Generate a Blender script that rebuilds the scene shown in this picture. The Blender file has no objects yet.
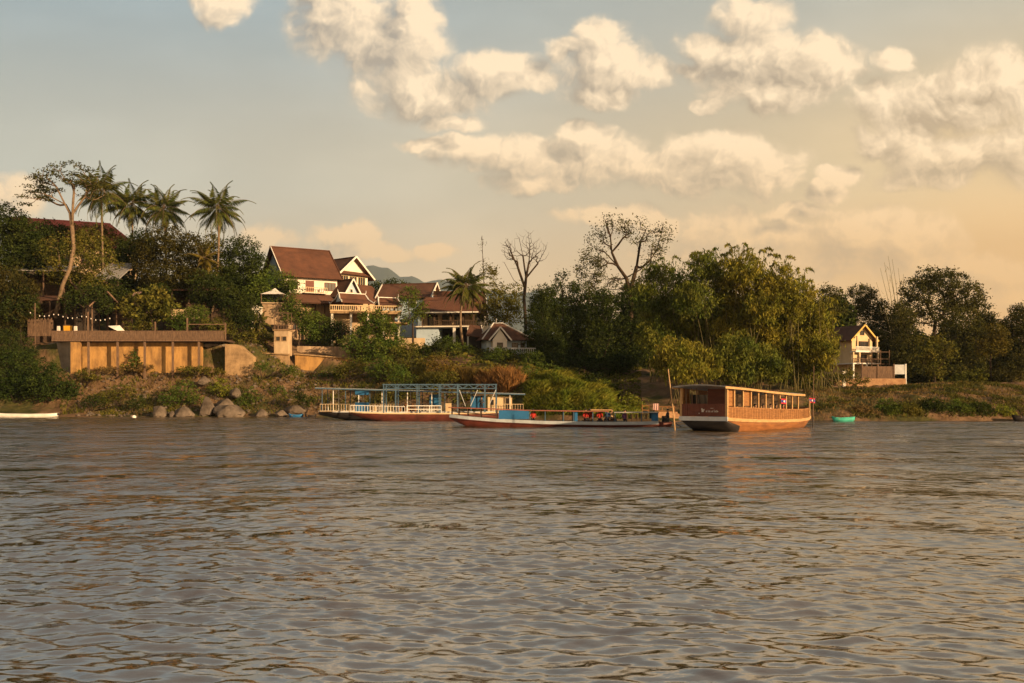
import bpy, bmesh, math, random
import numpy as np
from mathutils import Vector, Matrix, noise

# ------------------------------------------------------------------ basics
F, H, HZ = 995.6, 2.5, 398.0           # focal length in photo pixels, eye height, horizon row
R = math.radians
scene = bpy.context.scene
COL = scene.collection
random.seed(7)
rng = np.random.default_rng(11)

def P(px, py, d):
    return Vector(((px - 512) / F * d, d, H + (HZ - py) / F * d))

# ------------------------------------------------------------------ materials
MATS = {}
def mat(name, c1, c2=None, scale=1.5, rough=0.85, bump=0.0, stretch=(1, 1, 1), spec=0.25, detail=5, lo=0.35, hi=0.68, metal=0.0):
    if name in MATS:
        return MATS[name]
    m = bpy.data.materials.new(name); m.use_nodes = True
    nt = m.node_tree; nt.nodes.clear()
    out = nt.nodes.new('ShaderNodeOutputMaterial'); b = nt.nodes.new('ShaderNodeBsdfPrincipled')
    nt.links.new(b.outputs[0], out.inputs[0])
    b.inputs['Roughness'].default_value = rough
    b.inputs['Specular IOR Level'].default_value = spec
    b.inputs['Metallic'].default_value = metal
    if c2 is None:
        c2 = tuple(v * 0.72 for v in c1)
    tc = nt.nodes.new('ShaderNodeTexCoord'); mp = nt.nodes.new('ShaderNodeMapping')
    mp.inputs['Scale'].default_value = stretch
    nt.links.new(tc.outputs['Object'], mp.inputs[0])
    n = nt.nodes.new('ShaderNodeTexNoise'); n.inputs['Scale'].default_value = scale; n.inputs['Detail'].default_value = detail
    n.inputs['Roughness'].default_value = 0.65
    nt.links.new(mp.outputs[0], n.inputs[0])
    r = nt.nodes.new('ShaderNodeValToRGB')
    r.color_ramp.elements[0].position = lo; r.color_ramp.elements[0].color = (*c2, 1)
    r.color_ramp.elements[1].position = hi; r.color_ramp.elements[1].color = (*c1, 1)
    nt.links.new(n.outputs[0], r.inputs[0]); nt.links.new(r.outputs[0], b.inputs['Base Color'])
    if bump > 0:
        n2 = nt.nodes.new('ShaderNodeTexNoise'); n2.inputs['Scale'].default_value = scale * 4; n2.inputs['Detail'].default_value = 6
        nt.links.new(mp.outputs[0], n2.inputs[0])
        bp = nt.nodes.new('ShaderNodeBump'); bp.inputs['Strength'].default_value = bump; bp.inputs['Distance'].default_value = 0.1
        nt.links.new(n2.outputs[0], bp.inputs['Height']); nt.links.new(bp.outputs[0], b.inputs['Normal'])
    MATS[name] = m
    return m

def leafmat(name, c, c2=None, trans=0.3, var=0.55):
    if name in MATS:
        return MATS[name]
    if c2 is None:
        c2 = (c[0] * 1.5, c[1] * 1.25, c[2] * 1.1)
    m = bpy.data.materials.new(name); m.use_nodes = True
    nt = m.node_tree; nt.nodes.clear(); L = nt.links.new
    out = nt.nodes.new('ShaderNodeOutputMaterial')
    g = nt.nodes.new('ShaderNodeNewGeometry'); tc = nt.nodes.new('ShaderNodeTexCoord')
    n = nt.nodes.new('ShaderNodeTexNoise'); n.inputs['Scale'].default_value = 0.45; n.inputs['Detail'].default_value = 3
    L(tc.outputs['Object'], n.inputs[0])
    rp = nt.nodes.new('ShaderNodeMapRange'); rp.inputs[1].default_value = 0.35; rp.inputs[2].default_value = 0.65
    L(n.outputs[0], rp.inputs[0])
    mx = nt.nodes.new('ShaderNodeMix'); mx.data_type = 'RGBA'
    mx.inputs[6].default_value = (*c, 1); mx.inputs[7].default_value = (*c2, 1)
    L(rp.outputs[0], mx.inputs[0])
    mr = nt.nodes.new('ShaderNodeMapRange'); mr.inputs[3].default_value = 1 - var; mr.inputs[4].default_value = 1 + var
    L(g.outputs['Random Per Island'], mr.inputs[0])
    sc = nt.nodes.new('ShaderNodeVectorMath'); sc.operation = 'SCALE'
    L(mx.outputs[2], sc.inputs[0]); L(mr.outputs[0], sc.inputs['Scale'])
    d = nt.nodes.new('ShaderNodeBsdfDiffuse'); t = nt.nodes.new('ShaderNodeBsdfTranslucent')
    L(sc.outputs[0], d.inputs[0]); L(sc.outputs[0], t.inputs[0])
    ms = nt.nodes.new('ShaderNodeMixShader'); ms.inputs[0].default_value = trans
    L(d.outputs[0], ms.inputs[1]); L(t.outputs[0], ms.inputs[2]); L(ms.outputs[0], out.inputs[0])
    MATS[name] = m
    return m

LEAF_DARK = leafmat('leaf_dark', (0.030, 0.047, 0.013), (0.052, 0.065, 0.016))  # dark leaf green, lowered further to carry the shade of the middle wood
LEAF_GREEN = leafmat('leaf_green', (0.062, 0.105, 0.020), (0.105, 0.130, 0.024))
LEAF_OLIVE = leafmat('leaf_olive', (0.088, 0.098, 0.020), (0.145, 0.125, 0.026))
LEAF_BAMBOO = leafmat('leaf_bamboo', (0.112, 0.132, 0.021), (0.235, 0.200, 0.032))
LEAF_BAMBOO_GREEN = leafmat('leaf_bamboo_green', (0.072, 0.105, 0.021), (0.145, 0.150, 0.028))
LEAF_DUSK = leafmat('leaf_dusk', (0.048, 0.055, 0.017), (0.088, 0.082, 0.022))
LEAF_PALM = leafmat('leaf_palm', (0.055, 0.078, 0.018), (0.115, 0.115, 0.026))
LEAF_DRY = leafmat('leaf_dry', (0.21, 0.105, 0.035), (0.30, 0.165, 0.065))
LEAF_GRASS = leafmat('leaf_grass', (0.115, 0.165, 0.022), (0.215, 0.205, 0.032))
LEAF_STRAW = leafmat('leaf_straw', (0.145, 0.095, 0.038), (0.20, 0.14, 0.055))
BARK = mat('bark', (0.065, 0.043, 0.028), (0.032, 0.022, 0.015), 2.0, 0.95, 0.5)
BARK_PALE = mat('bark_pale', (0.24, 0.17, 0.11), (0.12, 0.08, 0.05), 2.0, 0.95, 0.4)
CULM = mat('bamboo_culm', (0.17, 0.14, 0.05), (0.09, 0.08, 0.03), 1.2, 0.6)

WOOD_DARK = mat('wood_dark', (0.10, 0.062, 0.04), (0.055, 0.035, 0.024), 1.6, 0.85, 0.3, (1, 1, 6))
WOOD_GREY = mat('wood_grey', (0.20, 0.125, 0.08), (0.10, 0.062, 0.042), 1.6, 0.9, 0.3, (4, 4, 1))
WOOD_HONEY = mat('wood_honey', (0.33, 0.155, 0.052), (0.19, 0.082, 0.028), 1.5, 0.5, 0.2, (1, 1, 5), 0.4)
WOOD_TAN = mat('wood_tan', (0.50, 0.31, 0.14), (0.36, 0.21, 0.09), 1.5, 0.55, 0.1, (1, 1, 3), 0.4)
WOOD_ORANGE = mat('wood_orange', (0.29, 0.115, 0.032), (0.16, 0.06, 0.018), 0.9, 0.45, 0.15, (1, 1, 5), 0.45)
WOOD_RED = mat('wood_red', (0.16, 0.05, 0.03), (0.10, 0.032, 0.02), 1.2, 0.6, 0.1, (1, 1, 3))
PLASTER = mat('plaster_cream', (0.58, 0.44, 0.28), (0.34, 0.24, 0.15), 0.5, 0.9, 0.2, (1, 1, 0.5))
PLASTER_STAINED = mat('plaster_stained', (0.50, 0.36, 0.23), (0.20, 0.13, 0.08), 0.55, 0.95, 0.3, (1.6, 1.6, 0.35))
PLASTER_WHITE = mat('plaster_white', (0.74, 0.70, 0.63), (0.62, 0.56, 0.47), 0.5, 0.85, 0.1)
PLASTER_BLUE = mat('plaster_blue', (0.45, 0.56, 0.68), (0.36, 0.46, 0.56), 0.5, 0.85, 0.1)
OCHRE = mat('ochre_wall', (0.46, 0.26, 0.09), (0.15, 0.085, 0.04), 0.7, 0.95, 0.4, (1.3, 1.3, 0.5), lo=0.3, hi=0.6)
CONCRETE = mat('concrete_ochre', (0.42, 0.28, 0.15), (0.20, 0.13, 0.07), 0.9, 0.95, 0.3)
CONCRETE_GREY = mat('concrete_grey', (0.30, 0.25, 0.20), (0.18, 0.145, 0.11), 0.7, 0.95, 0.3)
BRICK_BAND = mat('brick_wall', (0.46, 0.28, 0.15), (0.28, 0.15, 0.08), 1.4, 0.95, 0.4)
WHITE_PAINT = mat('white_paint', (0.78, 0.76, 0.72), (0.62, 0.59, 0.54), 1.5, 0.55, 0.0)
GREY_PAINT = mat('pale_grey_paint', (0.56, 0.58, 0.60), (0.42, 0.43, 0.44), 1.0, 0.5)
BLUE_PAINT = mat('blue_paint', (0.025, 0.14, 0.32), (0.018, 0.10, 0.22), 1.0, 0.5)
BLUE_FRAME = mat('blue_frame_paint', (0.075, 0.135, 0.20), (0.045, 0.085, 0.13), 1.0, 0.5)
RED_PAINT = mat('red_paint', (0.125, 0.03, 0.02), (0.06, 0.017, 0.012), 1.0, 0.5)
CREAM_PAINT = mat('cream_paint', (0.66, 0.50, 0.30), (0.52, 0.38, 0.22), 0.8, 0.7)
TAR = mat('tarred_hull', (0.028, 0.022, 0.02), (0.016, 0.013, 0.012), 1.0, 0.6)
TIN = mat('tin_roof', (0.36, 0.36, 0.36), (0.22, 0.20, 0.19), 0.8, 0.5, 0.1, (5, 1, 1), 0.4)
GLASS = mat('window_glass', (0.03, 0.03, 0.032), (0.022, 0.022, 0.022), 1.0, 0.12, 0, (1, 1, 1), 0.5)
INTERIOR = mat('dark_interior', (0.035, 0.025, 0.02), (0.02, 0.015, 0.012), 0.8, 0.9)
CLOTH_WHITE = mat('white_cloth', (0.78, 0.74, 0.70), (0.66, 0.60, 0.55), 1.0, 0.9)
YELLOW = mat('yellow_panel', (0.70, 0.36, 0.03), (0.55, 0.27, 0.02), 1.0, 0.6)
IRON = mat('dark_iron', (0.05, 0.045, 0.045), (0.03, 0.03, 0.03), 2.0, 0.5)

def roofmat(name, c1, c2):
    m = mat(name, c1, c2, 0.5, 0.85, 0.0)
    nt = m.node_tree; b = [n for n in nt.nodes if n.type == 'BSDF_PRINCIPLED'][0]
    tc = [n for n in nt.nodes if n.type == 'TEX_COORD'][0]
    w = nt.nodes.new('ShaderNodeTexWave'); w.bands_direction = 'Z'; w.inputs['Scale'].default_value = 1.6
    w.inputs['Distortion'].default_value = 0.6; w.inputs['Detail'].default_value = 2
    w2 = nt.nodes.new('ShaderNodeTexNoise'); w2.inputs['Scale'].default_value = 5
    nt.links.new(tc.outputs['Object'], w.inputs[0]); nt.links.new(tc.outputs['Object'], w2.inputs[0])
    ad = nt.nodes.new('ShaderNodeMath'); ad.operation = 'ADD'
    nt.links.new(w.outputs[1], ad.inputs[0]); nt.links.new(w2.outputs[0], ad.inputs[1])
    bp = nt.nodes.new('ShaderNodeBump'); bp.inputs['Strength'].default_value = 0.6; bp.inputs['Distance'].default_value = 0.08
    nt.links.new(ad.outputs[0], bp.inputs['Height']); nt.links.new(bp.outputs[0], b.inputs['Normal'])
    return m
ROOF_RED = roofmat('roof_tile_red', (0.15, 0.064, 0.037), (0.085, 0.038, 0.024))
ROOF_BROWN = roofmat('roof_tile_brown', (0.14, 0.066, 0.042), (0.085, 0.042, 0.028))
ROOF_MAROON = roofmat('roof_sheet_maroon', (0.085, 0.018, 0.02), (0.05, 0.013, 0.014))

# ------------------------------------------------------------------ mesh builder
class MB:
    def __init__(self):
        self.v, self.f, self.mi = [], [], []
    def add(self, vs, fs, m=0):
        k = len(self.v)
        self.v += [tuple(p) for p in vs]
        self.f += [tuple(i + k for i in q) for q in fs]
        self.mi += [m] * len(fs)
        return self
    def box(self, x0, x1, y0, y1, z0, z1, m=0):
        return self.add([(x0, y0, z0), (x1, y0, z0), (x1, y1, z0), (x0, y1, z0), (x0, y0, z1), (x1, y0, z1), (x1, y1, z1), (x0, y1, z1)],
                        [(3, 2, 1, 0), (4, 5, 6, 7), (0, 1, 5, 4), (1, 2, 6, 5), (2, 3, 7, 6), (3, 0, 4, 7)], m)
    def beam(self, a, b, w, h=None, m=0):
        a, b = Vector(a), Vector(b); h = h or w
        d = (b - a).normalized(); up = Vector((0, 0, 1)) if abs(d.z) < 0.95 else Vector((1, 0, 0))
        s = d.cross(up).normalized(); u = s.cross(d)
        s, u = s * w / 2, u * h / 2
        return self.add([a - s - u, a + s - u, a + s + u, a - s + u, b - s - u, b + s - u, b + s + u, b - s + u],
                        [(0, 1, 2, 3), (7, 6, 5, 4), (0, 4, 5, 1), (1, 5, 6, 2), (2, 6, 7, 3), (3, 7, 4, 0)], m)
    def slab(self, quad, t, m=0):
        """a thick sheet: four corners, pushed down by t along its own normal"""
        q = [Vector(p) for p in quad]; n = (q[1] - q[0]).cross(q[-1] - q[0]).normalized() * t
        k = len(q); vs = q + [p - n for p in q]
        fs = [tuple(range(k)), tuple(range(2 * k - 1, k - 1, -1))] + [(i, i + k, (i + 1) % k + k, (i + 1) % k) for i in range(k)]
        return self.add(vs, fs, m)
    def tube(self, pts, rad, n=6, m=0):
        pts = [Vector(p) for p in pts]
        if not hasattr(rad, '__len__'):
            rad = [rad] * len(pts)
        k = len(self.v); prev = None
        for i, p in enumerate(pts):
            d = (pts[min(i + 1, len(pts) - 1)] - pts[max(i - 1, 0)])
            d = d.normalized() if d.length > 1e-6 else Vector((0, 0, 1))
            if prev is None:
                ref = Vector((1, 0, 0)) if abs(d.x) < 0.8 else Vector((0, 1, 0))
                s = d.cross(ref).normalized()
            else:
                s = (prev - d * prev.dot(d)).normalized()
            prev = s; u = d.cross(s)
            for j in range(n):
                a = 2 * math.pi * j / n
                self.v.append(tuple(p + (s * math.cos(a) + u * math.sin(a)) * rad[i]))
        for i in range(len(pts) - 1):
            for j in range(n):
                a, b = k + i * n + j, k + i * n + (j + 1) % n
                self.f.append((a, b, b + n, a + n)); self.mi.append(m)
        self.f.append(tuple(k + j for j in reversed(range(n)))); self.mi.append(m)
        e = k + (len(pts) - 1) * n
        self.f.append(tuple(e + j for j in range(n))); self.mi.append(m)
        return self
    def build(self, name, mats, parent=None, smooth=False):
        me = bpy.data.meshes.new(name); me.from_pydata(self.v, [], self.f)
        if not isinstance(mats, (list, tuple)):
            mats = [mats]
        for q in mats:
            me.materials.append(q)
        me.polygons.foreach_set('material_index', self.mi)
        if smooth:
            me.polygons.foreach_set('use_smooth', [True] * len(self.f))
        me.update()
        return link(name, me, parent)

def link(name, me, parent=None):
    o = bpy.data.objects.new(name, me); COL.objects.link(o)
    if parent is not None:
        o.parent = parent
    return o
def tag(o, label=None, cat=None, group=None, kind=None):
    for k, v in (('label', label), ('category', cat), ('group', group), ('kind', kind)):
        if v:
            o[k] = v
    return o
def thing(name, label, cat, loc=(0, 0, 0), rz=0.0, group=None):
    o = bpy.data.objects.new(name, None); COL.objects.link(o)
    o.empty_display_size = 0.3
    o.location = loc; o.rotation_euler = (0, 0, rz)
    return tag(o, label, cat, group)
def copy_tree(o, parent=None):
    c = o.copy(); COL.objects.link(c); c.parent = parent
    for ch in list(o.children):
        copy_tree(ch, c)
    return c

def fast_mesh(name, verts, quads, mats, parent=None, n=4, smooth=False):
    verts = np.asarray(verts, np.float32).reshape(-1, 3); quads = np.asarray(quads, np.int32).reshape(-1, n)
    me = bpy.data.meshes.new(name)
    me.vertices.add(len(verts)); me.vertices.foreach_set('co', verts.ravel())
    me.loops.add(quads.size); me.loops.foreach_set('vertex_index', quads.ravel())
    me.polygons.add(len(quads)); me.polygons.foreach_set('loop_start', np.arange(0, quads.size, n, dtype=np.int32))
    me.polygons.foreach_set('loop_total', np.full(len(quads), n, np.int32))
    for q in (mats if isinstance(mats, (list, tuple)) else [mats]):
        me.materials.append(q)
    if smooth:
        me.polygons.foreach_set('use_smooth', np.ones(len(quads), bool))
    me.update(calc_edges=True)
    return link(name, me, parent)

def unit(a):
    return a / np.maximum(np.linalg.norm(a, axis=1, keepdims=True), 1e-9)
def leaves(name, c, length, width, m, parent=None, droop=0.3, dirs=None):
    """diamond leaves at the points c"""
    n = len(c)
    d = rng.normal(size=(n, 3)); d[:, 2] = d[:, 2] * 0.7 - droop
    if dirs is not None:
        d = d * 0.45 + dirs
    d = unit(d); s = unit(np.cross(d, rng.normal(size=(n, 3))))
    L = length * (0.55 + 0.9 * rng.random((n, 1))); W = width * (0.6 + 0.8 * rng.random((n, 1)))
    v = np.stack([c - d * L / 2, c + s * W / 2 - d * L * 0.08, c + d * L / 2, c - s * W / 2 - d * L * 0.08], 1)
    return fast_mesh(name, v, np.arange(4 * n), m, parent)

# ------------------------------------------------------------------ terrain
S_ = [(-40, -2.5), (-8, -2.2), (-3, -0.6)]
COLS = [
    (-900, 133, [(0, 0), (3, 1), (8, 5), (12, 9), (30, 13), (80, 18), (500, 26)]),
    (0, 131, [(0, 0), (2.5, .35), (6, 1.6), (9, 5.2), (10.6, 6.4), (11.2, 9.9), (22, 11.4), (36, 16), (60, 19), (120, 21), (500, 27)]),
    (90, 131, [(0, 0), (2.5, .3), (5, 1.2), (7, 3.0), (9, 5.4), (10.6, 6.2), (11.2, 9.9), (20, 11), (34, 15.5), (60, 19), (120, 21), (500, 27)]),
    (245, 131, [(0, 0), (2, .5), (5, 2.6), (8, 4.9), (10.6, 6.0), (11.2, 9.7), (20, 10.8), (32, 14), (60, 18), (120, 21), (500, 27)]),
    (310, 130, [(0, 0), (3, 1.2), (8, 3.8), (13, 5.8), (16.6, 6.4), (17.2, 9.0), (28, 11.6), (40, 14), (70, 17), (500, 26)]),
    (365, 127, [(0, 0), (3, 1.2), (8, 3.5), (13, 5.4), (18, 7.2), (22, 9.0), (34, 11.6), (50, 14), (70, 16), (500, 25)]),
    (430, 122, [(0, 0), (4, 1.8), (12, 4.8), (20, 7.4), (26, 9.2), (40, 11), (70, 15), (500, 24)]),
    (500, 117, [(0, 0), (3, 1.5), (10, 4), (20, 6.5), (28, 8.4), (35, 9.4), (60, 11), (500, 20)]),
    (560, 114, [(0, 0), (2, 1.6), (6, 4.0), (11, 5.4), (18, 5.8), (40, 7.2), (500, 15)]),
    (602, 112, [(0, 0), (2, 1.2), (6, 2.9), (11, 4.0), (20, 4.3), (40, 6.6), (500, 15)]),
    (622, 111, [(0, 0), (5, .8), (12, 1.9), (20, 4.0), (32, 6.3), (500, 15)]),
    (660, 110, [(0, 0), (6, .8), (14, 2.6), (24, 5), (40, 6.8), (500, 14)]),
    (740, 108, [(0, 0), (5, 1.5), (15, 3.5), (30, 5), (500, 13)]),
    (850, 107, [(0, 0), (2, 1.0), (9, 2.2), (22, 3.3), (50, 4.3), (100, 5), (500, 11)]),
    (950, 107.5, [(0, 0), (2, 1.3), (8, 2.7), (22, 4.1), (60, 5.0), (500, 11)]),
    (1070, 109, [(0, 0), (2, 1.0), (9, 2.4), (24, 3.9), (60, 5.0), (500, 11)]),
    (2400, 112, [(0, 0), (4, .9), (12, 2.6), (30, 4.2), (60, 5.5), (500, 11)]),
]
CU = np.array([(c[0] - 512) / F for c in COLS]); CS = np.array([c[1] for c in COLS], float)
def shore(u):
    return np.interp(u, CU, CS)
def base_h(u, d):
    u = np.asarray(u, float); d = np.asarray(d, float)
    s = d - shore(u)
    k = np.clip(np.searchsorted(CU, u) - 1, 0, len(CU) - 2)
    t = np.clip((u - CU[k]) / (CU[k + 1] - CU[k]), 0, 1); t = t * t * (3 - 2 * t)
    prof = np.stack([np.interp(s, [q[0] for q in S_ + c[2]], [q[1] for q in S_ + c[2]]) for c in COLS])
    ii = np.arange(len(s.ravel()))
    a = prof.reshape(len(COLS), -1)
    return (a[k.ravel(), ii] * (1 - t.ravel()) + a[k.ravel() + 1, ii] * t.ravel()).reshape(s.shape)
def ground(x, y):
    d = max(y, 100.0)
    return float(base_h(np.array([x / d]), np.array([y]))[0])
HAZE = 0.00005
SKYK = 1.30
# ------------------------------------------------------------------ camera, sun, sky
cam = bpy.data.cameras.new('camera'); camo = bpy.data.objects.new('camera', cam); COL.objects.link(camo)
cam.sensor_width = 36; cam.lens = 35.0; cam.shift_y = (HZ - 341.5) / 1024
cam.clip_start = 0.1; cam.clip_end = 16000
camo.location = (0, 0, H); camo.rotation_euler = (R(90), 0, 0)
scene.camera = camo
SUN = Vector((0.77, -0.60, 0.235)).normalized()
sl = bpy.data.lights.new('sun', 'SUN'); sl.energy = 5.0; sl.angle = R(0.6); sl.color = (1.0, 0.66, 0.34)
so = bpy.data.objects.new('sun', sl); COL.objects.link(so)
so.rotation_euler = SUN.to_track_quat('Z', 'Y').to_euler(); so.location = (60, -40, 60)
vs = scene.view_settings
scene.display_settings.display_device = 'sRGB'
vs.view_transform = 'Standard'; vs.look = 'None'; vs.exposure = 0.65; vs.gamma = 1; vs.use_curve_mapping = False

w = bpy.data.worlds.new('World'); scene.world = w; w.use_nodes = True
nt = w.node_tree; nt.nodes.clear(); N = nt.nodes.new; L = nt.links.new
def val(x):
    return x
def math_node(t, op, a, b=None, c=None, clamp=False):
    n = t.nodes.new('ShaderNodeMath'); n.operation = op; n.use_clamp = clamp
    for i, q in enumerate((a, b, c)):
        if q is None: continue
        if isinstance(q, (int, float)): n.inputs[i].default_value = q
        else: t.links.new(q, n.inputs[i])
    return n.outputs[0]
def maprange(t, x, a, b, c=0.0, d=1.0, smooth=True):
    n = t.nodes.new('ShaderNodeMapRange'); n.interpolation_type = 'SMOOTHSTEP' if smooth else 'LINEAR'
    t.links.new(x, n.inputs[0])
    for i, q in ((1, a), (2, b), (3, c), (4, d)):
        n.inputs[i].default_value = q
    return n.outputs[0]

# cloud density as a group: blobs of cumulus laid out on the sky by direction, broken up by noise
CLOUDS = [(228, 4, 30, 28), (214, -4, 26, 18),
          (326, -10, 48, 34), (350, 22, 72, 46), (392, 52, 64, 46), (404, 86, 62, 36), (415, 20, 34, 40), (455, 120, 34, 14), (500, 74, 58, 24), (445, 92, 60, 26), (530, 80, 34, 14),
          (600, 66, 54, 38), (602, 40, 30, 26), (563, 50, 30, 16), (650, 74, 46, 18), (596, 92, 44, 18),
          (752, 58, 64, 44), (812, 66, 60, 40), (748, 16, 44, 22), (712, 44, 34, 18), (775, 92, 70, 22), (712, 105, 20, 9), (700, 70, 26, 12),
          (960, 104, 96, 42), (1010, 92, 70, 44), (905, 140, 52, 34), (960, 160, 90, 34), (1030, 150, 60, 46), (884, 100, 36, 24), (985, 80, 60, 20), (870, 145, 26, 20), (936, 182, 70, 12),
          (500, 154, 84, 22), (585, 160, 80, 30), (582, 140, 34, 18), (470, 146, 70, 14), (540, 178, 60, 14), (650, 170, 50, 22), (728, 164, 80, 36), (716, 148, 44, 20), (765, 180, 44, 22), (690, 186, 60, 16), (430, 145, 40, 10),
          (892, 60, 22, 18), (828, 193, 22, 14), (840, 175, 30, 9),
          (716, 230, 48, 24), (800, 212, 50, 9), (862, 236, 80, 34), (905, 240, 60, 34), (855, 262, 70, 22), (930, 258, 50, 18), (985, 272, 60, 22), (1010, 300, 60, 18), (770, 232, 60, 14), (600, 216, 60, 14), (640, 225, 50, 14), (690, 250, 60, 10),
          (340, 241, 44, 16), (432, 249, 26, 9), (268, 239, 34, 16), (10, 196, 44, 22), (380, 250, 50, 9), (352, 232, 20, 10)]
cg = bpy.data.node_groups.new('cloud_density', 'ShaderNodeTree')
cg.interface.new_socket('P', in_out='INPUT', socket_type='NodeSocketVector')
cg.interface.new_socket('D', in_out='OUTPUT', socket_type='NodeSocketFloat')
cg.interface.new_socket('A', in_out='OUTPUT', socket_type='NodeSocketFloat'); cg.interface.new_socket('W', in_out='OUTPUT', socket_type='NodeSocketVector')
gi = cg.nodes.new('NodeGroupInput'); go = cg.nodes.new('NodeGroupOutput')
nz = cg.nodes.new('ShaderNodeTexNoise'); nz.noise_dimensions = '2D'; nz.inputs['Scale'].default_value = 14; nz.inputs['Detail'].default_value = 4; nz.inputs['Roughness'].default_value = 0.55
cg.links.new(gi.outputs[0], nz.inputs[0])
sb = cg.nodes.new('ShaderNodeVectorMath'); sb.operation = 'SUBTRACT'; cg.links.new(nz.outputs['Color'], sb.inputs[0]); sb.inputs[1].default_value = (.5, .5, .5)
wp = cg.nodes.new('ShaderNodeVectorMath'); wp.operation = 'MULTIPLY_ADD'; cg.links.new(sb.outputs[0], wp.inputs[0]); wp.inputs[1].default_value = (.055, .04, 0); cg.links.new(gi.outputs[0], wp.inputs[2])
acc = None; wp0 = wp.outputs[0]
for (cx, cy, rx, ry) in CLOUDS:
    u0, v0, ru, rv = (cx - 512) / F, (HZ - cy) / F, rx / F * 1.12, ry / F * 1.12
    ma = cg.nodes.new('ShaderNodeVectorMath'); ma.operation = 'MULTIPLY_ADD'
    cg.links.new(wp0, ma.inputs[0]); ma.inputs[1].default_value = (1 / ru, 1 / rv, 0); ma.inputs[2].default_value = (-u0 / ru, -v0 / rv, 0)
    gr = cg.nodes.new('ShaderNodeTexGradient'); gr.gradient_type = 'SPHERICAL'; cg.links.new(ma.outputs[0], gr.inputs[0])
    acc = gr.outputs[1] if acc is None else math_node(cg, 'MAXIMUM', acc, gr.outputs[1])
    # carry the running value along in z, so that the blobs are worked one after another
    cw = cg.nodes.new('ShaderNodeVectorMath'); cw.operation = 'MULTIPLY_ADD'; cg.links.new(acc, cw.inputs[0]); cw.inputs[1].default_value = (0, 0, 1e-7); cg.links.new(wp0, cw.inputs[2])
    wp0 = cw.outputs[0]
# fine billows, shared by the outline and by the light on it
pg_ = bpy.data.node_groups.new('cloud_puff', 'ShaderNodeTree')
pg_.interface.new_socket('P', in_out='INPUT', socket_type='NodeSocketVector'); pg_.interface.new_socket('A', in_out='OUTPUT', socket_type='NodeSocketFloat')
pi_ = pg_.nodes.new('NodeGroupInput'); po_ = pg_.nodes.new('NodeGroupOutput')
n2 = pg_.nodes.new('ShaderNodeTexNoise'); n2.noise_dimensions = '2D'; n2.inputs['Scale'].default_value = 27; n2.inputs['Detail'].default_value = 7; n2.inputs['Roughness'].default_value = 0.58
pg_.links.new(pi_.outputs[0], n2.inputs[0])
vo = pg_.nodes.new('ShaderNodeTexVoronoi'); vo.voronoi_dimensions = '2D'; vo.feature = 'SMOOTH_F1'; vo.inputs['Scale'].default_value = 30; vo.inputs['Detail'].default_value = 2.5; vo.inputs['Roughness'].default_value = 0.55; vo.inputs['Smoothness'].default_value = 0.55
vo.normalize = True
pg_.links.new(pi_.outputs[0], vo.inputs[0])
a1 = math_node(pg_, 'MULTIPLY_ADD', n2.outputs[0], 0.80, -0.40)
a2 = math_node(pg_, 'MULTIPLY_ADD', vo.outputs[0], -0.80, 0.28)
pg_.links.new(math_node(pg_, 'ADD', a1, a2), po_.inputs[0])
pn_ = cg.nodes.new('ShaderNodeGroup'); pn_.node_tree = pg_; cg.links.new(wp.outputs[0], pn_.inputs[0]); a3 = pn_.outputs[0]
gate = maprange(cg, acc, 0.0, 0.3)
cg.links.new(math_node(cg, 'MULTIPLY_ADD', math_node(cg, 'MULTIPLY', a3, gate), 0.95, acc), go.inputs[0])
cg.links.new(a3, go.inputs[1]); cg.links.new(wp.outputs[0], go.inputs[2])

tc = N('ShaderNodeTexCoord'); sp = N('ShaderNodeSeparateXYZ'); L(tc.outputs['Generated'], sp.inputs[0])
dx, dy, dz = sp.outputs
ys = math_node(nt, 'MAXIMUM', dy, 0.02)
cu, cv = math_node(nt, 'DIVIDE', dx, ys), math_node(nt, 'DIVIDE', dz, ys)
cp = N('ShaderNodeCombineXYZ'); L(cu, cp.inputs[0]); L(cv, cp.inputs[1])
g1 = N('ShaderNodeGroup'); g1.node_tree = cg; L(cp.outputs[0], g1.inputs[0])
of = N('ShaderNodeVectorMath'); of.operation = 'ADD'; of.inputs[1].default_value = (0.022, 0.018, 0); L(cp.outputs[0], of.inputs[0])
g2 = N('ShaderNodeGroup'); g2.node_tree = cg; L(of.outputs[0], g2.inputs[0])
alpha = maprange(nt, g1.outputs[0], -0.03, 0.56)
o4 = N('ShaderNodeVectorMath'); o4.operation = 'ADD'; o4.inputs[1].default_value = (0.0055, 0.0055, 0); L(g1.outputs[2], o4.inputs[0])
g4 = N('ShaderNodeGroup'); g4.node_tree = pg_; L(o4.outputs[0], g4.inputs[0])
front = maprange(nt, dy, 0.15, 0.4)
broad = math_node(nt, 'SUBTRACT', g1.outputs[0], g2.outputs[0]); fine = math_node(nt, 'SUBTRACT', g1.outputs[1], g4.outputs[0])
lit = math_node(nt, 'MULTIPLY_ADD', broad, 1.45, 0.42)
lit = math_node(nt, 'MULTIPLY_ADD', fine, 1.8, lit)
lit = math_node(nt, 'MULTIPLY_ADD', maprange(nt, g1.outputs[0], 0.15, 0.9), -0.30, lit)
lit = maprange(nt, lit, -0.45, 1.0, smooth=False)

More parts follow.
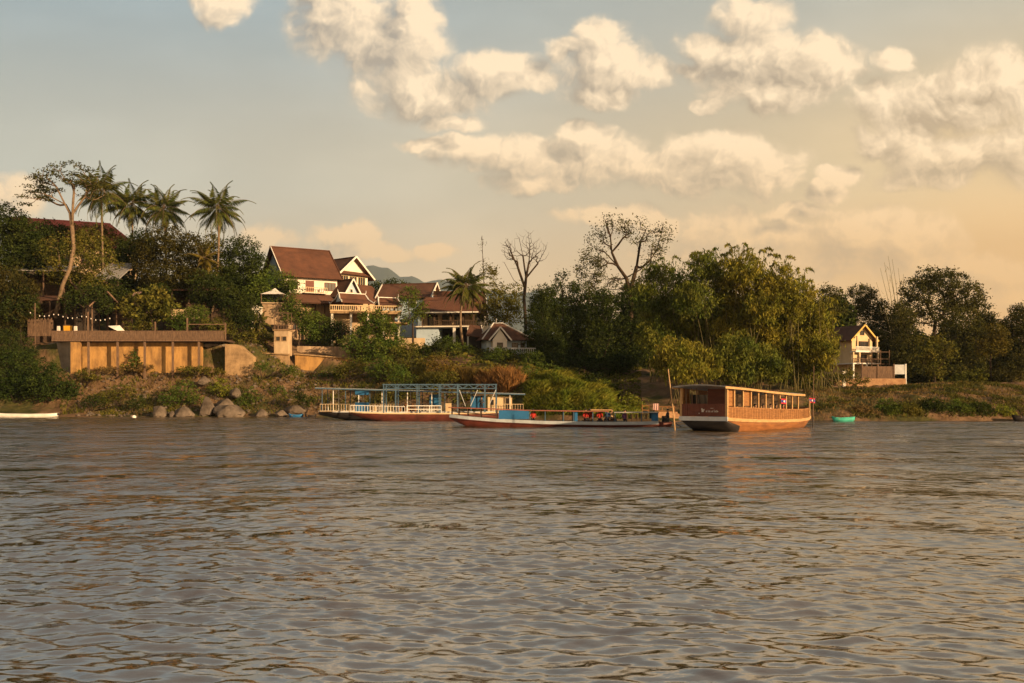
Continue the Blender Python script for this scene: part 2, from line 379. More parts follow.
# clear sky: physical sky, warmed by low sun and valley haze. s = how far round towards the sun
sky = N('ShaderNodeTexSky'); sky.sky_type = 'NISHITA'; sky.sun_disc = False
sky.sun_elevation = math.asin(SUN.z); sky.sun_rotation = math.atan2(SUN.x, SUN.y); sky.air_density = 1.6; sky.dust_density = 3.0; sky.ozone_density = 1.5
hs = Vector((SUN.x, SUN.y, 0)).normalized()
sd = N('ShaderNodeVectorMath'); sd.operation = 'DOT_PRODUCT'; sd.inputs[1].default_value = hs; L(tc.outputs['Generated'], sd.inputs[0])
s = sd.outputs['Value']
def ramp(x, stops):
    r = N('ShaderNodeValToRGB'); L(x, r.inputs[0]); e = r.color_ramp.elements
    r.color_ramp.interpolation = 'EASE'
    while len(e) < len(stops): e.new(0.5)
    for i, (p, c) in enumerate(stops):
        e[i].position = p; e[i].color = (*c, 1)
    return r.outputs[0]
el = math_node(nt, 'MAXIMUM', dz, 0.0)   # 0 at the horizon, 1 overhead
coolr = ramp(el, [(0.0, (0.44, 0.325, 0.215)), (0.09, (0.395, 0.31, 0.21)), (0.21, (0.262, 0.262, 0.230)), (0.375, (0.138, 0.188, 0.216)), (0.55, (0.10, 0.115, 0.118)), (1.0, (0.042, 0.05, 0.058))])
warmr = ramp(el, [(0.0, (0.54, 0.225, 0.052)), (0.1, (0.52, 0.27, 0.084)), (0.22, (0.44, 0.305, 0.155)), (0.375, (0.285, 0.268, 0.218)), (0.55, (0.14, 0.135, 0.12)), (1.0, (0.045, 0.05, 0.056))])
mixc = N('ShaderNodeMix'); mixc.data_type = 'RGBA'; L(maprange(nt, s, -0.92, -0.22, smooth=False), mixc.inputs[0]); L(coolr, mixc.inputs[6]); L(warmr, mixc.inputs[7])
glow = N('ShaderNodeMix'); glow.data_type = 'RGBA'; L(math_node(nt, 'MULTIPLY', maprange(nt, s, 0.1, 1.0), maprange(nt, dz, 0.6, 0.0)), glow.inputs[0]); L(mixc.outputs[2], glow.inputs[6]); glow.inputs[7].default_value = (0.6, 0.36, 0.17, 1)
nsc = N('ShaderNodeVectorMath'); nsc.operation = 'SCALE'; L(sky.outputs[0], nsc.inputs[0]); nsc.inputs['Scale'].default_value = 0.10
base = N('ShaderNodeMix'); base.data_type = 'RGBA'; base.inputs[0].default_value = 0.92; L(nsc.outputs[0], base.inputs[6]); L(glow.outputs[2], base.inputs[7])
# thin veil of uneven haze
vn = N('ShaderNodeTexNoise'); vn.noise_dimensions = '2D'; vn.inputs['Scale'].default_value = 3.2; vn.inputs['Detail'].default_value = 4
vm = N('ShaderNodeMapping'); vm.inputs['Scale'].default_value = (1, 2.6, 1); L(cp.outputs[0], vm.inputs[0]); L(vm.outputs[0], vn.inputs[0])
veil = N('ShaderNodeVectorMath'); veil.operation = 'SCALE'; L(base.outputs[2], veil.inputs[0]); L(maprange(nt, vn.outputs[0], 0.3, 0.7, 0.94, 1.07), veil.inputs['Scale'])
# clouds: sunlit cream and shaded tan, both tinted by the sky round them
cl = N('ShaderNodeMix'); cl.data_type = 'RGBA'; L(lit, cl.inputs[0])
shade = N('ShaderNodeMix'); shade.data_type = 'RGBA'; shade.inputs[0].default_value = 0.75; L(veil.outputs[0], shade.inputs[6]); shade.inputs[7].default_value = (0.215, 0.158, 0.110, 1)
L(shade.outputs[2], cl.inputs[6])
sun_c = N('ShaderNodeMix'); sun_c.data_type = 'RGBA'; L(maprange(nt, cv, 0.08, 0.3), sun_c.inputs[0]); sun_c.inputs[6].default_value = (0.57, 0.325, 0.125, 1); sun_c.inputs[7].default_value = (0.61, 0.465, 0.305, 1)
L(sun_c.outputs[2], cl.inputs[7])
fin = N('ShaderNodeMix'); fin.data_type = 'RGBA'
fade = maprange(nt, cv, 0.06, 0.26, 0.30, 0.86)
L(math_node(nt, 'MULTIPLY', math_node(nt, 'MULTIPLY', alpha, front), fade), fin.inputs[0]); L(veil.outputs[0], fin.inputs[6]); L(cl.outputs[2], fin.inputs[7])
bg = N('ShaderNodeBackground'); L(fin.outputs[2], bg.inputs[0]); bg.inputs[1].default_value = SKYK
bg0 = N('ShaderNodeBackground'); L(veil.outputs[0], bg0.inputs[0]); bg0.inputs[1].default_value = SKYK
msk = math_node(nt, 'MULTIPLY', math_node(nt, 'GREATER_THAN', dy, 0.2), math_node(nt, 'MULTIPLY', math_node(nt, 'LESS_THAN', cv, 0.62), math_node(nt, 'GREATER_THAN', dz, 0.0)))
mxs = N('ShaderNodeMixShader'); L(msk, mxs.inputs[0]); L(bg0.outputs[0], mxs.inputs[1]); L(bg.outputs[0], mxs.inputs[2])
wo = N('ShaderNodeOutputWorld'); L(mxs.outputs[0], wo.inputs[0])
w.cycles.sampling_method = 'MANUAL'; w.cycles.sample_map_resolution = 512

# ------------------------------------------------------------------ ground sheet
def ground_mat():
    m = bpy.data.materials.new('bank_earth'); m.use_nodes = True
    nt = m.node_tree; b = nt.nodes['Principled BSDF']; L = nt.links.new
    b.inputs['Roughness'].default_value = 0.95; b.inputs['Specular IOR Level'].default_value = 0.1
    tc = nt.nodes.new('ShaderNodeTexCoord')
    def nz(s, d=6):
        n = nt.nodes.new('ShaderNodeTexNoise'); n.inputs['Scale'].default_value = s; n.inputs['Detail'].default_value = d; n.inputs['Roughness'].default_value = 0.65
        L(tc.outputs['Object'], n.inputs[0]); return n.outputs[0]
    def rp(x, stops):
        r = nt.nodes.new('ShaderNodeValToRGB'); L(x, r.inputs[0]); e = r.color_ramp.elements
        while len(e) < len(stops): e.new(0.5)
        for i, (p, c) in enumerate(stops): e[i].position = p; e[i].color = (*c, 1)
        return r.outputs[0]
    earth = rp(nz(0.55), [(0.3, (0.10, 0.06, 0.033)), (0.5, (0.17, 0.105, 0.06)), (0.7, (0.25, 0.16, 0.09))])
    green = rp(nz(0.9), [(0.35, (0.045, 0.05, 0.016)), (0.65, (0.10, 0.09, 0.03))])
    mask = rp(nz(0.13, 4), [(0.47, (0, 0, 0)), (0.58, (1, 1, 1))])
    mx = nt.nodes.new('ShaderNodeMix'); mx.data_type = 'RGBA'; L(mask, mx.inputs[0]); L(earth, mx.inputs[6]); L(green, mx.inputs[7])
    L(mx.outputs[2], b.inputs['Base Color'])
    bp = nt.nodes.new('ShaderNodeBump'); bp.inputs['Strength'].default_value = 0.9; bp.inputs['Distance'].default_value = 0.35
    L(nz(1.6), bp.inputs['Height']); L(bp.outputs[0], b.inputs['Normal'])
    return m
def fbm(x, y, sc, oct=4, seed=0.0):
    out = np.empty(x.size); xr, yr = x.ravel(), y.ravel()
    for i in range(x.size):
        out[i] = noise.fractal((xr[i] * sc + seed, yr[i] * sc, seed), 0.8, 2.0, oct)
    return out.reshape(x.shape)
us = np.concatenate([[-2.0, -1.6, -1.2, -0.9, -0.75], np.linspace(-0.62, 0.62, 420), [0.75, 0.85]])
ds = np.concatenate([[-300, -40, 40, 90], np.arange(103, 132, 0.55), np.arange(132, 160, 0.8), np.arange(160, 220, 4), [230, 260, 300, 360, 450, 600, 900, 1500, 2600, 5000, 9600]])
U, D = np.meshgrid(us, ds)
Z = base_h(U, D)
X = U * np.maximum(D, 100.0)
sdist = D - shore(U)
nzv = fbm(X, D, 0.35, 4) * 0.42 + fbm(X, D, 0.09, 2, 5.0) * 0.5
rocky = np.clip(1 - np.abs(U + 0.28) / 0.2, 0, 1) * np.clip(sdist / 2, 0, 1) * np.clip((17 - sdist) / 4, 0, 1)
nzv += rocky * np.abs(fbm(X, D, 0.8, 3, 9.0)) * 0.9
Z = Z + nzv * np.clip((sdist + 0.5) / 3.5, 0.0, 1) * np.where(sdist > 60, 0.3, 1)
nr, nc = U.shape
idx = np.arange(nr * nc).reshape(nr, nc)
q = np.stack([idx[:-1, :-1], idx[:-1, 1:], idx[1:, 1:], idx[1:, :-1]], -1).reshape(-1, 4)
gnd = fast_mesh('ground', np.stack([X, D, Z], -1), q, ground_mat(), smooth=True)
tag(gnd, 'earth and rubble river bank rising to a terrace behind the water', 'river bank', kind='structure')
GX = X; GZ = Z
def ground_z(x, y):
    """height of the finished sheet"""
    d = max(y, 100.0); u = x / d
    i = min(max(np.searchsorted(ds, y) - 1, 0), nr - 2); j = min(max(np.searchsorted(us, u) - 1, 0), nc - 2)
    a = (y - ds[i]) / (ds[i + 1] - ds[i]); b = (u - us[j]) / (us[j + 1] - us[j])
    return float((Z[i, j] * (1 - b) + Z[i, j + 1] * b) * (1 - a) + (Z[i + 1, j] * (1 - b) + Z[i + 1, j + 1] * b) * a)
def ground_zv(x, y):
    return np.array([ground_z(a, b) for a, b in zip(x, y)])

# ------------------------------------------------------------------ river
def water_mat():
    m = bpy.data.materials.new('river_water'); m.use_nodes = True
    nt = m.node_tree; b = nt.nodes['Principled BSDF']; L = nt.links.new
    b.inputs['Base Color'].default_value = (0.080, 0.053, 0.024, 1)
    b.inputs['Roughness'].default_value = 0.07; b.inputs['IOR'].default_value = 4.6; b.inputs['Specular IOR Level'].default_value = 0.5
    tc = nt.nodes.new('ShaderNodeTexCoord')
    def nz(s, d, st, rot=0.0):
        mp = nt.nodes.new('ShaderNodeMapping'); mp.inputs['Scale'].default_value = st; mp.inputs['Rotation'].default_value = (0, 0, rot)
        L(tc.outputs['Object'], mp.inputs[0])
        n = nt.nodes.new('ShaderNodeTexNoise'); n.inputs['Scale'].default_value = s; n.inputs['Detail'].default_value = d; n.inputs['Roughness'].default_value = 0.5
        L(mp.outputs[0], n.inputs[0]); return n.outputs[0]
    a = math_node(nt, 'ADD', math_node(nt, 'MULTIPLY', nz(1.5, 3, (0.7, 1, 1), 0.25), 0.9), math_node(nt, 'MULTIPLY', nz(5.0, 4, (0.55, 1, 1), -0.2), 0.26))
    a = math_node(nt, 'MULTIPLY_ADD', nz(0.75, 3, (0.9, 0.4, 1), 0.05), 1.5, a)
    bp = nt.nodes.new('ShaderNodeBump'); bp.inputs['Strength'].default_value = 1.0; bp.inputs['Distance'].default_value = 0.36
    sy = nt.nodes.new('ShaderNodeSeparateXYZ'); L(tc.outputs['Object'], sy.inputs[0]); gust = maprange(nt, nz(0.22, 4, (0.8, 1, 1), 0.1), 0.35, 0.65, 0.55, 1.35); L(math_node(nt, 'MULTIPLY', maprange(nt, sy.outputs[1], 18.0, 75.0, 0.04, 0.13), gust), b.inputs['Roughness']); a = math_node(nt, 'MULTIPLY', a, gust); a = math_node(nt, 'MULTIPLY', a, maprange(nt, sy.outputs[1], 10.0, 60.0, 0.16, 1.0))
    L(a, bp.inputs['Height']); L(bp.outputs[0], b.inputs['Normal'])
    return m
def water_rows():
    r = [4.0]
    while r[-1] < 140:
        d = r[-1]; r.append(d + min(max(0.04, d * d / (F * H) * 0.5), 0.24))
    return np.array(r)
wr = water_rows()
wt = np.concatenate([[-1.6, -1.1, -0.8], np.linspace(-0.62, 0.62, 560), [0.8, 1.1]])
T, D2 = np.meshgrid(wt, wr); X2 = T * D2
Z2 = np.zeros_like(X2); rr = np.random.default_rng(5)
row_sp = np.gradient(wr)[:, None]; col_sp = D2 * (1.24 / 560)
patch = 0.75 + 0.5 * np.clip(fbm(X2[::6, ::6], D2[::6, ::6], 0.06, 2, 3.0) + 0.5, 0, 1)
patch = np.repeat(np.repeat(patch, 6, 0), 6, 1)[:X2.shape[0], :X2.shape[1]]
for i in range(120):
    lam = 0.15 * (3.0 / 0.15) ** (i / 119.0) * rr.uniform(.93, 1.07)
    th = R(262) + rr.normal() * 0.46
    k = 2 * math.pi / lam
    amp = 0.0032 * lam ** 0.64 * rr.uniform(.6, 1.4) * min(1.0, (0.62 / lam) ** 1.1)
    att = np.clip((lam / (2.4 * np.maximum(row_sp, col_sp)) - 1) / 1.0, 0, 1)
    ph = k * (X2 * math.cos(th) + D2 * math.sin(th)) + rr.uniform(0, 6.28)
    Z2 += amp * att * (np.sin(ph))
Z2 *= patch
for i in range(34):                                  # slow swell left by passing boats and the current
    lam = 2.6 * (10.0 / 2.6) ** (i / 33.0); k = 2 * math.pi / lam; th = R(258) + rr.normal() * 0.5
    Z2 += 0.0075 / k * rr.uniform(.5, 1.5) * np.sin(k * (X2 * math.cos(th) + D2 * math.sin(th)) + rr.uniform(0, 6.28))
Z2[:, :3] = 0; Z2[:, -2:] = 0; Z2[0, :] = 0
nr2, nc2 = X2.shape; idx = np.arange(nr2 * nc2).reshape(nr2, nc2)
q2 = np.stack([idx[:-1, :-1], idx[:-1, 1:], idx[1:, 1:], idx[1:, :-1]], -1).reshape(-1, 4)
v2 = np.stack([X2, D2, Z2], -1).reshape(-1, 3)
k0 = len(v2)
xl, xr_ = wt[0], wt[-1]
extra = np.array([(xl * 4, 4, 0), (xr_ * 4, 4, 0), (120, -280, 0), (-210, -280, 0), (xl * wr[-1], wr[-1], 0), (xr_ * wr[-1], wr[-1], 0), (-280, wr[-1], 0), (170, wr[-1], 0)])
q3 = np.array([(0, 3, 2, 1), (4, 6, 3, 0), (5, 1, 2, 7)]) + k0
riv = fast_mesh('river_water', np.concatenate([v2, extra]), np.concatenate([q2, q3]), water_mat(), smooth=True)
tag(riv, 'wide brown river with choppy wavelets reflecting the evening sky', 'river', kind='structure')

# ------------------------------------------------------------------ far mountains
def mountain(name, label, d, ridge, m):
    px = np.linspace(ridge[0][0], ridge[-1][0], 140)
    py = np.interp(px, [r[0] for r in ridge], [r[1] for r in ridge])
    rows = 24; V = []
    for j in range(rows):
        t = j / (rows - 1)
        for i in range(140):
            top = P(px[i], py[i] + noise.fractal((px[i] * 0.06, 3.1, 7.0), 0.9, 2, 4) * 2.0, d)
            f = math.sin(t * math.pi)
            y = d + (t - 0.5) * 2600
            z = -3 + (top.z + 3) * f + noise.fractal((top.x * 0.0016, y * 0.0016, 1.0), 0.8, 2, 5) * 110 * (1 - f) * f * 3
            V.append((top.x * (1 + (t - 0.5) * 0.1), y, z))
    ii = np.arange(rows * 140).reshape(rows, 140)
    qq = np.stack([ii[:-1, :-1], ii[:-1, 1:], ii[1:, 1:], ii[1:, :-1]], -1).reshape(-1, 4)
    o = fast_mesh(name, V, qq, m, smooth=True)
    tag(o, label, 'mountain', kind='structure')
FOREST = mat('forest_far', (0.05, 0.062, 0.045), (0.035, 0.042, 0.032), 0.02, 0.95)
mountain('mountain', 'blue hazy mountain with a flat shoulder far behind the gabled houses', 8600,
         [(250, 345), (300, 312), (335, 285), (358, 268), (374, 265), (388, 269), (400, 277), (412, 276), (425, 282), (440, 280), (455, 284), (480, 291), (505, 294), (535, 291), (560, 300), (600, 318), (660, 345)], FOREST)

# ------------------------------------------------------------------ haze
hz = bpy.data.materials.new('haze_air'); hz.use_nodes = True
hn = hz.node_tree; hn.nodes.clear()
ho = hn.nodes.new('ShaderNodeOutputMaterial'); hv = hn.nodes.new('ShaderNodeVolumePrincipled')
hv.inputs['Color'].default_value = (0.62, 0.80, 1.0, 1); hv.inputs['Density'].default_value = HAZE; hv.inputs['Anisotropy'].default_value = 0.0
hn.links.new(hv.outputs[0], ho.inputs['Volume'])
hb = MB().box(-19500, 8300, -320, 9900, -5, 1235).build('haze', hz)
tag(hb, 'pale evening haze in the air over the river valley', 'haze', kind='stuff')

scene.cycles.use_denoising = True
scene.cycles.denoiser = 'OPENIMAGEDENOISE'
scene.cycles.max_bounces = 6; scene.cycles.diffuse_bounces = 2; scene.cycles.glossy_bounces = 3; scene.cycles.transmission_bounces = 2; scene.cycles.volume_bounces = 0
scene.cycles.sample_clamp_indirect = 4
DENS = 1.55          # how thickly crowns are leaved
LEAF = 0.82
# ------------------------------------------------------------------ trees and plants
def grow(start, tips, rtip, rbase, steps=3, jit=0.07, up=0.25, branches=()):
    """limbs from a trunk polyline to every tip: each tip joins the nearest limb. returns nodes, parents, radii"""
    pos = [Vector(p) for p in start]; par = [i - 1 for i in range(len(pos))]
    path = [0.0]
    for i in range(1, len(pos)): path.append(path[-1] + (pos[i] - pos[i - 1]).length)
    ntr = len(pos); ends = []
    first = max(1, ntr // 3)
    top = pos[-1]
    for br in branches:
        i = min(range(ntr), key=lambda k: (pos[k] - Vector(br[0])).length); last = i
        for p in br[1:]:
            path.append(path[last] + (Vector(p) - pos[last]).length); pos.append(Vector(p)); par.append(last); last = len(pos) - 1
    nbr = len(pos)
    for t in sorted((Vector(t) for t in tips), key=lambda t: (t - top).length):
        A = np.array(pos); dv = np.array(t) - A
        cost = np.linalg.norm(dv, axis=1) + 0.22 * np.array(path) + np.maximum(0, -dv[:, 2]) * 1.2
        cost[:first] += 1e6
        i = int(np.argmin(cost)); a = pos[i]; ln = (t - a).length; last = i
        for k in range(1, steps + 1):
            f = k / steps; p = a.lerp(t, f) + Vector((0, 0, -ln * up * math.sin(f * math.pi) * 0.35))
            if k < steps: p += Vector((random.gauss(0, jit), random.gauss(0, jit), random.gauss(0, jit))) * ln * 0.5
            pos.append(p); par.append(last); path.append(path[last] + ln / steps); last = len(pos) - 1
        ends.append(last)
    cnt = [0.0] * len(pos)
    for e in ends:
        i = e
        while i >= 0: cnt[i] += 1; i = par[i]
    rad = [rtip * max(c, 1) ** 0.52 for c in cnt]
    for i in range(ntr):
        f = i / max(1, ntr - 1); rad[i] = max(rad[i] * 0.8, rbase * (1 - 0.5 * f)) if ntr > 1 else rbase
    for i in range(ntr, nbr): rad[i] = max(rad[i], rbase * .22)
    for i in range(ntr, len(pos)): rad[i] = min(rad[i], rad[par[i]] * (0.86 if i < nbr else 0.92))
    return pos, par, rad, ends, ntr
def limb_mesh(pos, par, rad, n=5, only=None):
    kids = {}
    for i, p in enumerate(par): kids.setdefault(p, []).append(i)
    mb = MB(); stack = [(None, 0)]
    while stack:
        prev, i = stack.pop()
        ch = [i] if prev is None else [prev, i]
        cur = i
        while cur in kids:
            ks = sorted(kids[cur], key=lambda k: -rad[k])
            for k in ks[1:]: stack.append((cur, k))
            cur = ks[0]; ch.append(cur)
        if len(ch) > 1:
            r = [rad[k] for k in ch]
            if prev is not None: r[0] = min(r[0], r[1] * 1.1)
            r[-1] *= 0.5
            mb.tube([pos[k] for k in ch], r, n)
    return mb

def lobe_points(lobes, dens, gap=0.0, clump=0.65, per=16, fill=0.25):
    """leaf points gathered in clumps spread over (and a little through) the lobes"""
    out = []
    for c, r in lobes:
        area = 4 * math.pi * ((r[0] * r[1]) ** 1.6 / 3 + (r[0] * r[2]) ** 1.6 / 3 + (r[1] * r[2]) ** 1.6 / 3) ** (1 / 1.6)
        n = max(5, int(area * dens * DENS))
        d = unit(rng.normal(size=(n, 3)))
        rad = np.where(rng.random(n) < fill, rng.uniform(0.2, 0.75, n), rng.uniform(0.72, 1.08, n))
        cc = np.array(c) + d * rad[:, None] * np.array(r)
        keep = np.ones(n, bool)
        if gap > 0:
            nv = np.array([noise.noise(Vector(p) * 0.55) for p in cc]); keep = nv > (-0.62 + gap)
        cc = cc[keep]
        k = (per * (0.5 + rng.random(len(cc)))).astype(int) + 1
        cen = np.repeat(cc, k, 0); sz = np.repeat(clump * (0.5 + 0.9 * rng.random(len(cc))), k)[:, None]
        out.append(cen + rng.normal(size=cen.shape) * sz * np.array([.5, .5, .36]))
    return np.concatenate(out)

TREE_NAMES = {}
def tree(label, d, base_px, lobes, m, name='leafy_tree', cat='tree', group=None, leaf=(0.42, 0.2), dens=1.5, per=15, clump=0.7,
         gap=0.25, tips=16, trunk_r=0.2, rtip=0.035, base_py=None, trunk=None, bark=BARK, droop=0.3, depth=0.85, pad=None, fill=0.25, extra_tips=None, twig_steps=3, branches=()):
    if base_py is None:
        x = (base_px - 512) / F * d; b = Vector((x, d, ground_z(x, d) - 0.15))
    else:
        b = P(base_px, base_py, d)
    LB = []
    for (px, py, rx, ry) in lobes:
        c = P(px, py, d); sx, sz = rx / F * d, ry / F * d
        c.y += random.uniform(-0.5, 0.5) * sx
        LB.append((c, (sx, max(sx, sz) * depth, sz)))
    root = thing(name, label, cat, b, 0, group)
    mean = sum((c for c, r in LB), Vector()) / len(LB); low = min(c.z - r[2] * 0.4 for c, r in LB)
    if trunk:
        tr = [b] + [P(px, py, d) + Vector((0, random.gauss(0, .25), 0)) for px, py in trunk]
    else:
        top = Vector((b.x + (mean.x - b.x) * 0.6, b.y + (mean.y - b.y) * .5, max(b.z + 0.8, min(low, mean.z))))
        tr = [b, b.lerp(top, .35) + Vector((random.gauss(0, .12), 0, 0)), b.lerp(top, .7) + Vector((random.gauss(0, .12), 0, 0)), top]
    pts = []
    for c, r in LB:
        for _ in range(max(2, tips // len(LB))):
            dv = Vector(rng.normal(size=3)).normalized(); f = random.uniform(.35, .92)
            pts.append(c + Vector((dv.x * r[0], dv.y * r[1], dv.z * r[2])) * f)
    if extra_tips: pts += [P(px, py, d + random.gauss(0, 1.2)) for px, py in extra_tips]
    pos, par, rad, ends, ntr = grow([p - b for p in tr], [p - b for p in pts], rtip, trunk_r, steps=twig_steps, branches=[[P(px, py, d) + Vector((0, random.gauss(0, .5), 0)) - b for px, py in br] for br in branches])
    limb_mesh(pos, par, rad).build('trunk', bark, root, True)
    if m is not None:
        if pad:
            e = np.array([pos[i] for i in ends]); k = rng.poisson(pad[0], len(e))
            cpt = np.repeat(e, k, 0) + rng.normal(size=(k.sum(), 3)) * np.array(pad[1])
        else:
            cpt = lobe_points([(c - b, r) for c, r in LB], dens, gap, clump, per, fill)
        leaves('crown', cpt, leaf[0] * LEAF, leaf[1] * LEAF, m, root, droop)
    return root

def bush(label, d, lobes, m, name='bush', group=None, leaf=(0.3, 0.14), dens=2.2, per=14, clump=0.42, gap=0.1, droop=0.1, cat='bush', stems=7):
    LB = []
    for (px, py, rx, ry) in lobes:
        c = P(px, py, d); sx, sz = rx / F * d, ry / F * d
        c.y += random.uniform(-0.2, 0.5) * sx; LB.append((c, (sx, max(sx * .8, sz * .8), sz)))
    x = LB[0][0].x; b = Vector((x, d, ground_z(x, d) - 0.1))
    root = thing(name, label, cat, b, 0, group)
    mb = MB()
    for c, r in LB:
        for _ in range(max(2, stems // len(LB))):
            e = c + Vector((random.uniform(-.7, .7) * r[0], random.uniform(-.6, .6) * r[1], random.uniform(-.2, .6) * r[2]))
            g = b + Vector((random.uniform(-.06, .06), random.uniform(-.05, .05), 0))
            mb.tube([g - b, g.lerp(e, .5) - b + Vector((random.gauss(0, .1), 0, .1)), e - b], [.05, .035, .015], 4)
    mb.build('stem', BARK, root, True)
    leaves('foliage', lobe_points([(c - b, r) for c, r in LB], dens, gap * .6, clump, per, .3), leaf[0] * LEAF, leaf[1] * LEAF, m, root, droop)
    return root

def palm(label, d, base_px, crown_px, crown_py, size_px, m=LEAF_PALM, bend=0.0, n=34, name='coconut_palm', group=None, base_py=None, r=0.17, drop=0.72, seed=1):
    rs = random.Random(seed)
    c = P(crown_px, crown_py, d); x = (base_px - 512) / F * d
    b = Vector((x, d, ground_z(x, d) - .2)) if base_py is None else P(base_px, base_py, d)
    root = thing(name, label, 'palm tree', b, 0, group)
    t = c - b; tr = [Vector((t.x * f + bend * math.sin(f * math.pi), 0, t.z * f)) for f in [i / 9 for i in range(10)]]
    MB().tube(tr, [r * (1.25 - .5 * i / 9) for i in range(10)], 7).build('trunk', BARK_PALE, root, True)
    Ln = size_px * 1.3 / F * d; V, Q = [], []; mb = MB()
    for i in range(n):
        az = 2.4 * i + rs.uniform(-.5, .5); f = i / (n - 1)
        e0 = R(80 - 135 * f ** 0.85 + rs.uniform(-9, 9)); ln = Ln * rs.uniform(.82, 1.08) * (0.8 + .2 * math.sin(f * 3))
        p = t.copy(); pts = [p.copy()]; e = e0; st = 15
        for k in range(st):
            e -= R(5.2 + 2.6 * rs.random()) * drop * (0.4 + k / st)
            p = p + Vector((math.cos(az) * math.cos(e), math.sin(az) * math.cos(e), math.sin(e))) * ln / st; pts.append(p.copy())
        mb.tube(pts, [.045 * (1 - .8 * k / st) for k in range(st + 1)], 3)
        for k in range(2, st):
            dr = (pts[k + 1] - pts[k - 1]).normalized(); side = Vector((-math.sin(az), math.cos(az), 0))
            for half in (0, .33, .66):
                q = pts[k].lerp(pts[k + 1], half); g = (k + half) / st
                L = ln * .245 * math.sin(min(1, .25 + g) * math.pi * .9 + .25) + .12
                for sgn in (-1, 1):
                    dv = (dr * .55 + side * sgn * .8 + Vector((0, 0, -.45 - .25 * rs.random()))).normalized()
                    wv = dr * .075; k0 = len(V)
                    V += [q - wv, q + dv * L * .5 + wv - dv * 0, q + dv * L + Vector((0, 0, -.12 * L)), q + dv * L * .45 - wv]
                    Q.append((k0, k0 + 1, k0 + 2, k0 + 3))
    crown = fast_mesh('crown', V, Q, m, root)
    mb.build('frond_stalk', BARK_PALE, crown)
    return root

def culm_spray(V, p, dv, ln, rs):
    pass
def bamboo(label, d, base_px, plumes, tips, m, group='bamboo clumps on the bank behind the orange boat', base_spread=1.3, leafn=60, seed=0, per=26, dens=1.15, name='bamboo_clump', clump=0.8):
    """culms arching from one root into the plumes (px,py,rx,ry) and to the feathery tips (px,py)"""
    rs = random.Random(seed)
    x = (base_px - 512) / F * d; b = Vector((x, d, ground_z(x, d) - .1))
    root = thing(name, label, 'bamboo', b, 0, group)
    mb = MB(); pts = []; dirs = []
    def culm(end, over, leaf_from, nl, droopy):
        o = Vector((rs.gauss(0, base_spread), rs.gauss(0, base_spread), 0)); e = end - b
        mid = Vector((o.x + (e.x - o.x) * .38, o.y + (e.y - o.y) * .38, e.z * .72))
        path = []
        for k in range(11):
            f = k / 10; path.append(o * (1 - f) ** 2 + mid * 2 * f * (1 - f) + e * f * f)
        h = Vector((e.x - o.x, e.y - o.y, 0)); h = h.normalized() if h.length > .1 else Vector((1, 0, 0))
        for k in range(3):
            path.append(path[-1] + h * over * .33 + Vector((0, 0, -over * (.02 + .12 * k))))
        mb.tube(path, [.05 * (1 - .85 * k / 13) for k in range(14)], 4)
        for _ in range(nl):
            f = leaf_from + (1 - leaf_from) * rs.random() ** .7; q = f * 13; i = min(12, int(q)); pp = path[i].lerp(path[i + 1], q - i)
            s = droopy * (1.15 - f)
            pts.append((pp.x + rs.gauss(0, s), pp.y + rs.gauss(0, s), pp.z - abs(rs.gauss(0, s * .9))))
    for (px, py, rx, ry) in plumes:
        c = P(px, py, d + rs.uniform(-3.0, 2.0)); sx, sz = rx / F * d, ry / F * d
        for _ in range(4):
            culm(c + Vector((rs.uniform(-.7, .7) * sx, rs.uniform(-.6, .6) * sx, sz * rs.uniform(.2, .9))), sx * .7, .55, leafn, .5)
        lp = lobe_points([((c - b), (sx, sx * .9, sz))], dens, .2, clump, per, .2)
        pts += [tuple(q) for q in lp]
    for (px, py) in tips:
        culm(P(px, py, d + rs.uniform(-2, 2.5)), rs.uniform(.8, 1.6), .6, int(leafn * 1.0), .34)
    mb.build('culm', CULM, root, True)
    c = np.array(pts); n = len(c); dd = rng.normal(size=(n, 3)) * .5; dd[:, 2] = -np.abs(dd[:, 2]) - .55
    leaves('foliage', c, .52, .13, m, root, 0, unit(dd))
    return root

# left terrace ------------------------------------------------------
tree('dark rounded tree at the far left, rising above the garden roofs', 152, 14, [(8, 226, 22, 20), (28, 240, 16, 20), (0, 250, 22, 25), (18, 264, 22, 18), (36, 262, 12, 14)], LEAF_DARK, dens=1.9, leaf=(.42, .22))
tree('dark tree with hanging foliage at the left edge beside the restaurant terrace', 145, 8, [(8, 288, 22, 20), (24, 312, 13, 22), (6, 325, 20, 20), (30, 290, 10, 12)], leafmat('leaf_deep_olive', (0.042, 0.042, 0.013)), dens=1.7, droop=1.1, leaf=(.55, .16), name='hanging_tree')
tree('umbrella-shaped tree with flat sparse pads of leaves on bare orange limbs', 147, 55,
     [(60, 178, 34, 14), (42, 190, 16, 12), (82, 180, 18, 12), (96, 188, 12, 10)], LEAF_DUSK, name='flame_tree', base_py=318,
     trunk=[(58, 302), (63, 285), (70, 268), (73, 248), (72, 228), (70, 216)], trunk_r=.34, rtip=.042, bark=BARK_PALE, tips=44, leaf=(.42, .22), pad=(52, (.62, .5, .13)), droop=0, twig_steps=3, branches=[[(72, 228), (69, 212), (62, 203), (52, 197), (42, 193)], [(72, 228), (73, 205), (73, 192), (69, 180)], [(70, 216), (78, 206), (85, 196), (91, 184)], [(62, 203), (56, 186), (48, 178)]],
     extra_tips=[(30, 186), (24, 196), (26, 204), (34, 178), (44, 170), (52, 166), (62, 164), (72, 163), (80, 166), (88, 170), (40, 196), (54, 190), (98, 176), (104, 182), (92, 200), (58, 176), (66, 180), (74, 174), (30, 192), (46, 182), (86, 196)])
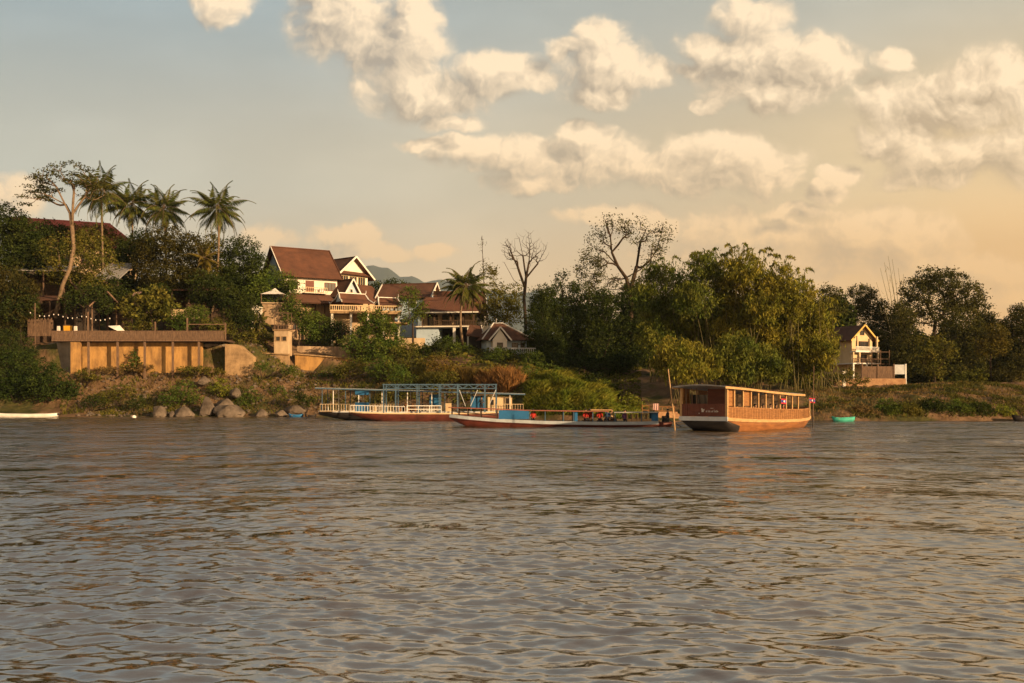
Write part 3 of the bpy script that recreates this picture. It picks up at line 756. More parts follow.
tree('thin olive tree with pale bare branches below the umbrella-shaped tree', 149, 84, [(62, 250, 20, 14), (88, 244, 18, 16), (102, 262, 18, 16), (75, 272, 22, 14), (48, 262, 14, 16), (96, 285, 16, 12)], LEAF_OLIVE, dens=.85, gap=.42, tips=40, bark=BARK_PALE, rtip=.035, name='thin_tree', base_py=322)
tree('broad olive tree between the palm trunks over the cream balustrade', 155, 172, [(165, 246, 26, 20), (147, 264, 16, 20), (190, 256, 20, 22), (166, 280, 26, 16), (196, 282, 18, 16)], leafmat('leaf_shade_olive', (.046, .047, .014)), dens=1.8, base_py=312, trunk_r=.26)
tree('tall dark tree just right of the rightmost coconut palm', 157, 240, [(241, 254, 19, 18), (256, 268, 11, 18), (236, 284, 18, 20), (226, 266, 12, 15), (254, 292, 10, 12)], LEAF_DARK, dens=1.9, base_py=318)
tree('dark tree in front of the maroon roof end, left of the broad olive tree', 158, 126, [(126, 258, 13, 16), (118, 284, 14, 12), (136, 288, 12, 16)], LEAF_DARK, dens=1.5, base_py=318)
tree('small tree with big drooping leaves above the middle of the long deck', 146, 152, [(150, 300, 18, 12), (134, 308, 14, 12), (166, 308, 12, 12)], LEAF_OLIVE, leaf=(.6, .3), dens=1.1, tips=18, base_py=330, name='small_tree')
G = 'shrubs along the long deck'
bush('round shrub over the deck railing, below the cream balustrade', 146, [(180, 320, 16, 10), (196, 314, 13, 10)], LEAF_GREEN, 'shrub', G)
bush('dark shrub on the deck below the tall dark tree', 146, [(234, 305, 14, 16), (246, 318, 12, 12)], LEAF_DARK, 'shrub', G)
bush('straggly shrub at the right end of the long deck', 145, [(214, 326, 14, 9), (228, 330, 10, 8)], LEAF_OLIVE, 'shrub', G, gap=.35)
bush('low shrub on the deck just right of the white parasol', 146, [(134, 325, 10, 9), (148, 322, 10, 9)], LEAF_OLIVE, 'shrub', G, gap=.35)
bush('big green bush on the waterside bank in the far left corner', 137, [(14, 372, 24, 22), (46, 382, 22, 19), (68, 390, 11, 11), (4, 394, 18, 10), (32, 394, 22, 10)], leafmat('leaf_shaded_bush', (.028, .048, .012), (.05, .07, .016)), 'large_bush', dens=2.4, clump=.55, leaf=(.36, .18))  # leaf colour darkened to carry the shade this bush stands in
bush('dark shrub wall filling the slope left of the grey return wall', 141, [(12, 345, 22, 16), (30, 356, 12, 10)], LEAF_DARK, 'large_bush', dens=2, clump=.55)
palm('tallest coconut palm, leftmost of the palm group, beside the umbrella-shaped tree', 158, 104, 101, 190, 33, n=34, seed=3, base_py=310, group='coconut palms above the left terrace')
palm('second coconut palm from the left with yellowing lower fronds', 161, 134, 132, 204, 29, n=34, seed=5, base_py=310, group='coconut palms above the left terrace')
palm('third coconut palm from the left, just over the broad olive tree', 160, 168, 164, 207, 30, n=34, seed=8, base_py=310, group='coconut palms above the left terrace')
palm('rightmost coconut palm of the left group, standing clear against the sky', 156, 212, 218, 207, 31, n=34, seed=13, bend=.5, base_py=312, group='coconut palms above the left terrace')
palm('small yellow-green palm tucked between the broad olive tree and the tall dark tree', 153, 202, 205, 258, 16, leafmat('leaf_yellow_palm', (.10, .09, .018)), n=16, seed=21, base_py=310, name='young_palm', r=.1)
palm('short feathery palm in the garden left of the small guard hut', 147, 259, 259, 321, 15, leafmat('leaf_lit_palm', (.075, .08, .02)), n=16, seed=31, base_py=345, name='young_palm', r=.12)
# among the houses ---------------------------------------------------
tree('green tree against the left gable of the big white house', 156, 276, [(270, 276, 10, 9), (284, 282, 12, 10), (276, 290, 10, 7), (294, 288, 8, 8)], LEAF_GREEN, dens=1.8, base_py=318, leaf=(.36, .18))
tree('tall leafy garden tree just behind the small guard hut', 150, 300, [(294, 304, 9, 10), (303, 318, 10, 11), (308, 328, 8, 8), (287, 312, 8, 10)], LEAF_GREEN, dens=1.9, base_py=350, leaf=(.34, .18))
tree('small round dark tree against the stained wall under the pavilion', 151, 336, [(332, 326, 9, 8), (342, 331, 9, 9), (334, 337, 8, 7)], LEAF_DARK, dens=2, base_py=352, leaf=(.3, .16))
tree('dark green tree in front of the balcony villa', 147, 376, [(374, 322, 17, 12), (390, 336, 14, 13), (364, 338, 12, 12), (380, 350, 22, 12), (398, 348, 10, 10)], LEAF_GREEN, dens=1.8, base_py=365)
tree('dark tree behind the two small pavilions under the mountain', 178, 372, [(360, 296, 9, 8), (376, 290, 11, 8), (394, 287, 12, 8), (406, 290, 8, 7)], LEAF_DARK, dens=1.7, base_py=315)
tree('slim tree with a light trunk in front of the pale blue wall', 148, 414, [(410, 298, 11, 10), (418, 310, 9, 10), (408, 316, 8, 8)], LEAF_GREEN, dens=1.7, base_py=352, leaf=(.34, .17), tips=14)
palm('lone coconut palm standing right of the red-roofed veranda house', 151, 463, 466, 285, 27, n=34, seed=17, bend=-.6, base_py=345)
tree('olive bushy tree behind the little temple house', 160, 498, [(490, 275, 8, 9), (496, 295, 15, 14), (506, 316, 15, 16), (485, 312, 14, 14), (514, 296, 9, 16)], LEAF_OLIVE, dens=1.3, gap=.35, tips=22)
bush('pale green shrub at the foot of the lone coconut palm', 147, [(448, 345, 12, 9), (462, 350, 14, 8), (432, 352, 10, 8)], LEAF_GREEN, 'shrub', None)
# bank below the houses ------------------------------------------------
G = 'scrub bushes on the bank below the houses'
for lb, d, lo, m in [('brown-green bush left of the moored ferry roof, under the retaining wall', 138, [(352, 366, 14, 8), (340, 372, 8, 6)], LEAF_OLIVE),
                     ('deep green bush above the left half of the moored ferry roof', 136, [(380, 366, 16, 13), (396, 372, 12, 9)], LEAF_GREEN),
                     ('light olive bush above the blue boat frame, under the pale blue wall', 136, [(412, 362, 14, 11), (424, 370, 12, 10)], LEAF_OLIVE),
                     ('yellowish bush beside the dry reeds, under the veranda house', 134, [(438, 366, 15, 11), (450, 372, 12, 9)], leafmat('leaf_yellow_scrub', (.12, .095, .025))),
                     ('green bush below the little temple house', 142, [(500, 356, 16, 8), (520, 358, 12, 9)], LEAF_GREEN),
                     ('green bush right below the little temple house at the wood edge', 138, [(534, 362, 12, 12), (522, 370, 12, 8)], LEAF_GREEN),
                     ('leafy bush in front of the dark wood, above the grassy mound', 132, [(548, 372, 14, 9), (560, 376, 10, 7)], LEAF_GREEN),
                     ('dark low bush left of the sandy footpath', 122, [(606, 385, 12, 9), (596, 380, 10, 8), (614, 394, 9, 7)], LEAF_DARK)]:
    bush(lb, d, lo, m, 'scrub_bush', G)
G = 'green bushes between the reeds and the mound'
for lb, d, lo, m in [('bright green bush behind the left part of the moored ferry roof', 131, [(402, 378, 12, 8), (414, 382, 9, 6)], LEAF_GREEN), ('olive bush in front of the tan reeds above the blue frame', 128, [(448, 378, 12, 7), (436, 382, 9, 6)], LEAF_OLIVE),
                     ('bright green bush between dry reeds and grassy mound', 127, [(528, 376, 12, 10), (540, 382, 10, 7)], LEAF_GREEN), ('feathery green bush on top of the grassy mound', 128, [(566, 381, 12, 6), (580, 382, 8, 5)], LEAF_GRASS),
                     ('leafy bush on the slope under the pale blue base wall', 138, [(400, 354, 12, 8), (412, 350, 8, 7)], LEAF_OLIVE), ('green bush at the left foot of the retaining wall', 141, [(330, 376, 10, 5), (318, 380, 8, 4)], LEAF_GREEN),
                     ('rounded green bush on the shore between the mound and the footpath', 117, [(630, 402, 10, 7), (640, 405, 8, 5)], LEAF_GRASS)]:
    bush(lb, d, lo, m, 'green_bush', G)
# dark wood in the middle ---------------------------------------------
G = 'dark trees of the wood between temple house and bamboo'
tree('leftmost dark tree of the wood, right behind the little temple house', 152, 544, [(545, 297, 15, 13), (538, 322, 15, 20), (548, 348, 17, 22), (532, 345, 12, 18)], LEAF_DARK, group=G, dens=1.7)
tree('second dark tree of the wood, under the vine-hung snag', 156, 576, [(578, 296, 16, 13), (566, 318, 16, 18), (586, 325, 16, 20), (574, 352, 22, 20)], LEAF_DARK, group=G, dens=1.6)
tree('third dark tree of the wood, at the foot of the big crooked tree', 152, 606, [(604, 302, 15, 13), (612, 328, 18, 18), (596, 335, 14, 18), (606, 360, 20, 17)], LEAF_DARK, group=G, dens=1.6)
tree('rightmost dark tree of the wood, touching the bamboo', 154, 638, [(634, 298, 14, 13), (642, 324, 17, 20), (630, 345, 14, 18), (646, 360, 20, 16)], LEAF_DARK, group=G, dens=1.6)
tree('low leafy tree filling the front of the dark wood above the footpath', 142, 590, [(584, 366, 18, 12), (560, 364, 14, 12), (610, 368, 14, 10)], LEAF_DARK, group=G, dens=1.7)
tree('slender dark sapling standing out above the wood left of the vine-hung snag', 158, 563, [(563, 276, 6, 5), (558, 284, 6, 5), (567, 288, 7, 7)], LEAF_DARK, dens=1.2, gap=.4, name='sapling', trunk_r=.09)
tree('bare leafless tree with fine upright twigs above the temple house', 166, 526, [(522, 252, 20, 22), (538, 250, 10, 16), (508, 250, 8, 14)], None, name='bare_tree', trunk_r=.2, rtip=.02, tips=240, bark=BARK, base_py=330,
     trunk=[(525, 312), (524, 298), (525, 288), (526, 278), (529, 262)], branches=[[(529, 262), (530, 246), (528, 232)], [(525, 288), (518, 268), (511, 252), (505, 242)], [(526, 278), (538, 263), (546, 248)], [(526, 278), (523, 256), (519, 238)], [(525, 288), (514, 280), (504, 262)]], extra_tips=[(500, 242), (503, 250), (508, 238), (516, 232), (524, 229), (534, 230), (541, 240), (548, 242), (549, 252), (546, 258), (538, 264), (502, 262), (510, 268)])
tree('big crooked tree with sparse leaf tufts towering over the wood', 160, 630, [(611, 226, 17, 11), (600, 240, 15, 14), (641, 236, 17, 18), (662, 236, 10, 16), (598, 262, 14, 9), (628, 230, 14, 10), (650, 266, 16, 14), (638, 286, 16, 12), (612, 282, 14, 10), (656, 250, 10, 10)], LEAF_DUSK, name='crooked_tree', trunk_r=.42, rtip=.036, tips=150, base_py=335,
     trunk=[(631, 310), (630, 292), (626, 278), (618, 266), (612, 252)], pad=(17, (.6, .6, .45)), leaf=(.46, .21), twig_steps=3, branches=[[(618, 266), (605, 252), (597, 251)], [(611, 255), (618, 245), (623, 238), (631, 232)], [(612, 252), (610, 236), (605, 222)], [(626, 278), (640, 270), (650, 261), (658, 249), (660, 237), (663, 227)], [(630, 292), (637, 266), (640, 242), (646, 230)]],
     extra_tips=[(655, 262), (662, 248), (666, 238), (668, 228), (664, 222), (672, 232), (648, 258), (592, 246), (590, 236), (604, 218), (612, 217), (622, 224), (594, 258), (606, 284), (642, 222), (630, 222), (650, 240), (598, 228), (588, 242)])
tree('dead snag hung with dark vines left of the big crooked tree', 159, 590, [(586, 258, 7, 8), (581, 272, 8, 8), (597, 270, 7, 12), (592, 284, 9, 8)], LEAF_DUSK, name='vine_snag', dens=1.2, gap=.35, trunk_r=.14, leaf=(.36, .17), base_py=330)
tree('thin wispy stem rising above the olive tree near the lone coconut palm', 160, 483, [(482, 245, 4, 8), (484, 262, 5, 6)], LEAF_DUSK, name='sapling', dens=.5, gap=.4, per=5, trunk_r=.06, rtip=.02, trunk=[(484, 285), (483, 265), (482, 236)], leaf=(.3, .12), base_py=325)

G = 'fill trees behind the dark wood'
for i, (lb, d, bx, lobes) in enumerate([('background tree just right of the bare leafless tree, behind the wood', 176, 556, [(552, 305, 20, 16), (556, 335, 22, 25)]),
        ('background tree behind the middle of the dark wood', 178, 598, [(592, 308, 22, 18), (600, 340, 24, 25)]),
        ('background tree behind the dark wood next to the bamboo', 176, 640, [(636, 300, 22, 18), (642, 335, 26, 28)])]):
    tree(lb, d, bx, lobes, LEAF_DARK, group=G, dens=1.2, gap=.1, name='background_tree', leaf=(.55, .28))
G = 'undergrowth bushes of the wood and the right bank'
for lb, d, lo, m in [('undergrowth bush in the dark wood right of the temple house', 140, [(536, 374, 16, 10), (552, 366, 14, 12)], LEAF_DARK), ('undergrowth bush in the middle of the dark wood', 143, [(578, 372, 18, 10), (600, 368, 16, 12)], LEAF_DARK),
                     ('undergrowth bush at the head of the sandy footpath', 141, [(622, 362, 18, 10), (608, 370, 9, 7)], LEAF_DARK), ('undergrowth bush between footpath and bamboo', 139, [(672, 362, 16, 12), (688, 366, 14, 8)], LEAF_DARK),
                     ('undergrowth bush under the middle bamboo, hidden by the orange boat roof', 136, [(725, 372, 20, 14), (748, 376, 18, 12)], LEAF_DARK), ('undergrowth bush right of the orange boat roof under the bamboo', 134, [(780, 376, 20, 14), (802, 384, 16, 9)], LEAF_DARK),
                     ('undergrowth bush left of the gate pillar', 140, [(822, 378, 14, 12)], LEAF_DUSK), ('undergrowth thicket right of the brick terrace wall', 165, [(918, 374, 14, 12), (938, 380, 14, 9)], LEAF_DUSK),
                     ('undergrowth thicket below the dense dark right-bank tree', 160, [(956, 376, 16, 11), (974, 384, 12, 7)], LEAF_DUSK), ('undergrowth thicket at the right edge under the trees', 163, [(1000, 382, 16, 9), (1022, 382, 16, 10)], LEAF_DUSK),
                     ('thicket behind the narrow white house below the plumed tree', 178, [(880, 350, 14, 20), (896, 366, 14, 16), (868, 360, 12, 18)], LEAF_DUSK)]:
    bush(lb, d, lo, m, 'undergrowth_bush', G, leaf=(.42, .22), clump=.6, dens=1.9)
G = 'garden trees around the left houses'
for lb, d, bx, lobes, m in [('garden tree covering the left half of the maroon roof', 165, 40, [(46, 232, 18, 11), (30, 242, 16, 16), (60, 238, 16, 12), (56, 258, 16, 14)], LEAF_DARK), ('garden tree before the right half of the maroon roof', 166, 104, [(102, 238, 18, 12), (86, 236, 16, 10), (118, 250, 14, 14), (92, 256, 18, 14)], LEAF_OLIVE),
                         ('garden tree behind the dining pavilion', 153, 70, [(66, 280, 16, 10), (82, 288, 18, 10), (100, 296, 14, 12)], LEAF_OLIVE), ('garden tree over the garden hut roof', 150, 210, [(206, 284, 16, 12), (220, 298, 16, 12), (200, 300, 12, 10)], LEAF_DARK),
                         ('garden tree right of the pinkish awning', 149, 160, [(158, 296, 14, 12), (148, 310, 16, 12)], LEAF_DARK), ('garden tree left of the white gazebo', 155, 256, [(250, 300, 12, 14), (258, 288, 10, 12)], LEAF_GREEN),
                         ('low garden tree on the slope under the balcony villa', 145, 352, [(350, 344, 10, 9), (362, 352, 12, 9)], LEAF_GREEN), ('low garden tree at the corner of the pale blue base', 146, 430, [(428, 352, 14, 8), (440, 344, 8, 8)], LEAF_DARK)]:
    tree(lb, d, bx, lobes, m, group=G, dens=1.5, name='garden_tree', gap=.15)
for lb, d, bx, lobes, m in [('garden tree filling the space below the second coconut palm', 160, 136, [(138, 240, 14, 12), (128, 252, 12, 12), (146, 252, 14, 12)], LEAF_DARK), ('garden tree between the broad olive tree and the tall dark tree', 158, 214, [(212, 246, 13, 12), (204, 262, 14, 12), (218, 276, 13, 12)], LEAF_OLIVE),
                         ('garden tree covering the tin hut wall', 151, 112, [(112, 288, 13, 10), (122, 300, 14, 12), (104, 302, 10, 8)], LEAF_DARK), ('garden tree over the right end of the long deck', 147, 236, [(232, 296, 14, 12), (246, 306, 13, 12), (240, 322, 14, 10)], LEAF_DARK),
                         ('garden tree right in front of the dining hall posts', 144.5, 22, [(22, 296, 13, 10), (14, 312, 12, 14), (30, 306, 9, 10)], LEAF_DARK), ('garden tree against the big white house skirt roof', 153, 262, [(262, 284, 11, 11), (256, 296, 12, 11), (268, 300, 10, 10)], LEAF_GREEN),
                         ('garden tree before the stained wall under the big white house', 152.5, 318, [(316, 322, 10, 10), (322, 334, 11, 10), (310, 336, 8, 8)], LEAF_GREEN), ('garden tree standing before the dining pavilion on the deck', 143.5, 84, [(82, 297, 11, 8), (70, 301, 9, 9), (96, 292, 11, 8), (104, 304, 8, 9)], LEAF_DARK), ('garden tree behind the sloping concrete wall', 146, 250, [(252, 334, 12, 9), (242, 340, 9, 7), (262, 340, 9, 8)], LEAF_OLIVE)]:
    tree(lb, d, bx, lobes, m, group=G, dens=1.5, name='garden_tree', gap=.12)
LBF = []
for px in range(528, 1040, 17):
    LBF.append((P(px, 362 + 8 * math.sin(px * .13), 205 + 6 * math.sin(px)), (3.6, 3.0, 5.2 + 1.5 * math.sin(px * .7))))
for px in range(-10, 300, 16):
    LBF.append((P(px, 300 + 7 * math.sin(px * .21), 172 + 3 * math.sin(px)), (3.0, 2.5, 3.6)))
for px in range(640, 850, 15):
    LBF.append((P(px, 330 + 6 * math.sin(px * .3), 178 + 5 * math.sin(px)), (3.4, 3.0, 5.5)))
o = leaves('far_wood', lobe_points(LBF, 1.3, .05, .9, 14, .3), .7, .4, LEAF_DARK); tag(o, 'dim mass of undergrowth and wood closing the gaps behind the bank trees', 'wood', kind='stuff')
# bamboo -------------------------------------------------------------
bamboo('dark green bamboo clump at the left end of the bamboo stand', 132, 668, [(662, 280, 18, 16), (648, 300, 15, 16), (668, 312, 20, 18), (655, 335, 18, 16), (684, 290, 16, 18)], [(656, 262), (664, 258), (674, 256), (646, 280), (684, 262), (690, 256)], LEAF_BAMBOO_GREEN, seed=2)
bamboo('olive bamboo clump left of the middle with a loose feathery top', 129, 708, [(704, 268, 17, 16), (694, 300, 20, 17), (716, 285, 18, 18), (706, 325, 20, 18), (690, 322, 16, 15)], [(700, 252), (708, 250), (716, 248), (694, 254), (722, 254), (727, 252)], LEAF_BAMBOO_GREEN, seed=3)
bamboo('tallest golden bamboo clump in the middle of the stand', 127, 748, [(742, 268, 19, 15), (734, 292, 20, 16), (758, 285, 20, 18), (745, 314, 22, 15), (728, 330, 18, 18), (765, 308, 18, 16)], [(738, 246), (744, 243), (752, 248), (734, 250), (760, 250), (768, 254), (766, 248), (776, 254), (788, 256), (730, 244)], LEAF_BAMBOO, seed=4)
bamboo('golden bamboo clump right of the middle leaning over the orange boat', 126, 790, [(780, 285, 18, 18), (796, 300, 18, 18), (784, 318, 20, 16), (806, 325, 17, 20), (786, 345, 20, 18), (768, 340, 18, 18)], [(778, 262), (790, 264), (798, 268), (804, 276), (812, 280), (806, 268)], LEAF_BAMBOO, seed=5)
bamboo('bamboo clump with a ragged edge beside the narrow white house', 125, 818, [(815, 312, 14, 18), (824, 334, 14, 18), (812, 352, 16, 18), (828, 355, 10, 14), (806, 370, 16, 14)], [(818, 290), (826, 298), (832, 312), (812, 286)], LEAF_BAMBOO, seed=6)
bamboo('low drooping bamboo clump at the front left above the orange boat roof', 119, 690, [(674, 352, 16, 13), (694, 358, 18, 14), (708, 366, 14, 14), (684, 372, 20, 10), (664, 362, 12, 12)], [(672, 336), (690, 342)], LEAF_BAMBOO, seed=7)
bamboo('low dark bamboo clump behind the orange boat roof', 121, 750, [(738, 352, 18, 16), (760, 360, 18, 15), (742, 374, 18, 10), (722, 366, 14, 14), (776, 370, 14, 12)], [(746, 330)], LEAF_BAMBOO_GREEN, seed=8)
# right bank -----------------------------------------------------------
G = 'trees behind the right bank'
tree('small dark tree between the bamboo and the narrow white house', 152, 834, [(832, 295, 12, 10), (826, 310, 12, 12), (838, 308, 10, 10)], LEAF_DUSK, group=G, dens=1.5, gap=.3)
tree('dark plumed tree directly behind the narrow white house', 190, 868, [(860, 294, 13, 9), (870, 306, 13, 12), (856, 312, 12, 12), (876, 322, 12, 16), (864, 338, 14, 16)], LEAF_DUSK, group=G, dens=1.4, gap=.3, droop=.9, leaf=(.6, .18))
tree('dark tree closing the gap between the white house and the bare bamboo poles', 186, 888, [(886, 312, 12, 12), (894, 328, 13, 16), (882, 342, 12, 16), (898, 352, 12, 16)], LEAF_DUSK, group=G, dens=1.6)
tree('tall dark tree rising at the very right edge of the river bank', 178, 1030, [(1022, 312, 10, 9), (1034, 320, 16, 18), (1014, 326, 12, 12), (1030, 345, 16, 20)], LEAF_DUSK, group=G, dens=1.6)
tree('dark tree filling the skyline between the largest tree and the round olive crown', 184, 984, [(984, 322, 12, 12), (992, 340, 12, 16), (976, 338, 12, 14)], LEAF_DUSK, group=G, dens=1.6)
mb_root = thing('bare_bamboo', 'cluster of bare leaning bamboo poles behind the wall of the white house', 'bamboo', P(897, 384, 180))
mb = MB(); rs = random.Random(4)
for (x1, y1) in [(884, 262), (888, 256), (892, 259), (880, 268), (898, 268), (903, 274), (876, 282), (890, 275)]:
    e = P(x1, y1, 180 + rs.uniform(-1, 1)) - P(897, 384, 180); o = Vector((rs.uniform(-.6, .6), rs.uniform(-.5, .5), 0))
    mb.tube([o.lerp(e, f) + Vector((.9 * math.sin(f * 3.1), 0, 0)) for f in (0, .25, .5, .75, 1)], [.07, .06, .055, .04, .02], 4)
    for k in range(5):
        q = o.lerp(e, rs.uniform(.5, .95)); mb.tube([q, q + Vector((rs.uniform(-.8, .8), 0, rs.uniform(.3, 1.2)))], [.025, .01], 3)
mb.build('culm', CULM, mb_root)
tree('largest tree on the right bank with an open airy crown', 182, 930, [(928, 278, 16, 11), (944, 284, 20, 14), (916, 292, 18, 14), (962, 296, 20, 16), (974, 312, 14, 18), (940, 312, 22, 16), (910, 314, 16, 18)], LEAF_DUSK, group=G, dens=1.15, gap=.36, tips=44, rtip=.06, trunk_r=.4, base_py=388, leaf=(.5, .24))
tree('dense dark tree under the open crown of the largest right-bank tree', 172, 956, [(960, 325, 22, 18), (972, 345, 18, 20), (948, 345, 16, 20), (960, 366, 22, 16)], LEAF_DUSK, group=G, dens=1.5)
tree('tall dark tree draped with creepers left of the largest right-bank tree', 174, 904, [(902, 318, 12, 16), (908, 340, 13, 20), (900, 360, 12, 20), (914, 366, 12, 16)], LEAF_DUSK, group=G, dens=1.6, droop=.9)
tree('olive feathery tree standing in front of the dark right-bank trees', 156, 934, [(932, 344, 14, 10), (944, 352, 12, 10), (926, 358, 13, 11), (936, 368, 12, 10)], LEAF_OLIVE, group=G, dens=1.5, gap=.3)
tree('round bright olive crown on a leaning trunk near the right edge', 160, 990, [(992, 334, 12, 10), (998, 342, 12, 12), (986, 346, 12, 10)], leafmat('leaf_bright_olive', (.085, .08, .018)), group=G, dens=1.8, base_py=388)
tree('dark tree at the right edge behind the round olive crown', 176, 1016, [(1012, 330, 12, 14), (1022, 322, 14, 14), (1018, 350, 16, 18), (1004, 360, 12, 16), (1034, 345, 16, 24)], LEAF_DUSK, group=G, dens=1.6)
tree('low leafy tree below the right edge trees', 158, 1012, [(1010, 374, 12, 10), (1022, 366, 12, 14), (996, 378, 10, 8)], leafmat('leaf_shade_olive', (.05, .055, .015)), group=G, dens=1.6)
tree('small dark tree filling the gap left of the round olive crown', 165, 978, [(978, 356, 10, 14), (974, 372, 12, 12), (984, 376, 10, 10)], LEAF_DUSK, group=G, dens=1.6)
palm('far small palm peeping over the right-bank trees', 200, 990, 990, 322, 14, LEAF_DUSK, n=18, seed=41, base_py=388, group=None)
bush('broad-leaved bush at the foot of the right-bank trees', 150, [(966, 382, 14, 9), (978, 376, 8, 8), (950, 386, 10, 6)], leafmat('leaf_lit_green', (.08, .095, .02)), 'scrub_bush', None, leaf=(.45, .26))
bush('leafy bush covering the corner of the terrace wall of the white house', 133, [(850, 374, 10, 7), (838, 378, 9, 7), (858, 382, 10, 4)], LEAF_OLIVE, 'scrub_bush', None)
G = 'grassy hedges along the right waterline'
for i, (lb, px, py, rx, ry, m) in enumerate([('straw-coloured grassy hedge just right of the green boat', 862, 412, 12, 6, LEAF_STRAW), ('first green hedge of the right waterline, below the white house wall', 888, 409, 12, 8, LEAF_GREEN),
                           ('brown-tipped hedge between two greener ones on the right waterline', 908, 411, 12, 8, LEAF_OLIVE), ('tallest green hedge of the right waterline', 934, 409, 14, 10, LEAF_DARK),
                           ('rounded green hedge right of the tallest one', 958, 410, 13, 9, LEAF_GREEN), ('dark small hedge under the round olive crown', 980, 411, 11, 8, LEAF_DARK), ('last low hedge before the dark skiff at the right edge', 1002, 412, 11, 6, LEAF_GRASS)]):
    bush(lb, 109.2, [(px, py, rx, ry * 1.15), (px + rx * .6, py + 2, rx * .8, ry * .8)], m, 'hedge', G, leaf=(.42, .11), droop=-.5, dens=3.4)
G = 'weeds and bushes among the boulders of the left bank'
for lb, d, lo, m in [('bright green bush behind the pair of big boulders', 134.5, [(182, 392, 15, 12), (170, 398, 12, 8), (194, 402, 10, 8)], LEAF_GREEN), ('green weed tuft above the largest boulder', 135.5, [(216, 386, 12, 9), (226, 392, 8, 6)], LEAF_GRASS),
                     ('dark weed right of the largest boulder', 134, [(250, 398, 10, 12), (242, 404, 7, 7)], LEAF_GREEN), ('small weed below the guard hut', 136, [(278, 392, 9, 7), (286, 398, 7, 5)], LEAF_GREEN),
                     ('weed patch under the sloping concrete wall', 139, [(262, 366, 9, 5), (290, 370, 10, 6)], LEAF_GREEN), ('dark weed beside the moored ferry bow', 131, [(306, 402, 9, 7), (298, 396, 8, 6)], LEAF_DARK),
                     ('brown weed on the bank below the ochre deck wall', 136, [(120, 392, 14, 8), (104, 398, 12, 6)], LEAF_OLIVE), ('dark weed between the far-left bush and the small boulder', 134, [(92, 402, 12, 7), (136, 402, 10, 6)], LEAF_DARK),
                     ('brown weed at the foot of the deck posts', 139.5, [(110, 370, 20, 4), (140, 368, 14, 4)], LEAF_STRAW), ('green creeper climbing the ochre deck wall between two posts', 140.6, [(134, 358, 5, 9), (128, 368, 9, 4), (138, 366, 8, 4)], LEAF_GREEN), ('dry bush hiding the foot of the bright ochre pier', 138.6, [(84, 374, 9, 6), (94, 378, 9, 4)], LEAF_OLIVE), ('brown weed under the right end of the deck', 139.5, [(196, 370, 18, 4), (214, 372, 10, 4)], LEAF_OLIVE)]:
    bush(lb, d, lo, m, 'weed_bush', G, leaf=(.28, .12), clump=.3)

G = 'bushes on the right bank slope'
for lb, d, lo, m in [('olive bush low on the right bank above the turquoise skiff', 115, [(838, 402, 10, 6), (848, 404, 8, 5)], LEAF_OLIVE), ('straw-brown bush halfway up the right bank below the white house', 120, [(862, 398, 10, 5), (872, 400, 8, 4)], LEAF_STRAW),
                     ('green bush on the right bank right of the stone landing', 122, [(900, 399, 11, 6), (912, 401, 8, 4)], LEAF_GREEN), ('olive bush high on the right bank under the olive feathery tree', 132, [(932, 393, 13, 5), (946, 395, 9, 4)], LEAF_OLIVE),
                     ('green bush on the right bank slope under the broad-leaved bush', 126, [(968, 398, 13, 6), (982, 400, 9, 5)], LEAF_GREEN), ('olive bush on the right bank slope at the right edge', 124, [(1006, 400, 12, 6), (1020, 398, 9, 6)], LEAF_OLIVE)]:
    bush(lb, d, lo, m, 'slope_bush', G)
# reeds, grass and ground cover -----------------------------------------
def blades(name, x, y, z, h, m, parent=None, wid=.07, lean=.35, bias=(0, 0)):
    n = len(x); a = rng.uniform(0, 6.283, n); hh = h * rng.uniform(.55, 1.25, n); wd = wid * rng.uniform(.6, 1.3, n)
    lx = rng.normal(0, lean, n) * hh + bias[0] * hh; ly = rng.normal(0, lean, n) * hh + bias[1] * hh
    b = np.stack([x, y, z], 1); sx = np.stack([np.cos(a) * wd, np.sin(a) * wd, 0 * a], 1)
    mid = b + np.stack([lx * .3, ly * .3, hh * .6], 1); top = b + np.stack([lx, ly, hh * .92], 1)
    v = np.stack([b - sx, b + sx, mid + sx * .7, top, mid - sx * .7], 1)
    return fast_mesh(name, v, np.arange(5 * n), m, parent, n=5)
for lb, (px, d, w_, h_), m in [('tall rust-coloured dry reeds in a rounded clump above the ferry stern', (499, 127, 2.9, 2.9), LEAF_DRY),
                               ('smaller rust-coloured reed clump at the right end of the dry reeds', (510, 125, 1.6, 2.8), LEAF_DRY),
                               ('yellow-brown reed clump left of the tall rust-coloured one', (470, 130, 1.9, 2.6), leafmat('leaf_tan_reed', (.12, .095, .03))),
                               ('olive reed clump above the blue frame of the pontoon boat', (430, 131, 2.2, 2.0), leafmat('leaf_olive_reed', (.085, .09, .025)))]:
    n = 2600; x0 = (px - 512) / F * d; rr_ = np.sqrt(rng.random(n)) * w_; aa = rng.uniform(0, 6.28, n)
    x = x0 + rr_ * np.cos(aa); y = d + rr_ * np.sin(aa) * .7; z = ground_zv(x, y)
    o = blades('reed_clump', x, y, z - .1, h_ * (1 - .45 * (rr_ / w_) ** 2), m, None, .05, .3)
    tag(o, lb, 'reeds', 'dry reed clumps on the bank')
def scatter(pxa, pxb, s0, s1, n):
    u = (rng.uniform(pxa, pxb, n) - 512) / F; d = shore(u) + s0 + (s1 - s0) * rng.random(n); x = u * d
    return x, d
x, y = scatter(524, 612, .6, 15, 26000); z = ground_zv(x, y)
nv = np.array([noise.noise(Vector((a * .5, b * .5, 0))) for a, b in zip(x, y)])
o = blades('mound_grass', x, y, z - .05, .75 + .5 * nv, LEAF_GRASS, None, .06, .45, (.25, -.5)); tag(o, 'long green grass combed over the rounded mound behind the thin boat', 'grass', kind='stuff')
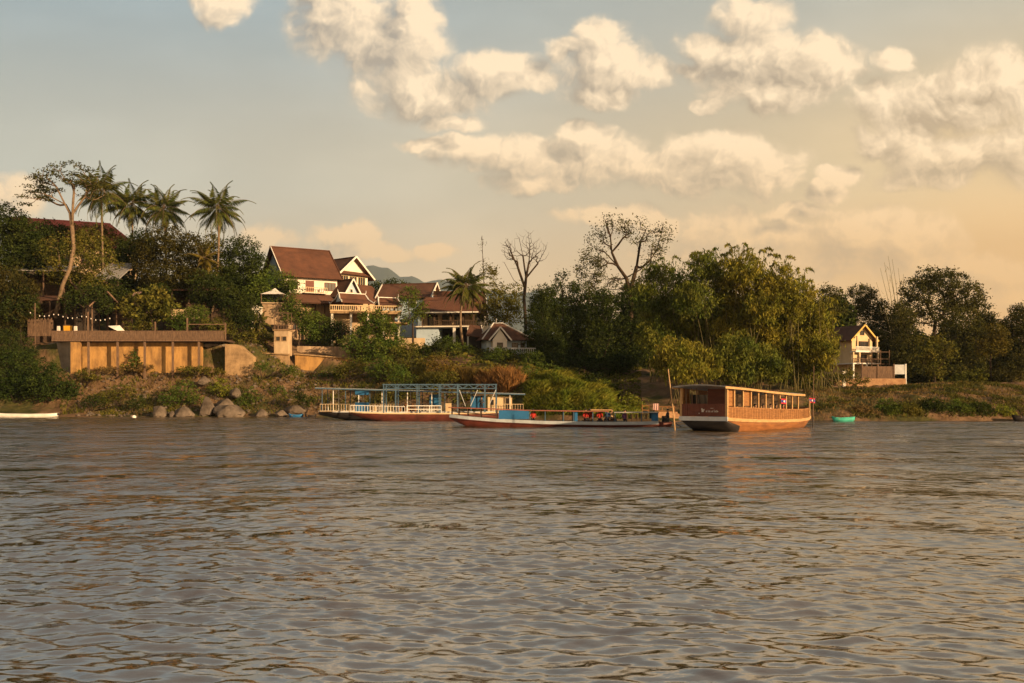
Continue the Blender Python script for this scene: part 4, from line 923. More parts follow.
x, y = scatter(612, 640, 1, 8, 3000); z = ground_zv(x, y); k = x < (648 - 512) / F * y - .0
o = blades('footpath_grass', x[k], y[k], z[k] - .05, .6, LEAF_GRASS, None, .05, .4); tag(o, 'low green grass beside the sandy footpath', 'grass', kind='stuff')
x, y = scatter(805, 1075, .5, 34, 30000); z = ground_zv(x, y)
nv = np.array([noise.noise(Vector((a * .22, b * .16, 2))) for a, b in zip(x, y)]); k = (nv > .04)
o = blades('bank_grass', x[k], y[k], z[k] - .05, .45, leafmat('leaf_bank_grass', (.058, .066, .017), (.11, .095, .026)), None, .055, .5); tag(o, 'short green grass on the gentle right bank', 'grass', kind='stuff')
o = blades('bank_straw', x[~k][::3], y[~k][::3], z[~k][::3] - .05, .35, LEAF_STRAW, None, .05, .5); tag(o, 'dry straw on the gentle right bank', 'straw', kind='stuff')
x, y = scatter(60, 420, 1.5, 15, 15000); z = ground_zv(x, y); nv = np.array([noise.noise(Vector((a * .4, b * .4, 5))) for a, b in zip(x, y)]); k = nv > .0
o = blades('bank_weeds', x[k], y[k], z[k] - .05, .5, LEAF_OLIVE, None, .05, .6); tag(o, 'olive weeds growing over the rubble of the left bank', 'weeds', kind='stuff')
o = blades('bank_dry_weeds', x[~k][:4500], y[~k][:4500], z[~k][:4500] - .05, .4, LEAF_STRAW, None, .05, .6); tag(o, 'dry straw-coloured weeds between the rubble of the left bank', 'weeds', kind='stuff')
x, y = scatter(380, 660, 4, 45, 16000); z = ground_zv(x, y); nv = np.array([noise.noise(Vector((a * .3, b * .3, 7))) for a, b in zip(x, y)])
pathk = np.abs((x / y * F + 512) - 658) < 17
k = (nv > -.2) & ~pathk
o = leaves('bank_scrub', np.stack([x, y, z + .15 + np.abs(nv)], 1)[k], .5, .22, LEAF_OLIVE); tag(o, 'low leafy scrub covering the middle bank', 'scrub', kind='stuff')
# boulders and rubble -----------------------------------------------------
ROCK = mat('boulder_stone', (0.18, 0.142, 0.112), (0.065, 0.05, 0.038), 0.9, 0.95, 0.5)
def rock(name, label, px, py, w_, h_, d, seed, group):
    """px, py: middle of the foot, w_, h_: size in photo pixels"""
    c = P(px, py, d); sx, sz = w_ / F * d / 2, h_ / F * d
    bm = bmesh.new(); bmesh.ops.create_icosphere(bm, subdivisions=3, radius=1)
    for v in bm.verts:
        n = v.co.normalized(); k = 1 + .28 * noise.noise(n * 1.3 + Vector((seed * 3.1, 0, 0))) + .20 * noise.noise(n * 3.1 + Vector((seed, 2, 0)))
        q = n * k
        for ax in (Vector((.8, .1, .6)), Vector((-.7, -.5, .5)), Vector((.1, -.95, .25)), Vector((-.2, .3, .93))):   # broken faces
            a = (ax + Vector((math.sin(seed * 1.7), math.cos(seed * 2.3), 0)) * .25).normalized(); t = q.dot(a)
            if t > .60: q -= a * (t - .60) * .92
        v.co = Vector((q.x * sx, q.y * sx * .8, q.z * sz * .62 + sz * .38))
    me = bpy.data.meshes.new(name); bm.to_mesh(me); bm.free(); me.materials.append(ROCK)
    o = link(name, me); o.location = c; tag(o, label, 'boulder', group)
G = 'boulders along the left waterline'
for i, (lb, px, py, w_, h_, d) in enumerate([('small dark boulder, leftmost of the waterline boulders', 160, 416, 14, 13, 131), ('rounded boulder second from the left on the waterline', 184, 416.5, 20, 12, 131), ('tall squarish boulder beside the largest boulder', 207, 415, 17, 20, 132),
                                        ('largest boulder, broad and pale, on the left waterline', 229, 416.5, 32, 15, 131), ('boulder leaning behind the largest one', 226, 408, 20, 11, 133), ('low flat boulder right of the largest boulder', 262, 416, 14, 8, 131),
                                        ('long slanting rock slab near the ferry bow', 296, 413, 24, 10, 131.5), ('small boulder under the slanting slab', 281, 416, 14, 7, 130.5), ('brown boulder up the slope behind the largest boulder', 236, 396, 12, 10, 134.5),
                                        ('small stone left of the rounded boulder', 172, 416, 7, 6, 131), ('pale broken block above the tall squarish boulder', 204, 383, 14, 7, 137)]):
    rock('boulder', lb, px, py, w_, h_, d, i + 1, G)
V, Q = [], []; rs = random.Random(9)
for _ in range(800):
    px = rs.uniform(75, 372); u = (px - 512) / F; s_ = rs.uniform(.6, 16); d = float(shore(u)) + s_; x = u * d; z = ground_z(x, d)
    r = rs.uniform(.10, .34); k0 = len(V)
    for (ax, ay, az) in [(1, 0, 0), (0, 1, 0), (-1, 0, 0), (0, -1, 0), (.2, .1, .8), (-.2, 0, -.6)]:
        V.append((x + r * (ax + rs.uniform(-.3, .3)) * 1.3, d + r * (ay + rs.uniform(-.3, .3)), z + r * (az + rs.uniform(-.2, .2)) + .05))
    for a in range(4):
        b_ = (a + 1) % 4; Q += [(k0 + a, k0 + b_, k0 + 4), (k0 + b_, k0 + a, k0 + 5)]
o = fast_mesh('rubble', V, Q, ROCK, n=3); tag(o, 'broken stones strewn over the left bank', 'rubble', kind='stuff')
# ------------------------------------------------------------------ buildings
def obj(name, mb, mats, parent, smooth=False):
    return mb.build(name, mats, parent, smooth)
def box(x0, x1, y0, y1, z0, z1):
    return MB().box(x0, x1, y0, y1, z0, z1)
def at(px, d):
    return Vector(((px - 512) / F * d, d, 0))
def zz(py, d):
    return H + (HZ - py) / F * d

def window(root, x, z, w_, h_, y, side='front', frame=None, mull=1):
    """a framed window on the front (-y) wall, or on an end wall (side 'left' / 'right' with x meant along y)"""
    fr, pn = MB(), MB(); t = .09
    def put(mb, a0, a1, z0, z1, o0, o1):
        if side == 'front': mb.box(a0, a1, y - o1, y - o0, z0, z1)
        elif side == 'left': mb.box(y - o1, y - o0, a0, a1, z0, z1)
        else: mb.box(y + o0, y + o1, a0, a1, z0, z1)
    put(fr, x - w_ / 2 - t, x - w_ / 2, z - t, z + h_ + t, -.02, .07); put(fr, x + w_ / 2, x + w_ / 2 + t, z - t, z + h_ + t, -.02, .07)
    put(fr, x - w_ / 2, x + w_ / 2, z - t, z, -.02, .07); put(fr, x - w_ / 2, x + w_ / 2, z + h_, z + h_ + t, -.02, .07)
    for k in range(mull):
        xm = x - w_ / 2 + w_ * (k + 1) / (mull + 1); put(fr, xm - .03, xm + .03, z, z + h_, -.01, .05)
    f = obj('window', fr, frame or WOOD_RED, root)
    put(pn, x - w_ / 2, x + w_ / 2, z, z + h_, -.03, .012)
    obj('pane', pn, GLASS, f)
    return f

def gable_roof(x0, x1, hy, ze, zr, over=.6, t=.16, ox=.6, yc=0.0):
    """ridge along x; eaves at y = yc -+ hy, height ze; ridge height zr"""
    s = (zr - ze) / hy; mb = MB(); a, b = x0 - ox, x1 + ox; e = hy + over; zo = ze - s * over
    mb.slab([(a, yc - e, zo), (b, yc - e, zo), (b, yc, zr), (a, yc, zr)], t)
    mb.slab([(b, yc + e, zo), (a, yc + e, zo), (a, yc, zr), (b, yc, zr)], t)
    mb.beam((a, yc, zr + .03), (b, yc, zr + .03), .3, .14)
    return mb
def barge(root, x, hy, ze, zr, over, m=None, w_=.12, h_=.3, yc=0.0, name='bargeboard', tip=0.0):
    s = (zr - ze) / hy; e = hy + over; mb = MB()
    for sg in (-1, 1):
        mb.beam((x, yc + sg * e, ze - s * over + .02), (x, yc, zr + .04), w_, h_)
        if tip: mb.tube([(x, yc + sg * e, ze - s * over), (x, yc + sg * (e + .25), ze - s * over + .1), (x, yc + sg * (e + .35), ze - s * over + .45)], [.09, .07, .02], 5)
    if tip: mb.tube([(x, yc, zr), (x, yc, zr + .35), (x, yc, zr + .9)], [.1, .07, .02], 5)
    return obj(name, mb, m or WHITE_PAINT, root)
def gable_wall(x0, x1, hy, z0, z1, yc=0.0):
    """triangular wall closing a gable"""
    mb = MB(); mb.add([(x0, yc - hy, z0), (x0, yc + hy, z0), (x0, yc, z1), (x1, yc - hy, z0), (x1, yc + hy, z0), (x1, yc, z1)],
                      [(0, 2, 1), (3, 4, 5), (0, 1, 4, 3), (1, 2, 5, 4), (2, 0, 3, 5)])
    return mb
def rail(root, a, b, h=1.0, step=.35, m=WHITE_PAINT, w_=.05, name='railing', bars=True, rails=(1.0, .08)):
    a, b = Vector(a), Vector(b); mb = MB(); n = max(2, int((b - a).length / step))
    for f in rails: mb.beam(a + Vector((0, 0, h * f)), b + Vector((0, 0, h * f)), w_ * 1.4)
    if bars:
        for i in range(n + 1):
            p = a.lerp(b, i / n); mb.beam(p, p + Vector((0, 0, h)), w_)
    return obj(name, mb, m, root)

# --- big white house ------------------------------------------------
d0 = 160.0
def place(px, d, deg, back):
    """root on the ground behind the middle of a front wall seen at px"""
    r = R(deg); return Vector(((px - 512) / F * d - math.sin(r) * back, d + math.cos(r) * back, 0)), r
loc, rz = place(311, 160, 30, 5.5); g = 11.8; loc.z = g
h = thing('white_house', 'big white two-storey house with a long red-brown tiled roof', 'house', loc, rz)
ze, zr = zz(273, 160) - g, zz(249.5, 165.5) - g
obj('wall', box(-4.4, 4.4, -5.5, 5.5, zz(300, 160) - g, ze), PLASTER_WHITE, h)
obj('lower_wall', box(-4.2, 5.6, -5.9, 5.4, 0, zz(302, 160) - g), PLASTER_STAINED, h)
obj('roof', gable_roof(-4.4, 4.4, 5.5, ze, zr, .95, .2, .7), ROOF_RED, h)
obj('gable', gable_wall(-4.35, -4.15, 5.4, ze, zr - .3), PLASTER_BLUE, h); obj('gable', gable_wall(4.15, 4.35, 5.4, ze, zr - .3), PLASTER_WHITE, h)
barge(h, -5.0, 5.5, ze, zr, .95, h_=.2); barge(h, 5.0, 5.5, ze, zr, .95, ROOF_RED, h_=.2)
zs = zz(301, 160) - g
obj('skirt_roof', MB().slab([(-4.6, -8.0, zs - .5), (6.6, -8.0, zs - .5), (6.0, -5.52, zs + 1.15), (-4.5, -5.52, zs + 1.15)], .16), ROOF_BROWN, h)
zf = zs + 1.3
window(h, -3.0, zf + .55, 1.5, 1.25, -5.5, mull=2); window(h, 3.2, zf + .55, 1.7, 1.15, -5.5, mull=2)
dr = obj('door', box(-.9, .5, -5.56, -5.48, zf, zf + 1.95), WOOD_RED, h); obj('handle', box(.3, .38, -5.62, -5.56, zf + .9, zf + 1.1), IRON, dr)
obj('balcony', MB().box(-1.4, 2.4, -6.5, -5.52, zf - .12, zf - .02), PLASTER_WHITE, h)
rail(h, (-1.4, -6.45, zf), (2.4, -6.45, zf), .8, .3, CREAM_PAINT)
obj('air_conditioner', MB().box(1.35, 2.05, -5.95, -5.55, zf + .15, zf + .7).tube([(1.7, -5.955, zf + .42), (1.7, -5.97, zf + .42)], .2, 10), GREY_PAINT, h)
for k in range(3): window(h, -2.6 + 2.9 * k, 1.6 + (k % 2) * .3, .9, 1.3, -5.9, mull=1)
mb = MB()
for k in range(7): mb.beam((-4.1 + k * 1.55, -6.02, .4), (-4.1 + k * 1.55, -6.02, zs - .6), .16)
mb.beam((-4.2, -6.02, zs * .55), (5.6, -6.02, zs * .55), .14)
obj('timber_frame', mb, WOOD_GREY, h)

# --- gabled house behind it on the right -------------------------------
d = 172; g = 14.0
loc = at(343, d); loc.z = g; rz = R(-40)
h = thing('gabled_house', 'brown-roofed white house whose gable faces right, behind the big white house', 'house', loc, rz)
ze, zr = zz(275, d) - g, zz(257, d - 2) - g
obj('wall', box(-6.2, 2.6, -3.3, 3.3, 0, ze), PLASTER_WHITE, h)
obj('roof', gable_roof(-6.2, 2.6, 3.3, ze, zr, .9, .18, .9), ROOF_BROWN, h)
obj('gable', gable_wall(2.4, 2.57, 3.2, ze, zr - .25), PLASTER_WHITE, h); barge(h, 3.5, 3.3, ze, zr, .9, h_=.28)
obj('pent_roof', MB().slab([(3.3, 3.2, ze - .25), (3.3, -3.2, ze - .25), (2.62, -3.2, ze + .35), (2.62, 3.2, ze + .35)][::-1], .1), ROOF_RED, h)
for k, yy in enumerate((-1.9, 0, 1.9)): window(h, yy, ze - 1.75, 1.5, 1.25, 2.6, 'right', CREAM_PAINT, 2)
obj('lower_roof', MB().slab([(6.6, -4.4, ze - 4.9), (6.6, 4.8, ze - 4.9), (2.62, 4.2, ze - 1.7), (2.62, -3.6, ze - 1.7)], .16).slab([(-3, -5.6, ze - 3.6), (3, -5.6, ze - 3.6), (2.6, -3.32, ze - 2.0), (-3, -3.32, ze - 2.0)], .14), ROOF_RED, h)
obj('lower_wall', box(2.63, 5.8, -3.5, 3.6, 0, ze - 4.6), PLASTER, h)

# --- small gable between the two ------------------------------------------
d = 162; g = 11.6; loc = at(345, d); loc.z = g
h = thing('small_gabled_pavilion', 'small grey-gabled pavilion roof tucked between the two white houses', 'pavilion', loc, R(-38))
ze, zr = zz(293, d) - g, zz(280, d) - g
obj('wall', box(-3.4, 1.5, -1.5, 1.5, 0, ze), PLASTER, h); obj('roof', gable_roof(-3.4, 1.5, 1.5, ze, zr, .55, .14, .5), ROOF_BROWN, h)
obj('gable', gable_wall(1.32, 1.47, 1.45, ze, zr - .2), PLASTER_BLUE, h); barge(h, 2.0, 1.5, ze, zr, .55, h_=.22)
window(h, 0, ze - .2, .5, .7, 1.475, 'right', WHITE_PAINT, 0)

# --- balcony villa with Lao pavilion roofs -----------------------------------
d = 155; g = 10.6; loc = at(366, d + 3.5); loc.z = g
h = thing('balcony_villa', 'ochre villa with a long lit roof terrace on columns', 'house', loc, R(10))
zt = zz(311, d) - g; z2 = zz(322, d) - g
xl, xm, xr = -5.6, -2.2, 5.4
obj('wall', MB().box(-5.3, -2.4, -1.2, 3.2, 0, zt - .4).box(-2.4, 4.6, .2, 3.2, 0, zt - .4), PLASTER, h)
obj('terrace_slab', MB().box(xl, xr, -3.4, 3.4, zt - .4, zt), CONCRETE, h)
obj('lower_slab', MB().box(2.4, 6.4, -4.4, -1.0, z2 - .25, z2), CONCRETE, h)
for x_ in (-5.3, -2.4, .2, 2.7, 5.0): obj('column', box(x_ - .17, x_ + .17, -3.2, -2.86, 0, zt - .4), PLASTER_WHITE, h)
rail(h, (xl, -3.3, zt), (xr, -3.3, zt), .85, .32, CREAM_PAINT, .1); rail(h, (xl, -3.3, zt), (xl, 3.3, zt), .85, .4, CREAM_PAINT, .1)
window(h, -3.8, .8, 1.1, 1.6, -1.2); window(h, -.6, .9, 1.2, 1.6, .2); window(h, 2.2, .9, 1.2, 1.6, .2)
for x_ in (-4.9, -1.9): obj('plant_pot', MB().tube([(x_, -2.8, zt), (x_, -2.8, zt + .5)], [.22, .3], 8), CONCRETE_GREY, h)

def lao_pavilion(label, px, d, z0, deg, L_, hw, eave, ridge, gm):
    loc = at(px, d); loc.z = z0
    t = thing('lao_pavilion', label, 'pavilion', loc, R(deg), 'curved-roof pavilions on the villa terrace')
    for x_ in (-L_ / 2 + .15, 0, L_ / 2 - .15):
        for y_ in (-hw + .1, hw - .1): obj('post', box(x_ - .09, x_ + .09, y_ - .09, y_ + .09, 0, eave), WOOD_RED, t)
    # concave two-pitch roof
    mb = MB(); e = hw + .65; a, b = -L_ / 2 - .5, L_ / 2 + .5; zm = eave + (ridge - eave) * .34; ym = hw * .52
    for sg in (-1, 1):
        q1 = [(a, sg * e, eave - .12), (b, sg * e, eave - .12), (b * .9, sg * ym, zm), (a * .9, sg * ym, zm)]
        q2 = [(a * .88, sg * (ym + .04), zm + .06), (b * .88, sg * (ym + .04), zm + .06), (b * .8, 0, ridge), (a * .8, 0, ridge)]
        for qd in (q1, q2): mb.slab(qd if sg < 0 else qd[::-1], .1)
    obj('roof', mb, ROOF_RED, t)
    for sx, q in ((a, -1), (b, 1)):
        mb = MB()
        for sg in (-1, 1):
            mb.tube([(sx * .8, 0, ridge + .05), (sx * .88, sg * ym, zm + .12), (sx * .97, sg * (e - .1), eave - .02), (sx * 1.02, sg * (e + .2), eave + .3)], [.1, .1, .1, .03], 5)
        mb.tube([(sx * .8, 0, ridge), (sx * .86, 0, ridge + .3), (sx * .86, 0, ridge + .65)], [.09, .06, .02], 5)
        obj('bargeboard', mb, WHITE_PAINT, t)
        obj('gable', gable_wall(sx * .8 - .05, sx * .8 + .05, hw * .62, eave + .15, ridge - .15), gm, t)
    obj('ridge_cap', MB().beam((a * .8, 0, ridge + .06), (b * .8, 0, ridge + .06), .14, .12), WHITE_PAINT, t)
    return t
zt_w = 10.6 + zt
lao_pavilion('larger curved-roof pavilion with a blue-grey gable on the villa terrace', 352, 157.5, zt_w + .004, 33, 4.6, 1.7, zz(303, 157) - zt_w, zz(293.5, 157) - zt_w, PLASTER_BLUE)
lao_pavilion('smaller dark red pavilion with upturned white ridge at the right terrace end', 388, 159, zt_w + .004, 20, 2.9, 1.3, zz(306, 159) - zt_w, zz(298, 159) - zt_w, ROOF_MAROON)

# --- veranda house group --------------------------------------------------
d = 172; g = 12.8; loc = at(410, d); loc.z = g
h = thing('long_roofed_house', 'long brown-roofed house with a white-trimmed gable facing right, under the mountain', 'house', loc, R(-12))
ze, zr = zz(297, d) - g, zz(284, d) - g
obj('wall', box(-4.2, 4.3, -3.0, 3.0, 0, ze), PLASTER_BLUE, h); obj('roof', gable_roof(-4.4, 4.3, 3.0, ze, zr, .7, .16, .6), ROOF_BROWN, h)
obj('gable', gable_wall(4.1, 4.28, 2.95, ze, zr - .2), PLASTER_WHITE, h); barge(h, 4.9, 3.0, ze, zr, .7, h_=.3); barge(h, -5.0, 3.0, ze, zr, .7, h_=.3)
window(h, -1.5, ze - 2.0, 1.1, 1.3, -3.0, frame=WHITE_PAINT); window(h, 1.5, ze - 2.0, 1.1, 1.3, -3.0, frame=WHITE_PAINT)
d = 158; g = 10.0; loc = at(447, d + 3); loc.z = g
h = thing('veranda_house', 'two-storey house with red tiled hip roof, dark veranda and pale blue base', 'house', loc, R(-6))
ze = zz(311, d) - g; zfl = zz(326, d) - g
obj('base_wall', box(-4.6, -1.0, -2.2, 3.4, 0, zfl - .15), PLASTER_BLUE, h)
obj('undercroft_wall', box(-1.0, 4.2, 1.2, 3.4, 0, zfl - .15), INTERIOR, h)
obj('floor_slab', box(-4.9, 5.0, -2.9, 3.6, zfl - .15, zfl + .05), PLASTER_WHITE, h)
obj('wall', MB().box(-3.9, 4.4, .2, 3.4, zfl + .05, ze), PLASTER, h)
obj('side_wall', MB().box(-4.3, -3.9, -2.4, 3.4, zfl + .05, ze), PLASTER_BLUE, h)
for x_ in (-2.4, .0, 2.0): window(h, x_, zfl + .1, 1.5, 1.9, .2, frame=WOOD_DARK)
for x_ in (-3.6, -1.6, 1.0, 3.0, 4.7): obj('column', box(x_ - .13, x_ + .13, -2.6, -2.34, zfl + .05, ze), WOOD_DARK, h)
for x_ in (1.6, 3.9): obj('white_pillar', box(x_ - .2, x_ + .2, -2.7, -2.3, 0, zfl - .15), WHITE_PAINT, h)
rail(h, (-1.6, -2.7, zfl + .05), (5.0, -2.7, zfl + .05), .85, .3, WOOD_DARK, .07)
e0 = ze + .02; r0 = zz(296, 160) - g
mb = MB(); mb.slab([(-4.8, -3.7, e0 - .2), (5.6, -3.7, e0 - .2), (3.2, .6, r0), (-3.6, .6, r0)], .16)
mb.slab([(5.6, 4.2, e0 - .2), (-4.8, 4.2, e0 - .2), (-3.6, .6, r0), (3.2, .6, r0)], .16)
mb.slab([(5.6, -3.7, e0 - .2), (5.6, 4.2, e0 - .2), (3.2, .6, r0)], .16); mb.slab([(-4.8, 4.2, e0 - .2), (-4.8, -3.7, e0 - .2), (-3.6, .6, r0)], .16)
obj('roof', mb, ROOF_RED, h)
obj('eave_trim', MB().beam((-4.85, -3.75, e0 - .28), (5.65, -3.75, e0 - .28), .1, .2), WHITE_PAINT, h)
d = 168; g = 12.0; loc = at(463, d); loc.z = g
h = thing('red_roofed_house', 'house with a broad red roof half hidden behind the lone coconut palm', 'house', loc, R(8))
ze, zr = zz(312, d) - g, zz(292, d) - g
obj('wall', box(-4.4, 4.0, -2.6, 3, 0, ze), PLASTER_WHITE, h); obj('roof', gable_roof(-4.6, 3.4, 2.8, ze, zr, .7, .16, .4), ROOF_RED, h); barge(h, 3.8, 2.8, ze, zr, .7)
window(h, 2.8, ze - 1.8, 1.0, 1.2, -2.6, frame=WHITE_PAINT)
d = 155; g = 9.6; loc = at(478, d); loc.z = g
h = thing('lean_to_shed', 'small brown lean-to roof between veranda house and temple house', 'shed', loc, R(-8))
obj('roof', MB().slab([(-1.6, -1.6, zz(336, d) - g), (1.3, -1.6, zz(338, d) - g), (.2, 1.4, zz(325, d) - g), (-1.6, 1.4, zz(324, d) - g)], .14), ROOF_BROWN, h)
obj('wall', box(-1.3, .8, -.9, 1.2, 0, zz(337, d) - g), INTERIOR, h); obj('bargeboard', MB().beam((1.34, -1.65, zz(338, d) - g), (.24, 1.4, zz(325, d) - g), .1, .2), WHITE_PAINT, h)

# --- temple house ------------------------------------------------------------
d = 150; g = 9.2; loc = at(503, d + 3); loc.z = g
h = thing('temple_house', 'small temple-like house with brown hip roof, white ridges and a front gable', 'house', loc, R(14))
ze = zz(339, d) - g; zr = zz(322, d) - g
obj('wall', box(-3.0, 3.3, -1.9, 2.6, 0, ze), PLASTER_BLUE, h)
mb = MB(); A = [(-3.9, -2.9, ze - .1), (4.3, -2.9, ze - .1), (4.3, 3.4, ze - .1), (-3.9, 3.4, ze - .1)]; p1, p2 = (-1.4, .3, zr), (.0, .3, zr)
mb.slab([A[0], A[1], p2, p1], .13).slab([A[1], A[2], p2], .13).slab([A[2], A[3], p1, p2], .13).slab([A[3], A[0], p1], .13)
obj('roof', mb, ROOF_BROWN, h)
mb = MB()
for a_, b_ in ((A[0], p1), (A[1], p2), (A[2], p2), (A[3], p1), (p1, p2)): mb.tube([Vector(a_) + Vector((0, 0, .06)), Vector(b_) + Vector((0, 0, .08))], .1, 5)
mb.tube([(-1.0, .3, zr), (-1.0, .3, zr + .8)], [.08, .02], 5)
obj('ridge_trim', mb, WHITE_PAINT, h)
# front gable, ridge along y
gb = MB(); gz0, gz1 = ze - .25, zz(327.5, d) - g
gb.slab([(-2.9, -3.4, gz0), (-1.2, -3.4, gz1), (-1.2, -.6, gz1), (-2.9, -.6, gz0)][::-1], .1).slab([(.5, -3.4, gz0), (.5, -.6, gz0), (-1.2, -.6, gz1), (-1.2, -3.4, gz1)][::-1], .1)
obj('front_gable_roof', gb, ROOF_BROWN, h)
obj('gable', MB().add([(-2.4, -3.1, gz0), (0, -3.1, gz0), (-1.2, -3.1, gz1 - .25), (-2.4, -2.95, gz0), (0, -2.95, gz0), (-1.2, -2.95, gz1 - .25)], [(0, 1, 2), (5, 4, 3), (0, 3, 4, 1), (1, 4, 5, 2), (2, 5, 3, 0)]), PLASTER_WHITE, h)
mb = MB(); mb.beam((-2.95, -3.42, gz0), (-1.2, -3.42, gz1 + .05), .1, .2).beam((.55, -3.42, gz0), (-1.2, -3.42, gz1 + .05), .1, .2); obj('bargeboard', mb, WHITE_PAINT, h)
obj('porch_wall', box(-2.3, -.1, -3.05, -1.92, 0, gz0), PLASTER_WHITE, h); window(h, -1.2, .55, .7, 1.0, -3.05, frame=WOOD_DARK)
window(h, 1.4, .6, .8, 1.0, -1.9, frame=WOOD_DARK); window(h, 2.6, .6, .5, 1.0, -1.9, frame=WOOD_DARK)
rail(h, (-2.9, -3.6, 0), (4.2, -3.6, 0), .8, .3, GREY_PAINT, .1, 'balustrade')

# --- left garden buildings ----------------------------------------------------
d = 186; g = 19.5; loc = at(84, d); loc.z = g
h = thing('maroon_roofed_building', 'long building with a dark maroon roof rising behind the umbrella-shaped tree', 'building', loc, R(24))
ze, zr = zz(249, d) - g, zz(222, d) - g
obj('wall', box(-12, 9.0, -4.0, 4.5, 0, ze), PLASTER, h); mr = MB(); ea = ze - .4
A4 = [(-13, -5.4, ea), (10.2, -5.4, ea), (10.2, 5.6, ea), (-13, 5.6, ea)]; q1, q2 = (-12.5, .1, zr), (4.6, .1, zr)
mr.slab([A4[0], A4[1], q2, q1], .2).slab([A4[1], A4[2], q2], .2).slab([A4[2], A4[3], q1, q2], .2); mr.beam(q1, q2, .35, .2)
obj('roof', mr, ROOF_MAROON, h)
obj('eave_band', box(-12, 9.3, -5.5, -5.3, ze - 1.25, ze - .95), CREAM_PAINT, h)
for k in range(6): window(h, -10 + k * 3.4, ze - 3.2, 1.4, 1.4, -4.0)
def shed(label, px, d, deg, x0, x1, yf, yb, pf, pb, roofm, g, name='garden_shed', closed=True, posts=4):
    loc = at(px, d); loc.z = g
    t = thing(name, label, 'shed', loc, R(deg)); zf, zb = zz(pf, d) - g, zz(pb, d) - g
    obj('roof', MB().slab([(x0 - .4, yf - .5, zf), (x1 + .4, yf - .5, zf), (x1 + .4, yb + .4, zb), (x0 - .4, yb + .4, zb)], .1), roofm, t)
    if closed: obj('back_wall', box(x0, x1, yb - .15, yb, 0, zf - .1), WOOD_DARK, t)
    for k in range(posts):
        x_ = x0 + (x1 - x0) * k / (posts - 1); obj('post', box(x_ - .08, x_ + .08, yf - .08, yf + .08, 0, zf - .08), WOOD_GREY, t)
    return t
shed('grey tin lean-to roof behind the left terrace, below the maroon roof', 36, 152, 4, -4.4, 4.8, -1.6, 2.5, 272, 263, TIN, 12.5)
shed('blue-grey sheet roof of a hut right of the umbrella-shaped tree trunk', 112, 154, -10, -1.8, 2.0, -1.6, 2.4, 281, 261, TIN, 12.6, 'tin_hut', posts=3)
shed('dark open dining hall with a low roof behind the left terrace railing', 42, 148, 2, -5.0, 4.0, -1.4, 3.4, 301, 293, ROOF_BROWN, 10.9, 'dining_hall', posts=5)
d = 146; g = 10.6; loc = at(98, d); loc.z = g
h = thing('dining_pavilion', 'open wooden pavilion with a dark gable roof on the left terrace', 'pavilion', loc, R(-38))
ze, zr = zz(305, d) - g, zz(292, d) - g
obj('roof', gable_roof(-3.2, 1.8, 2.1, ze, zr, .6, .12, .5), WOOD_DARK, h); barge(h, 2.35, 2.1, ze, zr, .6, WOOD_GREY, h_=.2)
for x_ in (-3.0, -.6, 1.7):
    for y_ in (-1.9, 1.9): obj('post', box(x_ - .08, x_ + .08, y_ - .08, y_ + .08, 0, ze), WOOD_GREY, h)
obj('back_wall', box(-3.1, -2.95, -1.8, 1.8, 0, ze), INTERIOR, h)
shed('dark garden hut behind the cream balustrade, under the broad olive tree', 186, 154, 0, -4.4, 6.2, -1.2, 2.5, 291, 284, ROOF_BROWN, 12.4, 'garden_hut', posts=5)

# --- terrace deck ---------------------------------------------------------------
d = 140.5
xa, xb = at(54, d).x, at(250, d).x; zt_ = zz(339, d)
h = thing('terrace_deck', 'long wooden terrace deck with a plank railing on thin posts over the ochre wall', 'terrace', (xa, d, zt_))
W_ = at(226, d).x - xa
obj('deck_floor', box(0, W_, -.7, 5.0, -.35, -.1), WOOD_DARK, h)
mb = MB(); n = int(W_ / .22)
for i in range(n): mb.box(i * .22, i * .22 + .185, -.74 - .012 * (i % 3), -.68, -.1, 1.02)
mb.box(0, W_, -.78, -.62, 1.02, 1.12); mb.box(0, W_, -.8, -.66, -.36, -.12)
obj('plank_railing', mb, WOOD_GREY, h)
for px in (90, 119, 146, 174, 200):
    x_ = at(px, d).x - xa; obj('post', box(x_ - .13, x_ + .13, -.62, -.36, zz(377, d) - zt_ - .6, -.36), WOOD_GREY, h)
for px, top in ((89, 312), (156, 322), (188, 318), (226, 323)):
    x_ = at(px, d).x - xa; obj('roof_post', box(x_ - .09, x_ + .09, -.4, -.2, -.1, zz(top, d) - zt_), WOOD_GREY, h)
obj('top_beam', MB().beam((at(188, d).x - xa, -.3, zz(324.5, d) - zt_), (at(227, d).x - xa, -.3, zz(324.5, d) - zt_), .12), WOOD_GREY, h)
d = 141.2
def wall_thing(name, label, cat, px0, px1, d, y0, y1a, y1b, th, m, cap=None, group=None, g_extra=1.0, deg=0):
    """a wall from px0 to px1: foot row y0, top rows y1a (left) and y1b (right)"""
    a = at(px0, d); b = at(px1, d); L_ = b.x - a.x
    t = thing(name, label, cat, (a.x, d, zz(y0, d)), R(deg), group); z0 = zz(y0, d)
    za, zb = zz(y1a, d) - z0, zz(y1b, d) - z0
    mb = MB().add([(0, 0, -g_extra), (L_, 0, -g_extra), (L_, 0, zb), (0, 0, za), (0, th, -g_extra), (L_, th, -g_extra), (L_, th, zb), (0, th, za)],
                  [(0, 1, 2, 3), (5, 4, 7, 6), (4, 0, 3, 7), (1, 5, 6, 2), (3, 2, 6, 7), (4, 5, 1, 0)])
    obj('wall_body', mb, m, t)
    if cap: obj('coping', MB().slab([(-.1, -.25, za + .18), (L_ + .1, -.25, zb + .18), (L_ + .1, th, zb + .18), (-.1, th, za + .18)], .17), cap, t)
    return t
